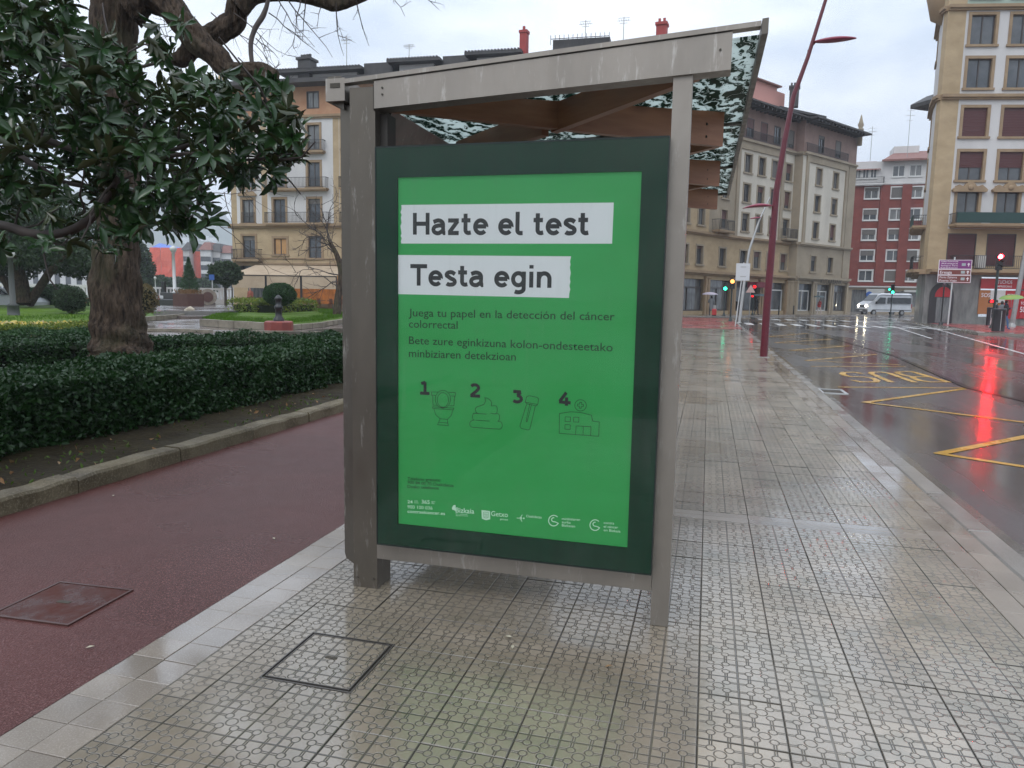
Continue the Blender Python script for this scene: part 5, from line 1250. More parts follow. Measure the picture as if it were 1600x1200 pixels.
dpanel(1528, 1590, .75, 2.5, .02, M_orange, 'shop_poster'); dpanel(1545, 1568, 1.6, 2.5, .07, M_posterw, 'shop_poster'); dpanel(1568, 1630, .45, 2.5, .07, M_shopred, 'shop_poster')
dpanel(1528, 1700, 2.6, 3.35, .12, M_shopred, 'shop_fascia'); dpanel(1592, 1700, .5, 2.5, .125, M_shopred, 'shop_poster')
def dtext(s, u0, u1, z, h, m=M_pink, y=-.18): s0, s1 = sD(u0), sD(u1); return wall_text(s, bD, O, aD, s0, z, s1 - s0, h, m, y)
dtext('TUCHOS', 1553, 1576, 2.98, .26, M_pink); dtext('IMPRESORAS', 1553, 1576, 2.72, .14, M_pink); dtext('SOS', 1531, 1545, 2.0, .3, M_pink, -.09); dtext('CARTUCHOS', 1597, 1640, 2.9, .3, M_pink)
dtext('PREMIUM', 1571, 1590, 2.1, .16, M_pink, -.13); dtext('TU TIENDA', 1573, 1590, 1.9, .14, M_pink, -.13); dtext('50%', 1592, 1606, .95, .4, M_pink, -.2); dtext('TONER', 1592, 1606, 1.5, .2, M_pink, -.2)
t = thing('hanging_sign', 'small red hanging shop sign under the direction boards', 'shop sign', D(1499, 52.5)); MB().box(-.55, .55, -.03, .03, 2.95, 3.5).build('panel', M_shopred, t, rz=.1)
MB().box(-.4, .4, -.04, -.031, 3.2, 3.3).build('lettering', M_pink, t, rz=.1); MB().box(-.02, .02, -.02, 1.6, 3.5, 3.55).build('bracket', M_iron, t)
MB().box(sD(1516), sD(1528), -.5, -.1, 4.1, 5.0).build('air_conditioner', mat('pale_box', (.5, .48, .44), .5), bD, O, aD)
# pavement in front of the corner block and the far blocks
pv = ccw([tuple(G(u, v, ZR + .12)[:2]) for u, v in ((1395, 497), (1445, 506), (1528, 519.5), (1600, 522), (1760, 531))] + [tuple(D(1790, 52)[:2]), tuple(D(1750, 54)[:2]), tuple(D(1443, 55)[:2]), tuple(D(1440, 72)[:2]), tuple(D(1425, 75)[:2])])
b = MB(); b.prism(pv, -.28, ZR + .12); fp = struct('far_pavement', b, M_border)
rp_ = ccw([tuple(G(u, v, ZR + .124)[:2]) for u, v in ((1440, 503), (1535, 518), (1600, 520.3), (1700, 525), (1700, 513), (1600, 510), (1500, 506))])
b = MB(); sheet(rp_, ZR + .124, mb=b); b.build('red_paving', M_redpave, fp)
off = [P[k] + Vector((.22, -.97, 0)) * 5.0 for k in range(6)]
pv = ccw([tuple(q[:2]) for q in off + [D(1345, 84), D(1470, 94), D(1470, 110), D(1300, 108)]] + [tuple(P[5][:2])] + [tuple(P[k][:2]) for k in (2, 0)])
b = MB(); b.prism(pv, -.28, ZR + .12); struct('shop_pavement', b, M_border)

# ================================================================== MINIBUS AND CARS
M_vanw = mat('white_car_paint', (.62, .64, .66), .25, coat=.5, c2=(.5, .52, .55), scale=1.5); M_tyre = mat('tyre', (.015, .015, .015), .7); M_carglass = mat('car_glass', (.02, .025, .03), .05, spec=.8)
M_rim = mat('rim', (.3, .3, .3), .3, .8); M_head = mat('headlight_on', (1, .9, .7), .2, emit=(1, .88, .62), estr=28)
def wheel(t, x, y, r=.34, w_=.22):
    wv = MB().tube([(x, y - w_ / 2, r), (x, y - w_ / 2 + .03, r), (x, y + w_ / 2 - .03, r), (x, y + w_ / 2, r)], [r * .9, r, r, r * .9], 20).build('wheel', M_tyre, t)
    MB().tube([(x, y - w_ / 2 - .005, r), (x, y + w_ / 2 + .005, r)], r * .6, 14).build('rim', M_rim, wv)
def minibus(p, rz):
    t = thing('minibus', 'white passenger minibus with lit headlights crossing before the red brick building', 'minibus', p, rz)
    # x forward (nose at +x), y sideways
    prof = [(-3.0, .45), (-3.05, 1.0), (-3.0, 2.35), (-2.9, 2.6), (-2.6, 2.68), (1.2, 2.66), (1.55, 2.52), (2.15, 1.75), (2.75, 1.45), (2.95, 1.2), (3.02, .75), (2.98, .42)]
    b = MB(); n = len(prof); ring = lambda y, s: [(x, y, 1.0 + (z - 1.0) * 1) for x, z in prof]
    sec = [(-.98, .95), (-.90, 1.0)]
    V = []; ys_ = [(-.80, .93), (-.95, .97), (-.99, 1.0)]
    layers = []
    for (y, k) in [(-.86, .965), (-.99, 1.0), (.99, 1.0), (.86, .965)]:
        layers.append([(x * (1 if abs(y) > .9 else .995), y, z if z < 2.3 else 2.3 + (z - 2.3) * (1.0 if abs(y) < .9 else .55)) for x, z in prof])
    v = [q for l in layers for q in l]; f = []
    for i in range(3):
        for k in range(n): j = (k + 1) % n; f.append((i * n + k, (i + 1) * n + k, (i + 1) * n + j, i * n + j))
    f += [tuple(range(n)), tuple(range(3 * n, 4 * n))[::-1]]; b.add(v, f); b.build('body', M_vanw, t)
    for sy in (-1, 1):
        g_ = MB(); g_.xprism([(-2.85, 1.45), (-2.85, 2.15), (.35, 2.15), (.35, 1.45)], sy * 1.0 - .006, sy * 1.0 + .006); g_.build('side_window', M_carglass, t)
        g_ = MB(); g_.xprism([(.6, 1.4), (.6, 2.15), (1.35, 2.15), (1.85, 1.6), (1.85, 1.4)], sy * 1.0 - .006, sy * 1.0 + .006); g_.build('door_window', M_carglass, t)
        MB().box(-2.9, 2.2, sy * 1.0 - .012, sy * 1.0 + .012, .62, .70).build('side_trim', M_black, t)
        MB().cham(1.75, 1.95, min(sy * 1.0, sy * 1.25), max(sy * 1.0, sy * 1.25), 1.35, 1.65, .03).build('mirror', M_black, t)
        h_ = MB(); h_.sphere((2.93, sy * .72, 1.12), .12, .2, .15); h_.build('headlight', M_head, t)
        MB().box(-3.07, -3.02, sy * .9 - .06, sy * .9 + .06, .9, 1.4).build('tail_light', M_shopred, t)
        for x in (2.05, -1.75): wheel(t, x, sy * .88)
    g_ = MB(); g_.add([(1.60, -.84, 2.47), (1.60, .84, 2.47), (2.17, .88, 1.78), (2.17, -.88, 1.78)], [(0, 3, 2, 1)]); 
    ws = MB(); ws.hexa([(2.19, -.88, 1.74), (2.19, .88, 1.74), (1.60, .80, 2.44), (1.60, -.80, 2.44), (2.22, -.88, 1.78), (2.22, .88, 1.78), (1.63, .80, 2.48), (1.63, -.80, 2.48)]); ws.build('windscreen', M_carglass, t)
    MB().box(2.98, 3.05, -.5, .5, .98, 1.22).build('grille', M_black, t); MB().box(2.9, 3.1, -.97, .97, .38, .72).build('bumper', mat('grey_bumper', (.08, .08, .085), .5), t)
    MB().box(3.1, 3.11, -.26, .26, .5, .62).build('number_plate', M_card, t)
pv_ = D(1382, 89); pv_.z = ZR; minibus(pv_, R(205))
def car(p, rz, label, m):
    t = thing('parked_car', label, 'car', p, rz); prof = [(-2.1, .35), (-2.15, .8), (-1.9, 1.0), (-1.3, 1.42), (.2, 1.45), (1.0, .98), (1.9, .82), (2.1, .6), (2.08, .35)]; n = len(prof); lay = []
    for y, k in ((-.72, 1), (-.86, .0), (.86, .0), (.72, 1)): lay.append([(x, y * (1 if z < 1.1 else .82), z) for x, z in prof])
    b = MB(); b.add([q for l in lay for q in l], [(i * n + k, (i + 1) * n + k, (i + 1) * n + (k + 1) % n, i * n + (k + 1) % n) for i in range(3) for k in range(n)] + [tuple(range(n)), tuple(range(3 * n, 4 * n))[::-1]]); b.build('body', m, t)
    for sy in (-1, 1):
        g_ = MB(); g_.hexa([(-1.25, sy * .86 - .01, 1.0), (.8, sy * .86 - .01, 1.0), (.8, sy * .86 + .01, 1.0), (-1.25, sy * .86 + .01, 1.0), (-1.0, sy * .73 - .01, 1.36), (.15, sy * .73 - .01, 1.36), (.15, sy * .73 + .01, 1.36), (-1.0, sy * .73 + .01, 1.36)]); g_.build('side_window', M_carglass, t)
        for x in (-1.3, 1.3): wheel(t, x, sy * .77, .31, .2)
    ws = MB(); ws.hexa([(.97, -.68, 1.0), (.97, .68, 1.0), (.3, .6, 1.42), (.3, -.6, 1.42), (1.0, -.68, 1.02), (1.0, .68, 1.02), (.33, .6, 1.45), (.33, -.6, 1.45)]); ws.build('windscreen', M_carglass, t)
car(D(8, 44), R(14), 'white car behind the dark tree trunks, leftmost', M_vanw); car(D(62, 48), R(10), 'white car behind the forked dark trunk', M_vanw)
# ================================================================== GARDEN AND PLAZA
def depth_of(p): return -(RM.transposed() @ (Vector(p) - C0)).z
b = MB(); sheet(ccw([(-4.7, 30), (-4.7, 75), (-90, 120), (-160, 80), (-60, -6), (-13, -6), (-13, 30)]), -.02, mb=b); struct('plaza', b, M_plaza)
def lawn_sheet(name, pts, z0=.02, hump=.0):
    poly = GP(pts, .05); b = MB(); cx_, cy_ = sum(p[0] for p in poly) / len(poly), sum(p[1] for p in poly) / len(poly)
    n = len(poly); rings = [(1, z0), (.8, z0 + hump * .6), (.5, z0 + hump)]; v = []
    for k, z in rings: v += [(cx_ + (p[0] - cx_) * k, cy_ + (p[1] - cy_) * k, z) for p in poly]
    f = [(r * n + i, r * n + (i + 1) % n, (r + 1) * n + (i + 1) % n, (r + 1) * n + i) for r in range(2) for i in range(n)] + [tuple(range(2 * n, 3 * n))]
    b.add(v, f, 0, True); o = struct(name, b, M_grass)
    # blades
    A = np.array(poly); mn, mxx = A.min(0), A.max(0); pts_ = []
    from mathutils.geometry import intersect_point_line
    def inside(x, y):
        c = False; j = n - 1
        for i in range(n):
            if (poly[i][1] > y) != (poly[j][1] > y) and x < (poly[j][0] - poly[i][0]) * (y - poly[i][1]) / (poly[j][1] - poly[i][1]) + poly[i][0]: c = not c
            j = i
        return c
    area = abs(sum(poly[i][0] * poly[(i + 1) % n][1] - poly[(i + 1) % n][0] * poly[i][1] for i in range(n))) / 2
    want = int(min(24000, area * 110)); tries = 0
    while len(pts_) < want and tries < want * 4:
        tries += 1; x, y = nrs.uniform(mn[0], mxx[0]), nrs.uniform(mn[1], mxx[1])
        if inside(x, y): pts_.append((x, y, z0 + .05 + hump * .5))
    P_ = np.array(pts_); V, F = cloud(P_, .13, .18, up=2.2); g = place(np_mesh('grass', V, F, [M_grassb]), 'grass'); tag(g, 'short bright green grass blades of the ' + name.replace('_', ' '), 'grass', kind='stuff')
M_grassb = leafmat('grass_blade', (.05, .115, .008), (.085, .17, .012), .5, .35, .6, spec=.1)
lawn_sheet('left_lawn', [(-260, 520), (-60, 512), (60, 507), (140, 504), (215, 499), (286, 492), (284, 485), (270, 478), (210, 473), (0, 470), (-260, 474)], .04, .35)
lawn_sheet('round_lawn', [(316, 502), (345, 492), (385, 487), (470, 484), (524, 487), (545, 497), (500, 506), (450, 510), (395, 508), (345, 506)], .06, .22)
lawn_sheet('back_lawn', [(330, 469), (470, 469), (470, 474), (330, 474)], .03, .1)
M_stone = wet_ground('garden_stone', (.13, .11, .08), (.25, .22, .17), .35, .65, 30, (.3, .27, .2), .01, 12, 1)
def curb(pts, h=.16, w_=.16, name='lawn_kerb', label='', seg=1.0, z0=0):
    t = thing(name, label, 'kerb'); q = [G(u, v) for u, v in pts]
    for i in range(len(q) - 1):
        a, c = q[i], q[i + 1]; L = (c - a).length; n = max(1, round(L / seg))
        for k in range(n):
            s, e = a.lerp(c, k / n + .008), a.lerp(c, (k + 1) / n - .008); s.z = e.z = z0 + h / 2 + rnd.uniform(-.006, .006)
            MB().bar(s, e, w_, h).build('kerb_stone', M_stone, t)
curb([(140, 510), (215, 503), (285, 496), (292, 490)], .2, .2, 'lawn_kerb', 'wet stone kerb edging the lawn left of the plaza steps')
curb([(316, 509), (345, 511), (395, 514), (425, 516)], .28, .25, 'low_wall', 'low block wall under the round lawn, left of the lamp pedestal', 1.3)
curb([(450, 516), (500, 511), (545, 503)], .2, .2, 'lawn_kerb', 'wet stone kerb curving right of the red lamp pedestal')
curb([(395, 521), (470, 522), (560, 524)], .1, .2, 'path_kerb', 'flat kerb along the near edge of the wet path', 1.5)
curb([(215, 517), (290, 518), (330, 520)], .1, .2, 'path_kerb', 'flat dark kerb before the wet path beside the trunk', 1.5)
pth = MB(); sheet(GP([(140, 512), (215, 503.5), (290, 494), (320, 498), (330, 510), (425, 517), (545, 505), (640, 500), (640, 540), (140, 530)], 0), -.012, mb=pth); struct('garden_path', pth, M_path)
# steps up to the raised plaza
st = thing('plaza_steps', 'three dark wet steps rising to the plaza left of the clipped ball tree', 'steps'); 
for k in range(3):
    a, c = G(296 - k * 2, 498 - k * 3.2), G(340 + k * 6, 497 - k * 3.3); a.z = c.z = .06 + k * .12; bk = (c - a).normalized(); nn = Vector((-bk.y, bk.x, 0)) * 1.5
    mb = MB(); q = [a, c, c + nn, a + nn]; mb.hexa([(p.x, p.y, -.05 + k * .12) for p in q] + [(p.x, p.y, .12 + k * .12) for p in q]); mb.build('step', M_path, st)
b = MB(); pz = GP([(240, 487), (345, 487), (372, 486), (372, 478), (240, 478)], .3); b.prism(pz, 0, .33); struct('raised_plaza', b, M_plaza)
# carved stone at the stair head
p = G(294, 494); t = thing('carved_stone', 'pale rough boulder beside the plaza steps', 'stone', p)
mb = MB(); mb.tube([(-.35, 0, .02), (-.15, .1, .25), (.15, 0, .42), (.42, 0, .36)], [.12, .17, .16, .06], 9, wob=.15); mb.build('boulder', mat('pale_stone', (.42, .36, .27), .7, c2=(.3, .26, .2), scale=3, bump=.03, bscale=8), t)
# corten box, barrel-like wheel, dark benches
M_corten = mat('corten', (.07, .028, .022), .6, c2=(.10, .045, .032), scale=2)
p = D(294, 52); t = thing('corten_planter', 'dark rusty steel planter box with dry stems on the plaza', 'planter', p, -.2)
b = MB(); b.cham(-.75, .75, -.7, .7, .15, 1.2, .02).build('box', M_corten, t)
P_ = np.array([(rnd.uniform(-.7, .7), rnd.uniform(-.6, .6), rnd.uniform(1.2, 1.45)) for _ in range(260)]); clouds('stems', P_, .3, M_dead, t, aspect=.12, up=2)
p = D(325, 57); t = thing('wheel_monument', 'weathered round stone wheel standing on the wet plaza', 'monument', p, .6)
MB().tube([(0, -.45, .95), (0, .45, .95)], .62, 20).build('wheel', mat('weathered_brown', (.30, .25, .20), .8, c2=(.17, .14, .11), scale=3), t)
MB().tube([(0, -.46, .95), (0, -.50, .95)], .4, 16).build('hub', M_corten, t); MB().box(-.5, .5, -.3, .3, .25, .5).build('foot', M_path, t)
p = D(252, 54); t = thing('low_wall', 'long low dark wall behind the left lawn', 'wall', p, -.24); MB().cham(-3.4, 2.2, -.3, .3, 0, .75, .03).build('block', mat('dark_granite', (.03, .03, .032), .3), t)
p = D(268, 56); t = thing('stone_block', 'grey block bench on the dark wall beside the planter', 'bench', p); MB().cham(-.8, .6, -.3, .3, .5, 1.25, .03).build('block', mat('dark_slate', (.05, .05, .05), .4), t)
p = D(256, 60); t = thing('info_pillar', 'slim black information pillar behind the dark low wall', 'pillar', p); MB().cham(-.16, .16, -.1, .1, 0, 2.1, .02).build('panel', M_black, t)
# white ornate lamp, small white posts, blue sign
def lantern(p, h, label, m, globe=.22, r=.07, base=True):
    t = thing('park_lamp', label, 'lamp', p); MB().lathe([(r * 3, 0), (r * 3, h * .05), (r * 2.2, h * .06), (r * 2.0, h * .22), (r * 2.4, h * .23), (r * 1.1, h * .26), (r, h * .6), (r * .8, h * .88), (r * 1.6, h * .89), (r * .6, h * .9)], n=12).build('post', m, t)
    MB().lathe([(.01, h * .9), (globe * .6, h * .905), (globe, h * .95), (globe * .9, h * .98), (globe * .3, h), (0, h * 1.01)], n=12).build('globe', mat('lamp_globe', (.55, .55, .52), .2), t); return t
lantern(D(273, 62), 5.1, 'tall white ornate lamp post in front of the orange netting', mat('white_iron', (.6, .6, .6), .4), .3, .13)
p = D(243, 66); lantern(p, 2.6, 'short white post lamp left of the ornate white lamp', MATS['white_iron'], .12, .05)
lantern(D(18.5, 31), 3.0, 'old grey iron park lamp on the left lawn', mat('old_iron', (.06, .065, .06), .6), .2, .11)
p = G(436, 519.5); t = thing('park_lamp', 'short black lamp stub on an octagonal red stone pedestal', 'lamp', p)
MB().lathe([(.0, 0), (.52, 0), (.52, .38), (.46, .42), (0, .421)], n=8, sm=False).build('pedestal', mat('red_pedestal', (.24, .05, .035), .5, c2=(.17, .035, .03), scale=4), t)
MB().lathe([(.2, .42), (.19, .5), (.12, .6), (.11, .85), (.15, .87), (.15, .95), (.10, 1.0), (.10, 1.18), (.14, 1.2), (.13, 1.26), (.03, 1.36), (0, 1.37)], n=12).build('post', M_black, t)
p = D(332, 60); t = thing('blue_sign', 'blue square information sign on a white pole by the dark small tree', 'sign', p); MB().tube([(0, 0, 0), (0, 0, 2.6)], .04, 8).build('pole', M_pole_w, t); MB().box(-.24, .24, -.06, -.04, 2.3, 2.75).build('panel', mat('sign_blue', (.03, .1, .35), .4), t)
p = D(1357, 90); t = thing('blue_sign', 'round blue mandatory sign on a thin pole left of the minibus', 'sign', p); MB().tube([(0, 0, 0), (0, 0, 2.6)], .04, 8).build('pole', M_gal, t); MB().tube([(0, -.06, 2.4), (0, -.08, 2.4)], .36, 20).build('panel', MATS['sign_blue'], t)
# white railing/balustrade far behind
q0, q1 = D(225, 74), D(372, 80); L, a = span(q0, q1); t = thing('balustrade', 'long white balustrade at the river side behind the plaza', 'balustrade', q0, a); mb = MB(); mb.box(0, L, -.1, .1, 1.5, 1.7); mb.box(0, L, -.12, .12, 0, .5)
mb.build('rail', M_wall, t); mb = MB()
for i in range(int(L / .35)): mb.box(i * .35, i * .35 + .14, -.06, .06, .5, 1.5)
o = mb.build('balusters', M_wall, t); o['kind'] = 'stuff'
q0, q1 = D(-120, 70), D(150, 66); L, a = span(q0, q1); t = thing('balustrade', 'pale balustrade behind the evergreen trees at far left', 'balustrade', q0, a); mb = MB(); mb.box(0, L, -.1, .1, 1.5, 1.75); mb.box(0, L, -.12, .12, 0, .6); mb.build('rail', M_wall, t); mb = MB()
for i in range(int(L / .4)): mb.box(i * .4, i * .4 + .16, -.06, .06, .6, 1.5)
o = mb.build('balusters', M_wall, t); o['kind'] = 'stuff'
# parked red rental bicycles near the wall: two small ones
def bicycle(p, rz, label):
    t = thing('bicycle', label, 'bicycle', p, rz); mr = mat('bike_red', (.45, .03, .03), .4)
    for x in (-.5, .5):
        w_ = MB(); pts = [(x + .32 * math.cos(R(k * 20)), 0, .34 + .32 * math.sin(R(k * 20))) for k in range(19)]; w_.tube(pts, .022, 6).build('wheel', M_tyre, t)
    f = MB(); 
    for a_, b_ in (((-.5, 0, .34), (-.15, 0, .3)), ((-.15, 0, .3), (-.25, 0, .85)), ((-.15, 0, .3), (.35, 0, .75)), ((-.22, 0, .75), (.35, 0, .75)), ((.5, 0, .34), (.33, 0, 1.0)), ((-.5, 0, .34), (-.24, 0, .75))): f.tube([a_, b_], .03, 6)
    f.build('frame', mr, t); MB().tube([(.33, -.25, 1.02), (.33, .25, 1.02)], .018, 6).build('handlebar', M_black, t); MB().box(-.38, -.14, -.06, .06, .85, .9).build('saddle', M_black, t)
    MB().cham(.38, .62, -.16, .16, .78, 1.0, .03).build('basket', M_card, t)
bicycle(D(240, 55), .9, 'red and white bicycle left of the black information pillar'); bicycle(D(132, 50), .6, 'red and white bicycle seen just left of the big trunk')

# ---------------- hedges
def hedge(name, label, line, width, h, leaf, n, m, zb=.05, hside=1, group=None):
    """hedge along a polyline on the ground: solid core coloured dark as inner shade and a shell of leaves"""
    t = thing(name, label, 'hedge', (line[0][0], line[0][1], 0)); o0 = Vector((line[0][0], line[0][1], 0)); P_ = []; mb = MB()
    segs = [(Vector((*line[i], 0)), Vector((*line[i + 1], 0))) for i in range(len(line) - 1)]; tot = sum((c - a).length for a, c in segs)
    for a, c in segs:
        d = (c - a).normalized(); nn = Vector((-d.y, d.x, 0)); L = (c - a).length; w_ = width / 2 - leaf * 2.6
        q = [a - nn * w_ - o0, c - nn * w_ - o0, c + nn * w_ - o0, a + nn * w_ - o0]; mb.hexa([(p.x, p.y, zb) for p in q] + [(p.x, p.y, h - leaf * 2.4) for p in q])
        wgt = L / max(4, ((a + c) / 2 - C0).length) ; wsum = sum((c2 - a2).length / max(4, ((a2 + c2) / 2 - C0).length) for a2, c2 in segs); k = int(n * wgt / wsum)
        for _ in range(k):
            s = rnd.uniform(0, L); r = rnd.random(); bumpv = .07 * math.sin(s * 2.1 + a.y) + .05 * math.sin(s * 5.3) + .03 * math.sin(s * 11)
            if r < .45: off_ = rnd.uniform(-1, 1) * (width / 2 + bumpv * .3); z = h + bumpv * .5 + rnd.gauss(0, leaf * .5) - .10 * abs(off_ / (width / 2)) ** 4
            else:
                sg_ = (1 if r < .85 else -1) * hside; z = zb + rnd.random() ** .8 * (h - zb); off_ = sg_ * (width / 2 + bumpv * .6 + rnd.gauss(0, leaf * .7) - .05 * (z / h) ** 3 + (.05 if z < h * .5 else 0) * math.sin(s * 3))
            p = a + d * s + nn * off_ - o0; P_.append((p.x, p.y, z))
    mb.build('twigs', M_core, t); clouds('foliage', np.array(P_), leaf, m, t, aspect=.55, up=.3, jitter=.4); return t  # 'twigs' is the solid core, shade between the leaves painted in its colour
def GZ(u, v, z): p = G(u, v, z); return (p.x, p.y)
hedge('hedge', 'dense dark green clipped hedge along the planting bed beside the red lane', [(-5.9, 34), (-5.95, 20), (-6.03, 12), (-6.2, 7), (-6.4, 1.5)], 1.3, .66, .058, 105000, M_hedge)
hedge('hedge', 'second hedge row behind the big trunk', [GZ(640, 527, .55), GZ(530, 524, .55), GZ(400, 524, .55), GZ(236, 527, .55), GZ(100, 531, .55), GZ(-160, 537, .55)], 1.3, .55, .06, 26000, M_hedge)
hedge('hedge', 'low hedge behind the flower bed at far left', [GZ(140, 515, .4), GZ(60, 518, .4), GZ(-120, 524, .4)], 1.2, .4, .07, 7000, M_box)
hedge('hedge', 'thin clipped hedge edging the lawn at far left', [GZ(142, 505, .35), GZ(60, 508, .35), GZ(-120, 512, .35)], .7, .35, .07, 5000, M_gold)
hedge('hedge', 'golden green box hedge ring under the clipped ball tree', [GZ(376, 485, .3), GZ(420, 488, .3), GZ(481, 485, .3)], 1.5, .95, .12, 7000, M_gold)
b = MB(); sheet(GP([(-120, 519), (60, 514), (135, 511), (100, 508), (-120, 513)], .05), .03, mb=b); struct('flower_bed', b, M_soil)
P_ = []; 
for _ in range(900): p = G(rnd.uniform(-60, 130), rnd.uniform(509.5, 516)); P_.append((p.x, p.y, rnd.uniform(.05, .2)))
V, F = cloud(np.array(P_), .12, .9); o = place(np_mesh('flowers', V, F, [leafmat('petal', (.5, .38, .05), (.45, .42, .4), .6, .2, 8)]), 'flowers'); tag(o, 'small yellow and pale flowers in the bed at far left', 'flowers', kind='stuff')
P_ = np.array([(rnd.uniform(-5.55, -4.72), rnd.uniform(1, 26), rnd.uniform(.06, .10)) for _ in range(1500)]); keep = nrs.rand(1500) < (.35 + .65 * (np.sin(P_[:, 1] * 1.7) > .2))
V, F = cloud(P_[keep], .05, .4, up=1); o = place(np_mesh('weeds', V, F, [M_weed]), 'weeds'); tag(o, 'scattered weeds and moss on the soil strip before the hedge', 'weeds', kind='stuff')
P_ = np.array([(rnd.uniform(-5.5, -4.65), rnd.uniform(2, 18), rnd.uniform(.07, .11)) for _ in range(90)]); V, F = cloud(P_, .06, .5); o = place(np_mesh('fallen_leaves', V, F, [M_dead]), 'fallen_leaves'); tag(o, 'brown fallen leaves scattered on soil and old kerb', 'leaves', kind='stuff')
lm = MB(); lm.add([(-.018, 0, .004), (0, -.008, .007), (.018, 0, .004), (0, .008, .006)], [(0, 1, 2), (0, 2, 3)]); lme = lm.mesh('fallen_leaf', M_dead); lme2 = lm.mesh('fallen_leaf', mat('pale_leaf', (.36, .33, .24), .6))
for i, (u, v, m_) in enumerate(((412, 657, 0), (458, 646, 0), (177, 775, 1), (208, 719, 0), (428, 842, 1), (141, 1012, 1), (795, 996, 1), (801, 1012, 1), (951, 1042, 0))):
    p = G(u, v, .002); place(lme2 if m_ else lme, 'fallen_leaf', None, p, rnd.uniform(0, 6), label=('small pale fallen leaf lying ' if m_ else 'small brown fallen leaf lying ') + ('at the foot of the old kerb, upper', 'on the lane at the kerb, farthest', 'in the middle of the red lane', 'on the red lane by the kerb', 'on the red lane near the border tiles', 'at the lane edge, lower left', 'on tiles under the poster, upper of two', 'on tiles under the poster, lower of two', 'on tiles in front of the slim post')[i], cat='leaf', group='fallen leaves')

# ---------------- clipped trees, shrubs, far trees
def ball(name, label, p, h, rx, rz_, leaf, n, m, trunk=.08, lumps=0.1, cat='tree', core=True, ftilt=0):
    t = thing(name, label, cat, p); V = nrs.normal(size=(n, 3)); V /= np.linalg.norm(V, axis=1)[:, None]
    lump = 1 + lumps * (np.sin(V[:, 0] * 7 + V[:, 2] * 5) * np.cos(V[:, 1] * 6)) + lumps * .5 * np.sin(V[:, 2] * 13 + V[:, 0] * 9)
    r = (1 - np.abs(nrs.normal(0, .10 if core else .3, n))) * lump; P_ = V * r[:, None] * np.array([rx, rx, rz_]) + np.array([0, 0, h - rz_])
    MB().tube([(0, 0, 0), (.02, 0, h - rz_)], [trunk, trunk * .8], 8).build('trunk', M_bark, t)
    if core: MB().sphere((0, 0, h - rz_), rx * .82, rx * .82, rz_ * .82).build('twigs', M_core, t)  # solid ball inside the crown, dark colour stands in for inner shade
    clouds('crown', P_, leaf, m, t, aspect=.6, jitter=.4); return t
def bark():
    m = bpy.data.materials.new('furrowed_bark'); m.use_nodes = True; nt = m.node_tree; p = nt.nodes['Principled BSDF']; g = N(nt, 'ShaderNodeNewGeometry'); pos = g.outputs['Position']
    n1 = noise(nt, pos, 4, 6, .65, (4, 4, .7)); n2 = noise(nt, pos, 11, 4, .6, (3, 3, .5))
    base = mixc(nt, mapr(nt, n1, .35, .65), (.020, .014, .010), (.115, .082, .058)); base = mixc(nt, mapr(nt, noise(nt, pos, 1.6, 4), .5, .7, 0, .5), base, (.06, .065, .03))
    nt.links.new(base, p.inputs['Base Color']); p.inputs['Roughness'].default_value = .75
    bp = N(nt, 'ShaderNodeBump'); bp.inputs['Distance'].default_value = .11; p.inputs['Specular IOR Level'].default_value = .15; nt.links.new(math_node(nt, 'ADD', n1, math_node(nt, 'MULTIPLY', n2, .5)), bp.inputs['Height']); nt.links.new(bp.outputs[0], p.inputs['Normal']); return m
M_bark = bark(); M_twig = mat('dark_twig', (.035, .027, .024), .7, c2=(.06, .045, .038), scale=6)
ball('clipped_tree', 'clipped dark green ball tree over the golden hedge ring', D(437, 39), 1.95, .87, .62, .085, 9000, M_box, .1, .04)
ball('shrub', 'round loose green shrub on the left lawn', D(110, 34), 1.55, .72, .62, .09, 2600, M_dark, .05, .12, 'shrub')
ball('shrub', 'yellowish leafy shrub touching the right side of the big trunk', D(222, 33), 1.7, .65, .68, .10, 2000, leafmat('brownish_leaf', (.10, .075, .03), (.16, .13, .06), .5, .25), .05, .15, 'shrub')
ball('small_tree', 'small dark round tree left of the ochre building', D(352, 62), 3.9, 1.35, 1.0, .25, 2500, M_dark, .12, .15)
ball('shrub', 'low light green bush between the dark forked trunk and round shrub', D(86, 46), 1.7, 1.5, .7, .15, 2500, M_box, .1, .1, 'shrub')
t = thing('conifer', 'young slim conifer in front of the orange netting', 'tree', D(296, 58)); MB().tube([(0, 0, 0), (0, 0, 3.6)], [.07, .02], 8).build('trunk', M_bark, t)
P_ = []
for _ in range(3200): z = rnd.uniform(.9, 4.0); r = (4.1 - z) * .32 * math.sqrt(rnd.random()); a = rnd.uniform(0, 6.28); P_.append((r * math.cos(a), r * math.sin(a), z))
clouds('crown', np.array(P_), .18, M_pine, t, aspect=.3)
for (u, dd, h, rx, lb) in ((243, 130, 3.8, 3.4, 'leftmost dark tree row under the orange netting'), (268, 140, 3.8, 3.6, 'dark low tree at the foot of the orange netting, centre'), (310, 140, 3.6, 3.4, 'dark low tree at the foot of the white townhouses')):
    ball('tree', lb, D(u, dd), h, rx, 1.6, .5, 1800, M_dark, .3, .2)
ball('tree', 'dark tree right behind the big trunk by the orange netting', D(219, 95), 7.2, 1.7, 3.2, .4, 3000, M_dark, .3, .2)
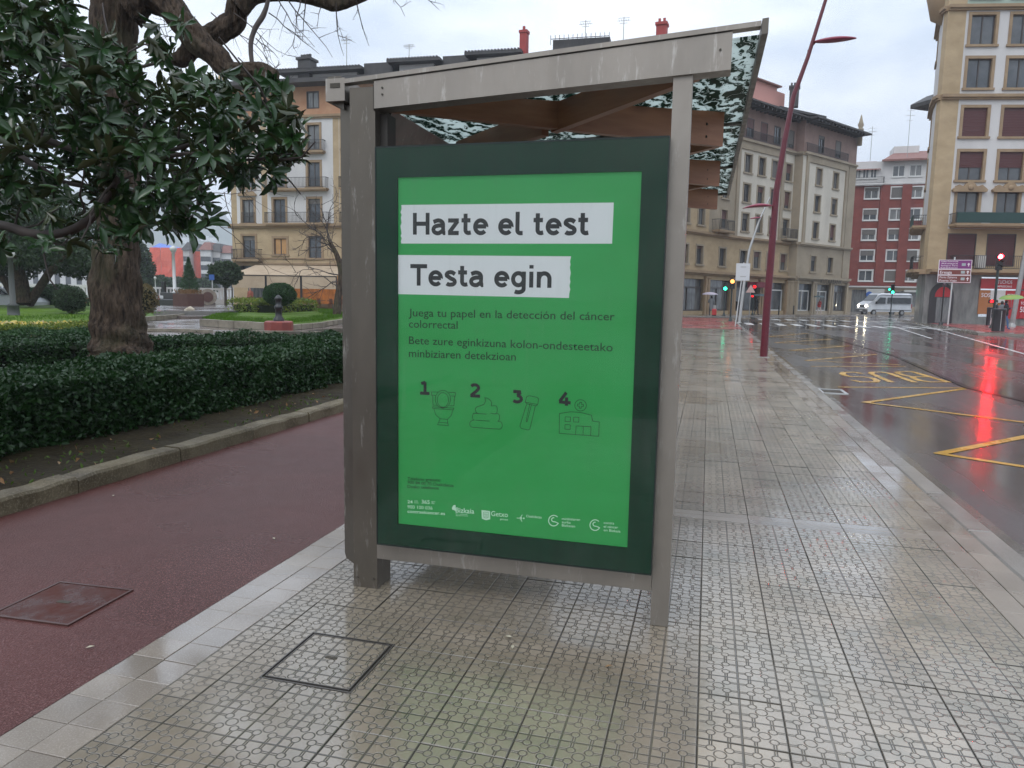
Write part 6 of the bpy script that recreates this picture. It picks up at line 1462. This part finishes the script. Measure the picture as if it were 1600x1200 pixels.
# big spreading evergreen at far left (two dark trunks)
def evergreen(label, u, dd, trunks, crowns, nl):
    p = D(u, dd); t = thing('evergreen_tree', label, 'tree', p); o0 = p
    for pts, rad in trunks: MB().tube([W(a, b_, c) - o0 for a, b_, c in pts], rad, 10, wob=.08).build('trunk', M_bark, t)
    P_ = []
    for (a, b_, c, rx, rz_) in crowns:
        c0 = W(a, b_, c) - o0; k = int(nl * rx * rz_)
        V = nrs.normal(size=(k, 3)); V /= np.linalg.norm(V, axis=1)[:, None]; P_.append(V * (nrs.rand(k, 1) ** .35) * np.array([rx, rx, rz_]) + np.array(c0))
    clouds('crown', np.concatenate(P_), .2, M_dark, t, aspect=.6); return t
evergreen('broad evergreen with dark forked trunks on the left lawn', 45, 39, [([(34, 475, 39), (30, 440, 39), (20, 400, 38), (5, 360, 38)], [.5, .42, .3, .15]), ([(45, 474, 39.4), (62, 450, 39), (78, 425, 38.5), (100, 400, 38)], [.25, .22, .2, .1]), ([(30, 470, 39.5), (5, 435, 39), (-30, 430, 39)], [.3, .2, .1])],
          [(20, 385, 39, 3.6, 1.4), (80, 395, 38.5, 2.6, 1.0), (-60, 380, 40, 3.5, 2), (110, 408, 40, 1.8, .9), (40, 340, 40, 3.5, 1.8), (110, 365, 41, 2.8, 1.4), (0, 420, 40, 2.0, .7), (130, 420, 42, 1.0, .7), (-20, 300, 41, 4, 2.5)], 900)
# ---------------- bare plane tree: big trunk and knobbly limbs
DT = 12.0; pT = D(189, DT); t = thing('plane_tree', 'old bare tree with a thick furrowed trunk and knobbly limbs', 'tree', pT)
def gnarl(mb, pts, rad, n=16, amp=.05, seg=8):
    """limb with a bumpy, furrowed skin"""
    pts = [Vector(p) for p in pts]; P_, R_ = [], []
    for i in range(len(pts) - 1):
        p0, p1, p2, p3 = pts[max(i - 1, 0)], pts[i], pts[i + 1], pts[min(i + 2, len(pts) - 1)]
        for k in range(seg):
            s = k / seg; q = .5 * ((2 * p1) + (p2 - p0) * s + (2 * p0 - 5 * p1 + 4 * p2 - p3) * s * s + (3 * p1 - p0 - 3 * p2 + p3) * s ** 3); P_.append(q); R_.append(rad[i] + (rad[i + 1] - rad[i]) * s)
    P_.append(pts[-1]); R_.append(rad[-1]); v = []; prev = None; ph = [rnd.uniform(0, 6) for _ in range(6)]
    for i, p in enumerate(P_):
        d = (P_[min(i + 1, len(P_) - 1)] - P_[max(i - 1, 0)]).normalized(); a = d.orthogonal().normalized() if prev is None else (prev - d * prev.dot(d)).normalized(); prev = a; bb = d.cross(a)
        for k in range(n):
            th = 2 * math.pi * k / n; r = R_[i] * (1 + amp * math.sin(th * 5 + ph[0] + i * .11) + amp * .8 * math.sin(th * 9 + ph[1] - i * .07) + amp * 1.2 * math.sin(th * 2 + i * .45 + ph[2]) + rnd.uniform(-amp, amp) * .4 + amp * 1.5 * (abs(math.sin(th * n * .17 + ph[3] + .9 * math.sin(i * .33 + ph[4]) + .5 * math.sin(i * .9 + k * .2))) - .5)); v.append(p + (a * math.cos(th) + bb * math.sin(th)) * r)
    m_ = len(P_); mb.add(v, [(i * n + k, i * n + (k + 1) % n, (i + 1) * n + (k + 1) % n, (i + 1) * n + k) for i in range(m_ - 1) for k in range(n)], 0, True); mb.add(v[-n:], [tuple(range(n))]); return mb
def T(u, v, d=DT): return W(u, v, d) - pT
def TX(pts, d=DT): return [T(*(p if len(p) == 3 else (p[0], p[1], d))) for p in pts]
b = MB(); gnarl(b, TX([(190, 600), (189, 562), (187, 535), (184, 500), (182, 440), (183, 380), (186, 300), (184, 200), (182, 100), (178, 30), (176, -60), (170, -160)]), [.58, .50, .425, .385, .37, .31, .30, .30, .31, .33, .32, .3], 84, .045, 14)
# root flare lobes and burrs
for (u, v, r_) in ((160, 560, .16), (215, 562, .17), (186, 568, .18), (222, 520, .05), (165, 470, .05)): b.sphere(T(u, v, DT - .34), r_, r_, r_ * .6, 10, 7)
b.build('trunk', M_bark, t)
b = MB(); gnarl(b, TX([(196, 8), (228, -8), (262, 6), (284, 34), (312, 66), (338, 88), (356, 108), (375, 112), (396, 110), (412, 116), (432, 122)], 11.6), [.32, .25, .20, .20, .185, .17, .15, .12, .14, .16, .12], 44, .06).build('limb', M_bark, t)
b = MB(); gnarl(b, TX([(300, 72), (322, 62), (346, 48), (366, 34), (372, 12), (388, -14), (400, -60)], 12.4), [.15, .17, .19, .17, .19, .17, .16], 44, .06).build('limb', M_bark, t)
b = MB(); gnarl(b, TX([(372, 12), (400, -10), (450, -12), (500, 0), (526, 6), (560, -4), (600, -20)], 12.2), [.17, .15, .13, .11, .11, .08, .05], 14, .06).build('limb', M_bark, t)
b = MB(); gnarl(b, TX([(300, 75), (283, 92), (260, 90), (248, 78)], 12), [.16, .13, .09, .05], 12, .07).build('limb', M_bark, t)
def twig(mb, p, d, L, r, dep, d0=None, droop=.0):
    pts = [Vector(p)]; dd = Vector(d).normalized(); n = max(3, int(L / .16))
    for i in range(n):
        dd = (dd + Vector((rnd.gauss(0, .16), rnd.gauss(0, .16), rnd.gauss(0, .16) - droop))).normalized(); pts.append(pts[-1] + dd * L / n)
        if dep > 0 and rnd.random() < .55: twig(mb, pts[-1], dd + Vector((rnd.gauss(0, .8), rnd.gauss(0, .5), rnd.gauss(0, .8))), L * rnd.uniform(.2, .5), r * .55, dep - 1)
    mb.tube(pts, [r * (1 - .7 * i / n) for i in range(n + 1)], 5, caps=False)
tw = MB()
gnarl(tw, TX([(394, 100), (392, 70), (398, 46), (412, 22), (420, -6), (424, -40)], 11.6), [.035, .035, .04, .04, .03, .03], 8, .04)
for (u, v, du, dv, L) in ((425, 112, 25, -20, .35), (470, -8, 10, 40, .9), (450, 0, 30, 40, 1.1), (478, -4, -5, 60, .7), (525, 4, 12, 60, .8), (555, -6, 20, 60, .75), (600, -24, 40, 40, .8), (640, -16, 30, 14, .6), (350, 40, -60, -10, 1.2), (330, 20, 50, 30, 1.6), (305, 60, -50, 20, .9), (420, 20, 40, 30, 1.0), (430, -10, 50, 60, 1.1), (400, 60, 30, 40, .8), (230, 20, 40, -30, .7), (365, 20, 70, 60, 1.1), (300, 30, -40, 20, .8), (372, 90, 30, 30, .6), (330, 92, 10, 50, .5), (505, 0, -20, 50, .6)):
    p = T(u, v, rnd.uniform(11.4, 12.6)); q = T(u + du, v + dv, 12); twig(tw, p, q - p, L, .011, 2)
tw.build('twigs', M_twig, t, kind='stuff')
# long thin hanging shoots in front of the facade
t2 = MB(); 
for (a, c_) in (((350, 300), (380, 400)), ((330, 340), (420, 420)), ((352, 240), (355, 320)), ((300, 330), (360, 290)), ((300, 300), (450, 260))): 
    p = T(*a, 9.5); q = T(*c_, 9.5); twig(t2, p, q - p, (q - p).length, .006, 1)
t2.build('hanging_shoots', M_twig, t, kind='stuff')
# bare small tree by the terrace
pB = D(527, 42); t = thing('bare_tree', 'small leafless tree with spreading twigs beside the steel post', 'tree', pB)
b = MB(); gnarl(b, [W(527, 498, 42) - pB, W(528, 470, 42) - pB, W(533, 430, 42) - pB, W(527, 400, 42) - pB, W(514, 375, 42) - pB], [.28, .2, .17, .14, .09], 10, .05).build('trunk', M_bark, t)
b = MB()
for (u, v, du, dv, L) in ((528, 402, -40, -30, 2.2), (533, 420, 40, -60, 3), (520, 385, -50, -10, 2.6), (514, 375, -30, -60, 2.6), (514, 375, 5, -60, 2.4), (516, 380, -60, 30, 2.2), (530, 430, -60, -20, 2.8), (530, 440, -70, 10, 2.4), (520, 390, -10, -60, 2.8), (532, 410, 20, -60, 3), (524, 395, -60, -40, 3.2), (531, 450, -40, -10, 1.5), (535, 415, 50, -10, 2.5)):
    p = W(u, v, 42) - pB; q = W(u + du, v + dv, 42) - pB; twig(b, p, q - p, L, .035, 3)
b.build('twigs', M_twig, t)
# ---------------- magnolia: leathery leaf rosettes on dark boughs
pM = Vector((-6.1, 2.2, .1)); t = thing('magnolia', 'glossy leaved magnolia reaching in from the left over the lane', 'tree', pM)
b = MB(); gnarl(b, [Vector((0, 0, 0)), Vector((.05, .1, .8)), Vector((0, .3, 1.7)), Vector((.1, .5, 2.6)), Vector((.1, .7, 3.8))], [.2, .16, .14, .11, .05], 14, .05).build('trunk', M_bark, t)
def MW(u, v, d): return W(u, v, d) - pM
boughs = []
def bough(pts, rad):
    q = [MW(*p) for p in pts]; boughs.append(q)
    if pts[0][0] < 0: a = Vector((.05, .4, min(3.4, max(1.2, q[0].z * .8)))); q = [a, a.lerp(q[0], .55) + Vector((0, 0, .06))] + q; rad = [rad[0] * 1.5, rad[0] * 1.2] + rad
    gnarl(bb, q, rad, 9, .05, 6)
bb = MB()
bough([(-150, 330, 5.6), (0, 352, 5.3), (50, 366, 5.2), (105, 362, 5.1), (145, 338, 5.0), (168, 308, 4.9), (185, 275, 4.8)], [.05, .036, .033, .030, .028, .022, .012])
bough([(-150, 260, 5.8), (0, 240, 5.6), (60, 262, 5.5), (100, 285, 5.5)], [.04, .03, .022, .012])
bough([(-100, 180, 5.4), (40, 210, 5.2), (140, 240, 5.1), (225, 245, 5.0), (300, 225, 5.0), (360, 205, 4.9), (430, 165, 4.8)], [.035, .028, .022, .018, .014, .011, .006])
bough([(140, 240, 5.1), (200, 262, 5.0), (290, 240, 4.8), (380, 250, 4.8), (455, 240, 4.7)], [.018, .015, .012, .009, .005])
bough([(-60, 60, 5.6), (80, 100, 5.4), (180, 110, 5.3), (260, 95, 5.3)], [.03, .022, .014, .008])
bough([(100, 285, 5.5), (180, 300, 5.4), (260, 310, 5.3), (320, 330, 5.2)], [.018, .014, .010, .006])
for _ in range(46):
    B = rnd.choice(boughs[:6]); i = rnd.randrange(len(B) - 1); p = B[i].lerp(B[i + 1], rnd.random()); d = Vector((rnd.gauss(.3, .6), rnd.gauss(0, .4), rnd.gauss(.1, .6))); pts = [p]
    for k in range(4): d = (d.normalized() + Vector((rnd.gauss(0, .3), rnd.gauss(0, .3), rnd.gauss(.05, .3)))); pts.append(pts[-1] + d.normalized() * rnd.uniform(.08, .16))
    bb.tube(pts, [.009, .008, .007, .006, .004], 5)
bb.build('boughs', M_twig, t)
# outline of the foliage in the view from the pavement, with density weights
regions = [((-60, -20), (110, 60), 42, .5), ((-60, 40), (150, 170), 66, .6), ((-60, 160), (160, 300), 54, .8), ((-60, 290), (140, 345), 14, .5), ((140, 55), (200, 130), 12, .4), ((110, 120), (280, 220), 46, .6), ((150, 210), (330, 320), 52, .6), ((180, 310), (300, 366), 18, .5), ((240, 30), (290, 100), 3, .3), ((270, 90), (350, 215), 20, .4), ((330, 130), (440, 215), 20, .4), ((380, 215), (478, 262), 10, .25), ((300, 215), (400, 290), 11, .4), ((60, 345), (200, 400), 10, .4), ((-60, 380), (30, 430), 5, .5)]
V0 = np.array([(0, 0, 0), (.2, .085, .02), (.2, -.085, .02), (.2, 0, -.012), (.55, .15, .022), (.55, -.15, .022), (.55, 0, -.028), (.85, .09, -.01), (.85, -.09, -.01), (.85, 0, -.05), (1, 0, -.085)]) * np.array([1, 1.15, 2.0])
F0 = np.array([(0, 3, 1), (0, 2, 3), (1, 3, 4), (3, 6, 4), (3, 2, 6), (2, 5, 6), (4, 6, 7), (6, 9, 7), (6, 5, 9), (5, 8, 9), (7, 9, 10), (9, 8, 10)])
leaf_me = np_mesh('leaf', V0, F0, [M_mag], True)
LT = []
specials = [(424, 128), (438, 150), (414, 150), (460, 180), (466, 196), (450, 170), (395, 190), (390, 262), (378, 275), (418, 270), (428, 278), (232, 60), (300, 128), (330, 340), (322, 355), (285, 352), (470, 235), (440, 225), (452, 252), (405, 240), (345, 275), (375, 240), (280, 40), (288, 35)]
cl = [(rnd.uniform(a[0], c[0]), rnd.uniform(a[1], c[1]), rnd.uniform(4.3, 6.1) if a[0] < 200 else rnd.uniform(4.4, 5.4)) for a, c, n_, sp_ in regions for _ in range(int(n_ * 1.75))] + [(u, v, rnd.uniform(4.5, 5.0)) for u, v in specials] + [(rnd.uniform(-520, -60), rnd.uniform(-260, 330), rnd.uniform(4.6, 6.6)) for _ in range(190)]
for (u, v, dd) in cl:
    if 30 < u < 75 and 330 < v < 350: continue
    c = MW(u, v, dd); ax = Vector((rnd.gauss(.35, .5), rnd.gauss(-.2, .5), rnd.gauss(.35, .55))).normalized(); e1 = ax.orthogonal().normalized(); e2 = ax.cross(e1); k = rnd.randint(6, 10); ph = rnd.uniform(0, 6)
    for i in range(k):
        th = ph + i * 2.4; op = rnd.uniform(.35, 1.5); dr = (ax * math.cos(op) + (e1 * math.cos(th) + e2 * math.sin(th)) * math.sin(op)); dr = (dr + Vector((0, 0, -.22))).normalized()
        up = (ax - dr * ax.dot(dr)); up = up.normalized() if up.length > .05 else e1; y_ = up.cross(dr).normalized(); L = rnd.uniform(.085, .155)
        LT.append((c + ax * rnd.uniform(-.03, .03), dr, y_, up, L))
LT.sort(key=lambda q: (q[0] + pM - C0).length - .5 * q[4])
VV, FF = [], []
vis_l = 0
for q in LT:
    c, dr, y_, up, L = q; M3 = Matrix((dr, y_, up)).transposed()
    u_in = True
    if vis_l < 290:
        cc = RM.transposed() @ (c + pM - C0); uu = CX + FPX * cc.x / -cc.z; u_in = 5 < uu
        if u_in: place(leaf_me, 'leaf', t, c, rot=M3.to_euler()).scale = (L, L, L); vis_l += 1; continue
    o_ = len(VV) * 11; VV.append((V0 * L) @ np.array(M3).T + np.array(c)); FF.append(F0 + o_)
place(np_mesh('foliage', np.concatenate(VV), np.concatenate(FF), [M_mag], True), 'foliage', t, kind='stuff')

# ================================================================== PEOPLE
M_skin = mat('skin', (.45, .27, .19), .5); M_hair = mat('dark_hair', (.03, .02, .015), .6)
def person(p, h, rz, label, coat, trousers, legs_apart=.12, long_coat=False, umbrella=None, case=None, arm_up=True):
    t = thing('person', label, 'person', p, rz); s = h / 1.7
    me = bpy.data.meshes.new('body'); J = [((0, 0, .93), .12), ((0, 0, 1.15), .125), ((0, 0, 1.36), .13), ((0, .01, 1.48), .055), ((0, .01, 1.60), .085), ((0, .005, 1.70), .075),
        ((-.10, 0, .86), .09), ((-.11, -legs_apart, .48), .06), ((-.11, -legs_apart * 1.3, .07), .045), ((-.11, -legs_apart * 1.3 - .14, .04), .04), ((.10, 0, .86), .09), ((.11, legs_apart, .48), .06), ((.11, legs_apart * 1.6, .07), .045), ((.11, legs_apart * 1.6 - .14, .04), .04),
        ((-.19, 0, 1.40), .06), ((-.25, .02, 1.14), .045), ((-.24, -.08, .92), .035), ((-.24, -.1, .84), .035), ((.19, 0, 1.40), .06), ((.26, .0, 1.16) if arm_up else (.25, .02, 1.14), .045), ((.20, -.22, 1.26) if arm_up else (.25, -.05, .92), .035), ((.19, -.25, 1.32) if arm_up else (.25, -.07, .84), .035)]
    E_ = [(0, 1), (1, 2), (2, 3), (3, 4), (4, 5), (0, 6), (6, 7), (7, 8), (8, 9), (0, 10), (10, 11), (11, 12), (12, 13), (2, 14), (14, 15), (15, 16), (16, 17), (2, 18), (18, 19), (19, 20), (20, 21)]
    me.from_pydata([Vector(j[0]) * s for j in J], E_, []); o = place(me, 'body', t)
    md = o.modifiers.new('skin', 'SKIN'); me.skin_vertices[0].data[0].use_root = True
    for i, j in enumerate(J): me.skin_vertices[0].data[i].radius = (j[1] * s, j[1] * s)
    md.use_smooth_shade = True; o.modifiers.new('sub', 'SUBSURF').levels = 1; o.modifiers['sub'].render_levels = 1; me.materials.append(trousers)
    # coat shell, head and hair
    zl = .5 if long_coat else .82; c_ = MB(); rings = [(.20 if long_coat else .185, .15, zl), (.165, .135, 1.0), (.19, .14, 1.25), (.205, .13, 1.40), (.10, .08, 1.50), (.06, .06, 1.52)]; v = []
    for rx, ry, z in rings: v += [(rx * s * math.cos(a), ry * s * math.sin(a), z * s) for a in [2 * math.pi * k / 14 for k in range(14)]]
    c_.add(v, [(i * 14 + k, i * 14 + (k + 1) % 14, (i + 1) * 14 + (k + 1) % 14, (i + 1) * 14 + k) for i in range(5) for k in range(14)], 0, True)
    c_.tube([Vector((-.19, 0, 1.42)) * s, Vector((-.26, .02, 1.14)) * s, Vector((-.245, -.08, .90)) * s], [.075 * s, .062 * s, .05 * s], 8)
    hand = Vector(J[21][0]); c_.tube([Vector((.19, 0, 1.42)) * s, Vector(J[19][0]) * s, Vector(J[20][0]) * s], [.075 * s, .062 * s, .05 * s], 8)
    c_.build('coat', coat, t)
    MB().sphere((0, -.005, 1.615 * s), .077 * s, .09 * s, .115 * s, 12, 9).build('head', M_skin, t); MB().sphere((0, .022 * s, 1.64 * s), .09 * s, .09 * s, .11 * s, 12, 8).build('hair', M_hair, t)
    fc = MB(); fc.sphere((0, -.095 * s, 1.60 * s), .014, .02, .02, 6, 5); fc.build('nose', M_skin, t)
    return t, hand * s
def umbrella(p, hand, z, r, m, label, tilt=(0, 0)):
    t = thing('umbrella', label, 'umbrella', p + hand + Vector((0, 0, 0))); t.rotation_euler = (tilt[0], tilt[1], 0)
    H_ = z - (p + hand).z; MB().tube([(0, 0, -.1), (0, 0, H_)], .012, 6).build('shaft', M_gal, t)
    c_ = MB(); n = 8; v = [(0, 0, H_)]
    for k, (rr, dz) in enumerate(((.5, -.06), (.85, -.17), (1, -.30))): v += [(r * rr * math.cos(2 * math.pi * (i + .0) / 16) * (1 if i % 2 == 0 else .95), r * rr * math.sin(2 * math.pi * i / 16) * (1 if i % 2 == 0 else .95), H_ + dz * r * 1.1) for i in range(16)]
    c_.add(v, [(0, 1 + i, 1 + (i + 1) % 16) for i in range(16)] + [(1 + q * 16 + i, 17 + q * 16 + i, 17 + q * 16 + (i + 1) % 16, 1 + q * 16 + (i + 1) % 16) for q in range(2) for i in range(16)]); c_.build('canopy', m, t)
M_grey = mat('grey_coat', (.13, .14, .15), .8); M_blk = mat('black_cloth', (.018, .018, .02), .8); M_jean = mat('blue_jeans', (.05, .11, .22), .8); M_redc = mat('red_coat', (.4, .03, .03), .7); M_umg = mat('green_umbrella', (.16, .28, .06), .5); M_uml = mat('lilac_umbrella', (.42, .38, .45), .5); M_umd = mat('dark_teal_umbrella', (.04, .07, .08), .5); M_pinkj = mat('pale_top', (.5, .42, .4), .7)
zf = ZR + .12
p = D(1573, 43.5); p.z = zf; _, h_ = person(p, 1.68, R(75), 'person in black jacket and blue jeans under a green umbrella by the bins', M_blk, M_jean); umbrella(p, Euler((0, 0, R(75))).to_matrix() @ h_, 2.08, .66, M_umg, 'open green umbrella held at the far kerb', (.1, -.1))
p = D(1556, 46); p.z = zf; person(p, 1.72, R(-100), 'person in dark jacket with pale bag behind the litter bin', M_blk, M_pinkj, arm_up=False)
p = D(1566, 47); p.z = zf; person(p, 1.66, R(150), 'person in dark coat with reddish hood just left of the green umbrella', M_grey, M_blk, arm_up=False)
p = D(1112, 65.5); p.z = 0; _, h_ = person(p, 1.75, R(175), 'person in long grey coat walking away under a lilac umbrella', M_grey, M_blk, long_coat=True); umbrella(p, Euler((0, 0, R(175))).to_matrix() @ h_, 2.12, .72, M_uml, 'open lilac umbrella over the grey coated walker')
q = D(1117, 65.3); t = thing('suitcase', 'small red wheeled case beside the grey coated walker', 'suitcase', q); MB().cham(-.2, .2, -.14, .14, .08, .62, .04).build('shell', M_redc, t); MB().box(-.14, .14, .1, .12, .62, .95).build('handle', M_gal, t); MB().tube([(-.17, 0, .05), (.17, 0, .05)], .05, 8).build('wheels', M_tyre, t)
p = D(1281, 81); p.z = zf; _, h_ = person(p, 1.65, R(-60), 'person in red coat under a dark umbrella before the dark shopfront', M_redc, M_pinkj); umbrella(p, Euler((0, 0, R(-60))).to_matrix() @ h_, 2.1, .62, M_umd, 'dark umbrella over the walker in red')
p = D(1183, 71); p.z = zf; _, h_ = person(p, 1.7, R(90), 'person in black under a teal umbrella beside the dark red lamp post', M_blk, M_blk); umbrella(p, Euler((0, 0, R(90))).to_matrix() @ h_, 2.1, .75, M_umd, 'teal umbrella left of the dark red lamp post')
p = D(391, 65.6); p.z = 0; person(p, 1.7, R(0), 'person in reddish top standing under the left cream awning', mat('rust_top', (.3, .09, .06), .8), M_blk, arm_up=False)

# ================================================================== FAR BUILDINGS AND HILL
def far_block(u0, u1, dd, v_top, m, label, cols_, rows, wm=M_glassw, extra=None, name='apartment_building', wd=1.4, hh=1.9):
    p0, p1 = D(u0, dd), D(u1, dd); L, a = span(p0, p1); Ht = W((u0 + u1) / 2, v_top, dd).z; t = thing(name, label, 'building', p0, a)
    holes = [((k + .5) * L / cols_, 2.2 + r * (Ht - 3.0) / rows, wd, hh * .9) for k in range(cols_) for r in range(rows)]
    wall(t, Vector((0, 0, 0)), 0, L, [-.3, Ht], holes, [m], lambda s, z: 0, 12)
    pm = MB().box(-wd / 2, wd / 2, .2, .25, 0, hh * .9).mesh('window', wm)
    for (s, z, w_, h_) in holes: place(pm, 'window', t, (s, 0, z))
    return t, L, Ht
M_net = mat('orange_netting', (.62, .085, .05), .8, c2=(.72, .17, .11), scale=.25, stretch=(2.5, 2.5, .5), space='World'); M_bluet = mat('blue_tarp', (.08, .16, .5), .5)
NU = [(236, 288, 205, 387, 'netted building wrapped in orange red scaffolding net, larger block'), (297, 315, 203, 393, 'narrow building wrapped in orange red net beside white townhouses')]
for (u0, u1, dd, vt, lb) in NU:
    p0, p1 = D(u0, dd), D(u1, dd); L, a = span(p0, p1); Ht = W(u0, vt, dd).z; t = thing('netted_building', lb, 'building', p0, a); MB().box(0, L, .6, 12, 0, Ht - .4).build('wall', M_beige, t)
    n = max(2, int(L / 2.6)); 
    for k in range(n):
        x0, x1 = L * k / n, L * (k + 1) / n; nb = MB(); v = []
        for j in range(7): z = 2.2 + (Ht - 2.2) * j / 6; v += [(x0 + .05, rnd.uniform(-.2, .1), z), ((x0 + x1) / 2, rnd.uniform(-.35, .0), z), (x1 - .05, rnd.uniform(-.2, .1), z)]
        nb.add(v, [(j * 3 + i, j * 3 + i + 1, j * 3 + i + 4, j * 3 + i + 3) for j in range(6) for i in range(2)], 0, False); nb.build('net_panel', M_net, t)
    if L > 6: tp = MB(); tp.add([(0, 0, Ht - .3), (L * .8, -.2, Ht - 1.2), (L * .8, 6, Ht + .1), (0, 6, Ht + 1.6)], [(0, 1, 2, 3)]); tp.build('tarpaulin', M_bluet, t)
    sc_ = MB()
    for k in range(n + 1): x = L * k / n; sc_.box(x - .05, x + .05, .1, .2, 0, Ht)
    for j in range(5): z = 2.2 + (Ht - 2.2) * j / 5; sc_.box(0, L, .1, .2, z, z + .08)
    sc_.build('scaffold', M_gal, t)
M_wh2 = mat('white_townhouse', (.55, .55, .54), .8); M_cr2 = mat('grey_townhouse', (.46, .44, .42), .8)
for i, (u0, u1, vt, m_, lb) in enumerate(((288, 297, 391, M_cr2, 'narrow grey house between the two netted blocks'), (315, 331, 391, M_wh2, 'white townhouse right of the netted blocks'), (331, 345, 393, M_cr2, 'pale townhouse between two white townhouses'), (345, 362, 396, M_wh2, 'white townhouse touching the ochre building edge'))):
    t, L, Ht = far_block(u0, u1, 200 + i, vt, m_, lb, max(2, int(L / 2.2) if False else (2 if u1 - u0 < 12 else 4)), 4, wd=.75, hh=1.5)
    rf = MB(); rf.hexa([(-.4, -.5, Ht), (L + .4, -.5, Ht), (L + .4, 12, Ht), (-.4, 12, Ht), (.6, 1.5, Ht + 2.2), (L - .6, 1.5, Ht + 2.2), (L - .6, 10, Ht + 2.2), (.6, 10, Ht + 2.2)]); rf.build('roof', M_rooft if i % 2 else M_roofd, t)
far_block(205, 236, 210, 398, M_cr2, 'grey blurry house left of the orange netting', 5, 4)
far_block(-240, 200, 175, 395, M_wh2, 'long pale terrace of houses far behind the evergreen at left', 26, 4)
# hill: one terrain mesh
xs = np.linspace(0, 1, 90); ys = np.linspace(0, 1, 26); c0 = D(-420, 1500); c1 = D(372, 1800); V = []; 
prof_u = [(-420, 330), (-200, 300), (0, 290), (150, 300), (250, 306), (300, 314), (316, 317), (330, 322), (345, 332), (358, 346), (372, 362), (420, 385), (520, 430), (700, 455)]
nu = 110; us = np.linspace(-420, 700, nu); tops = np.interp(us, [p[0] for p in prof_u], [p[1] for p in prof_u])
for j in range(22):
    f_ = j / 21
    for i in range(nu):
        dd = 900 + 900 * f_; vt = 462 + (tops[i] - 462) * math.sin(f_ * math.pi / 2) ** 1.3
        q = W(us[i], vt, dd); V.append((q.x + rnd.uniform(-3, 3), q.y, max(-5, q.z + (rnd.uniform(-5, 5) + 6 * math.sin(i * .9) * math.cos(j * 1.1)) * f_)))
F = np.array([(j * nu + i, j * nu + i + 1, (j + 1) * nu + i + 1, (j + 1) * nu + i) for j in range(21) for i in range(nu - 1)])
hm = mat('hillside', (.035, .055, .03), .9, c2=(.10, .11, .075), scale=.012, detail=7, space='World')
o = place(np_mesh('hill', np.array(V), F, [hm], True), 'hill'); tag(o, kind='structure')
P_ = []; t = None
hv = MB()
for _ in range(240):
    i, j = rnd.randrange(nu - 1), rnd.randrange(2, 16); q = Vector(V[j * nu + i]); s_ = rnd.uniform(5, 10); hv.box(q.x - s_, q.x + s_, q.y - 4, q.y + 4, q.z - 4, q.z + rnd.uniform(5, 9))
o = hv.build('hill_houses', M_wh2); tag(o, 'tiny pale houses dotting the misty hill', 'houses', kind='stuff')

# ================================================================== RAIN HAZE
hz = MB(); hz.box(-1500, 900, -60, 2050, -5, 330); m = bpy.data.materials.new('rain_haze'); m.use_nodes = True; nt = m.node_tree; nt.nodes.remove(nt.nodes['Principled BSDF'])
pvn = N(nt, 'ShaderNodeVolumePrincipled'); pvn.inputs['Color'].default_value = (.88, .93, 1, 1); pvn.inputs['Density'].default_value = .0005; nt.links.new(pvn.outputs[0], nt.nodes['Material Output'].inputs['Volume'])
o = hz.build('haze', m); tag(o, kind='stuff')
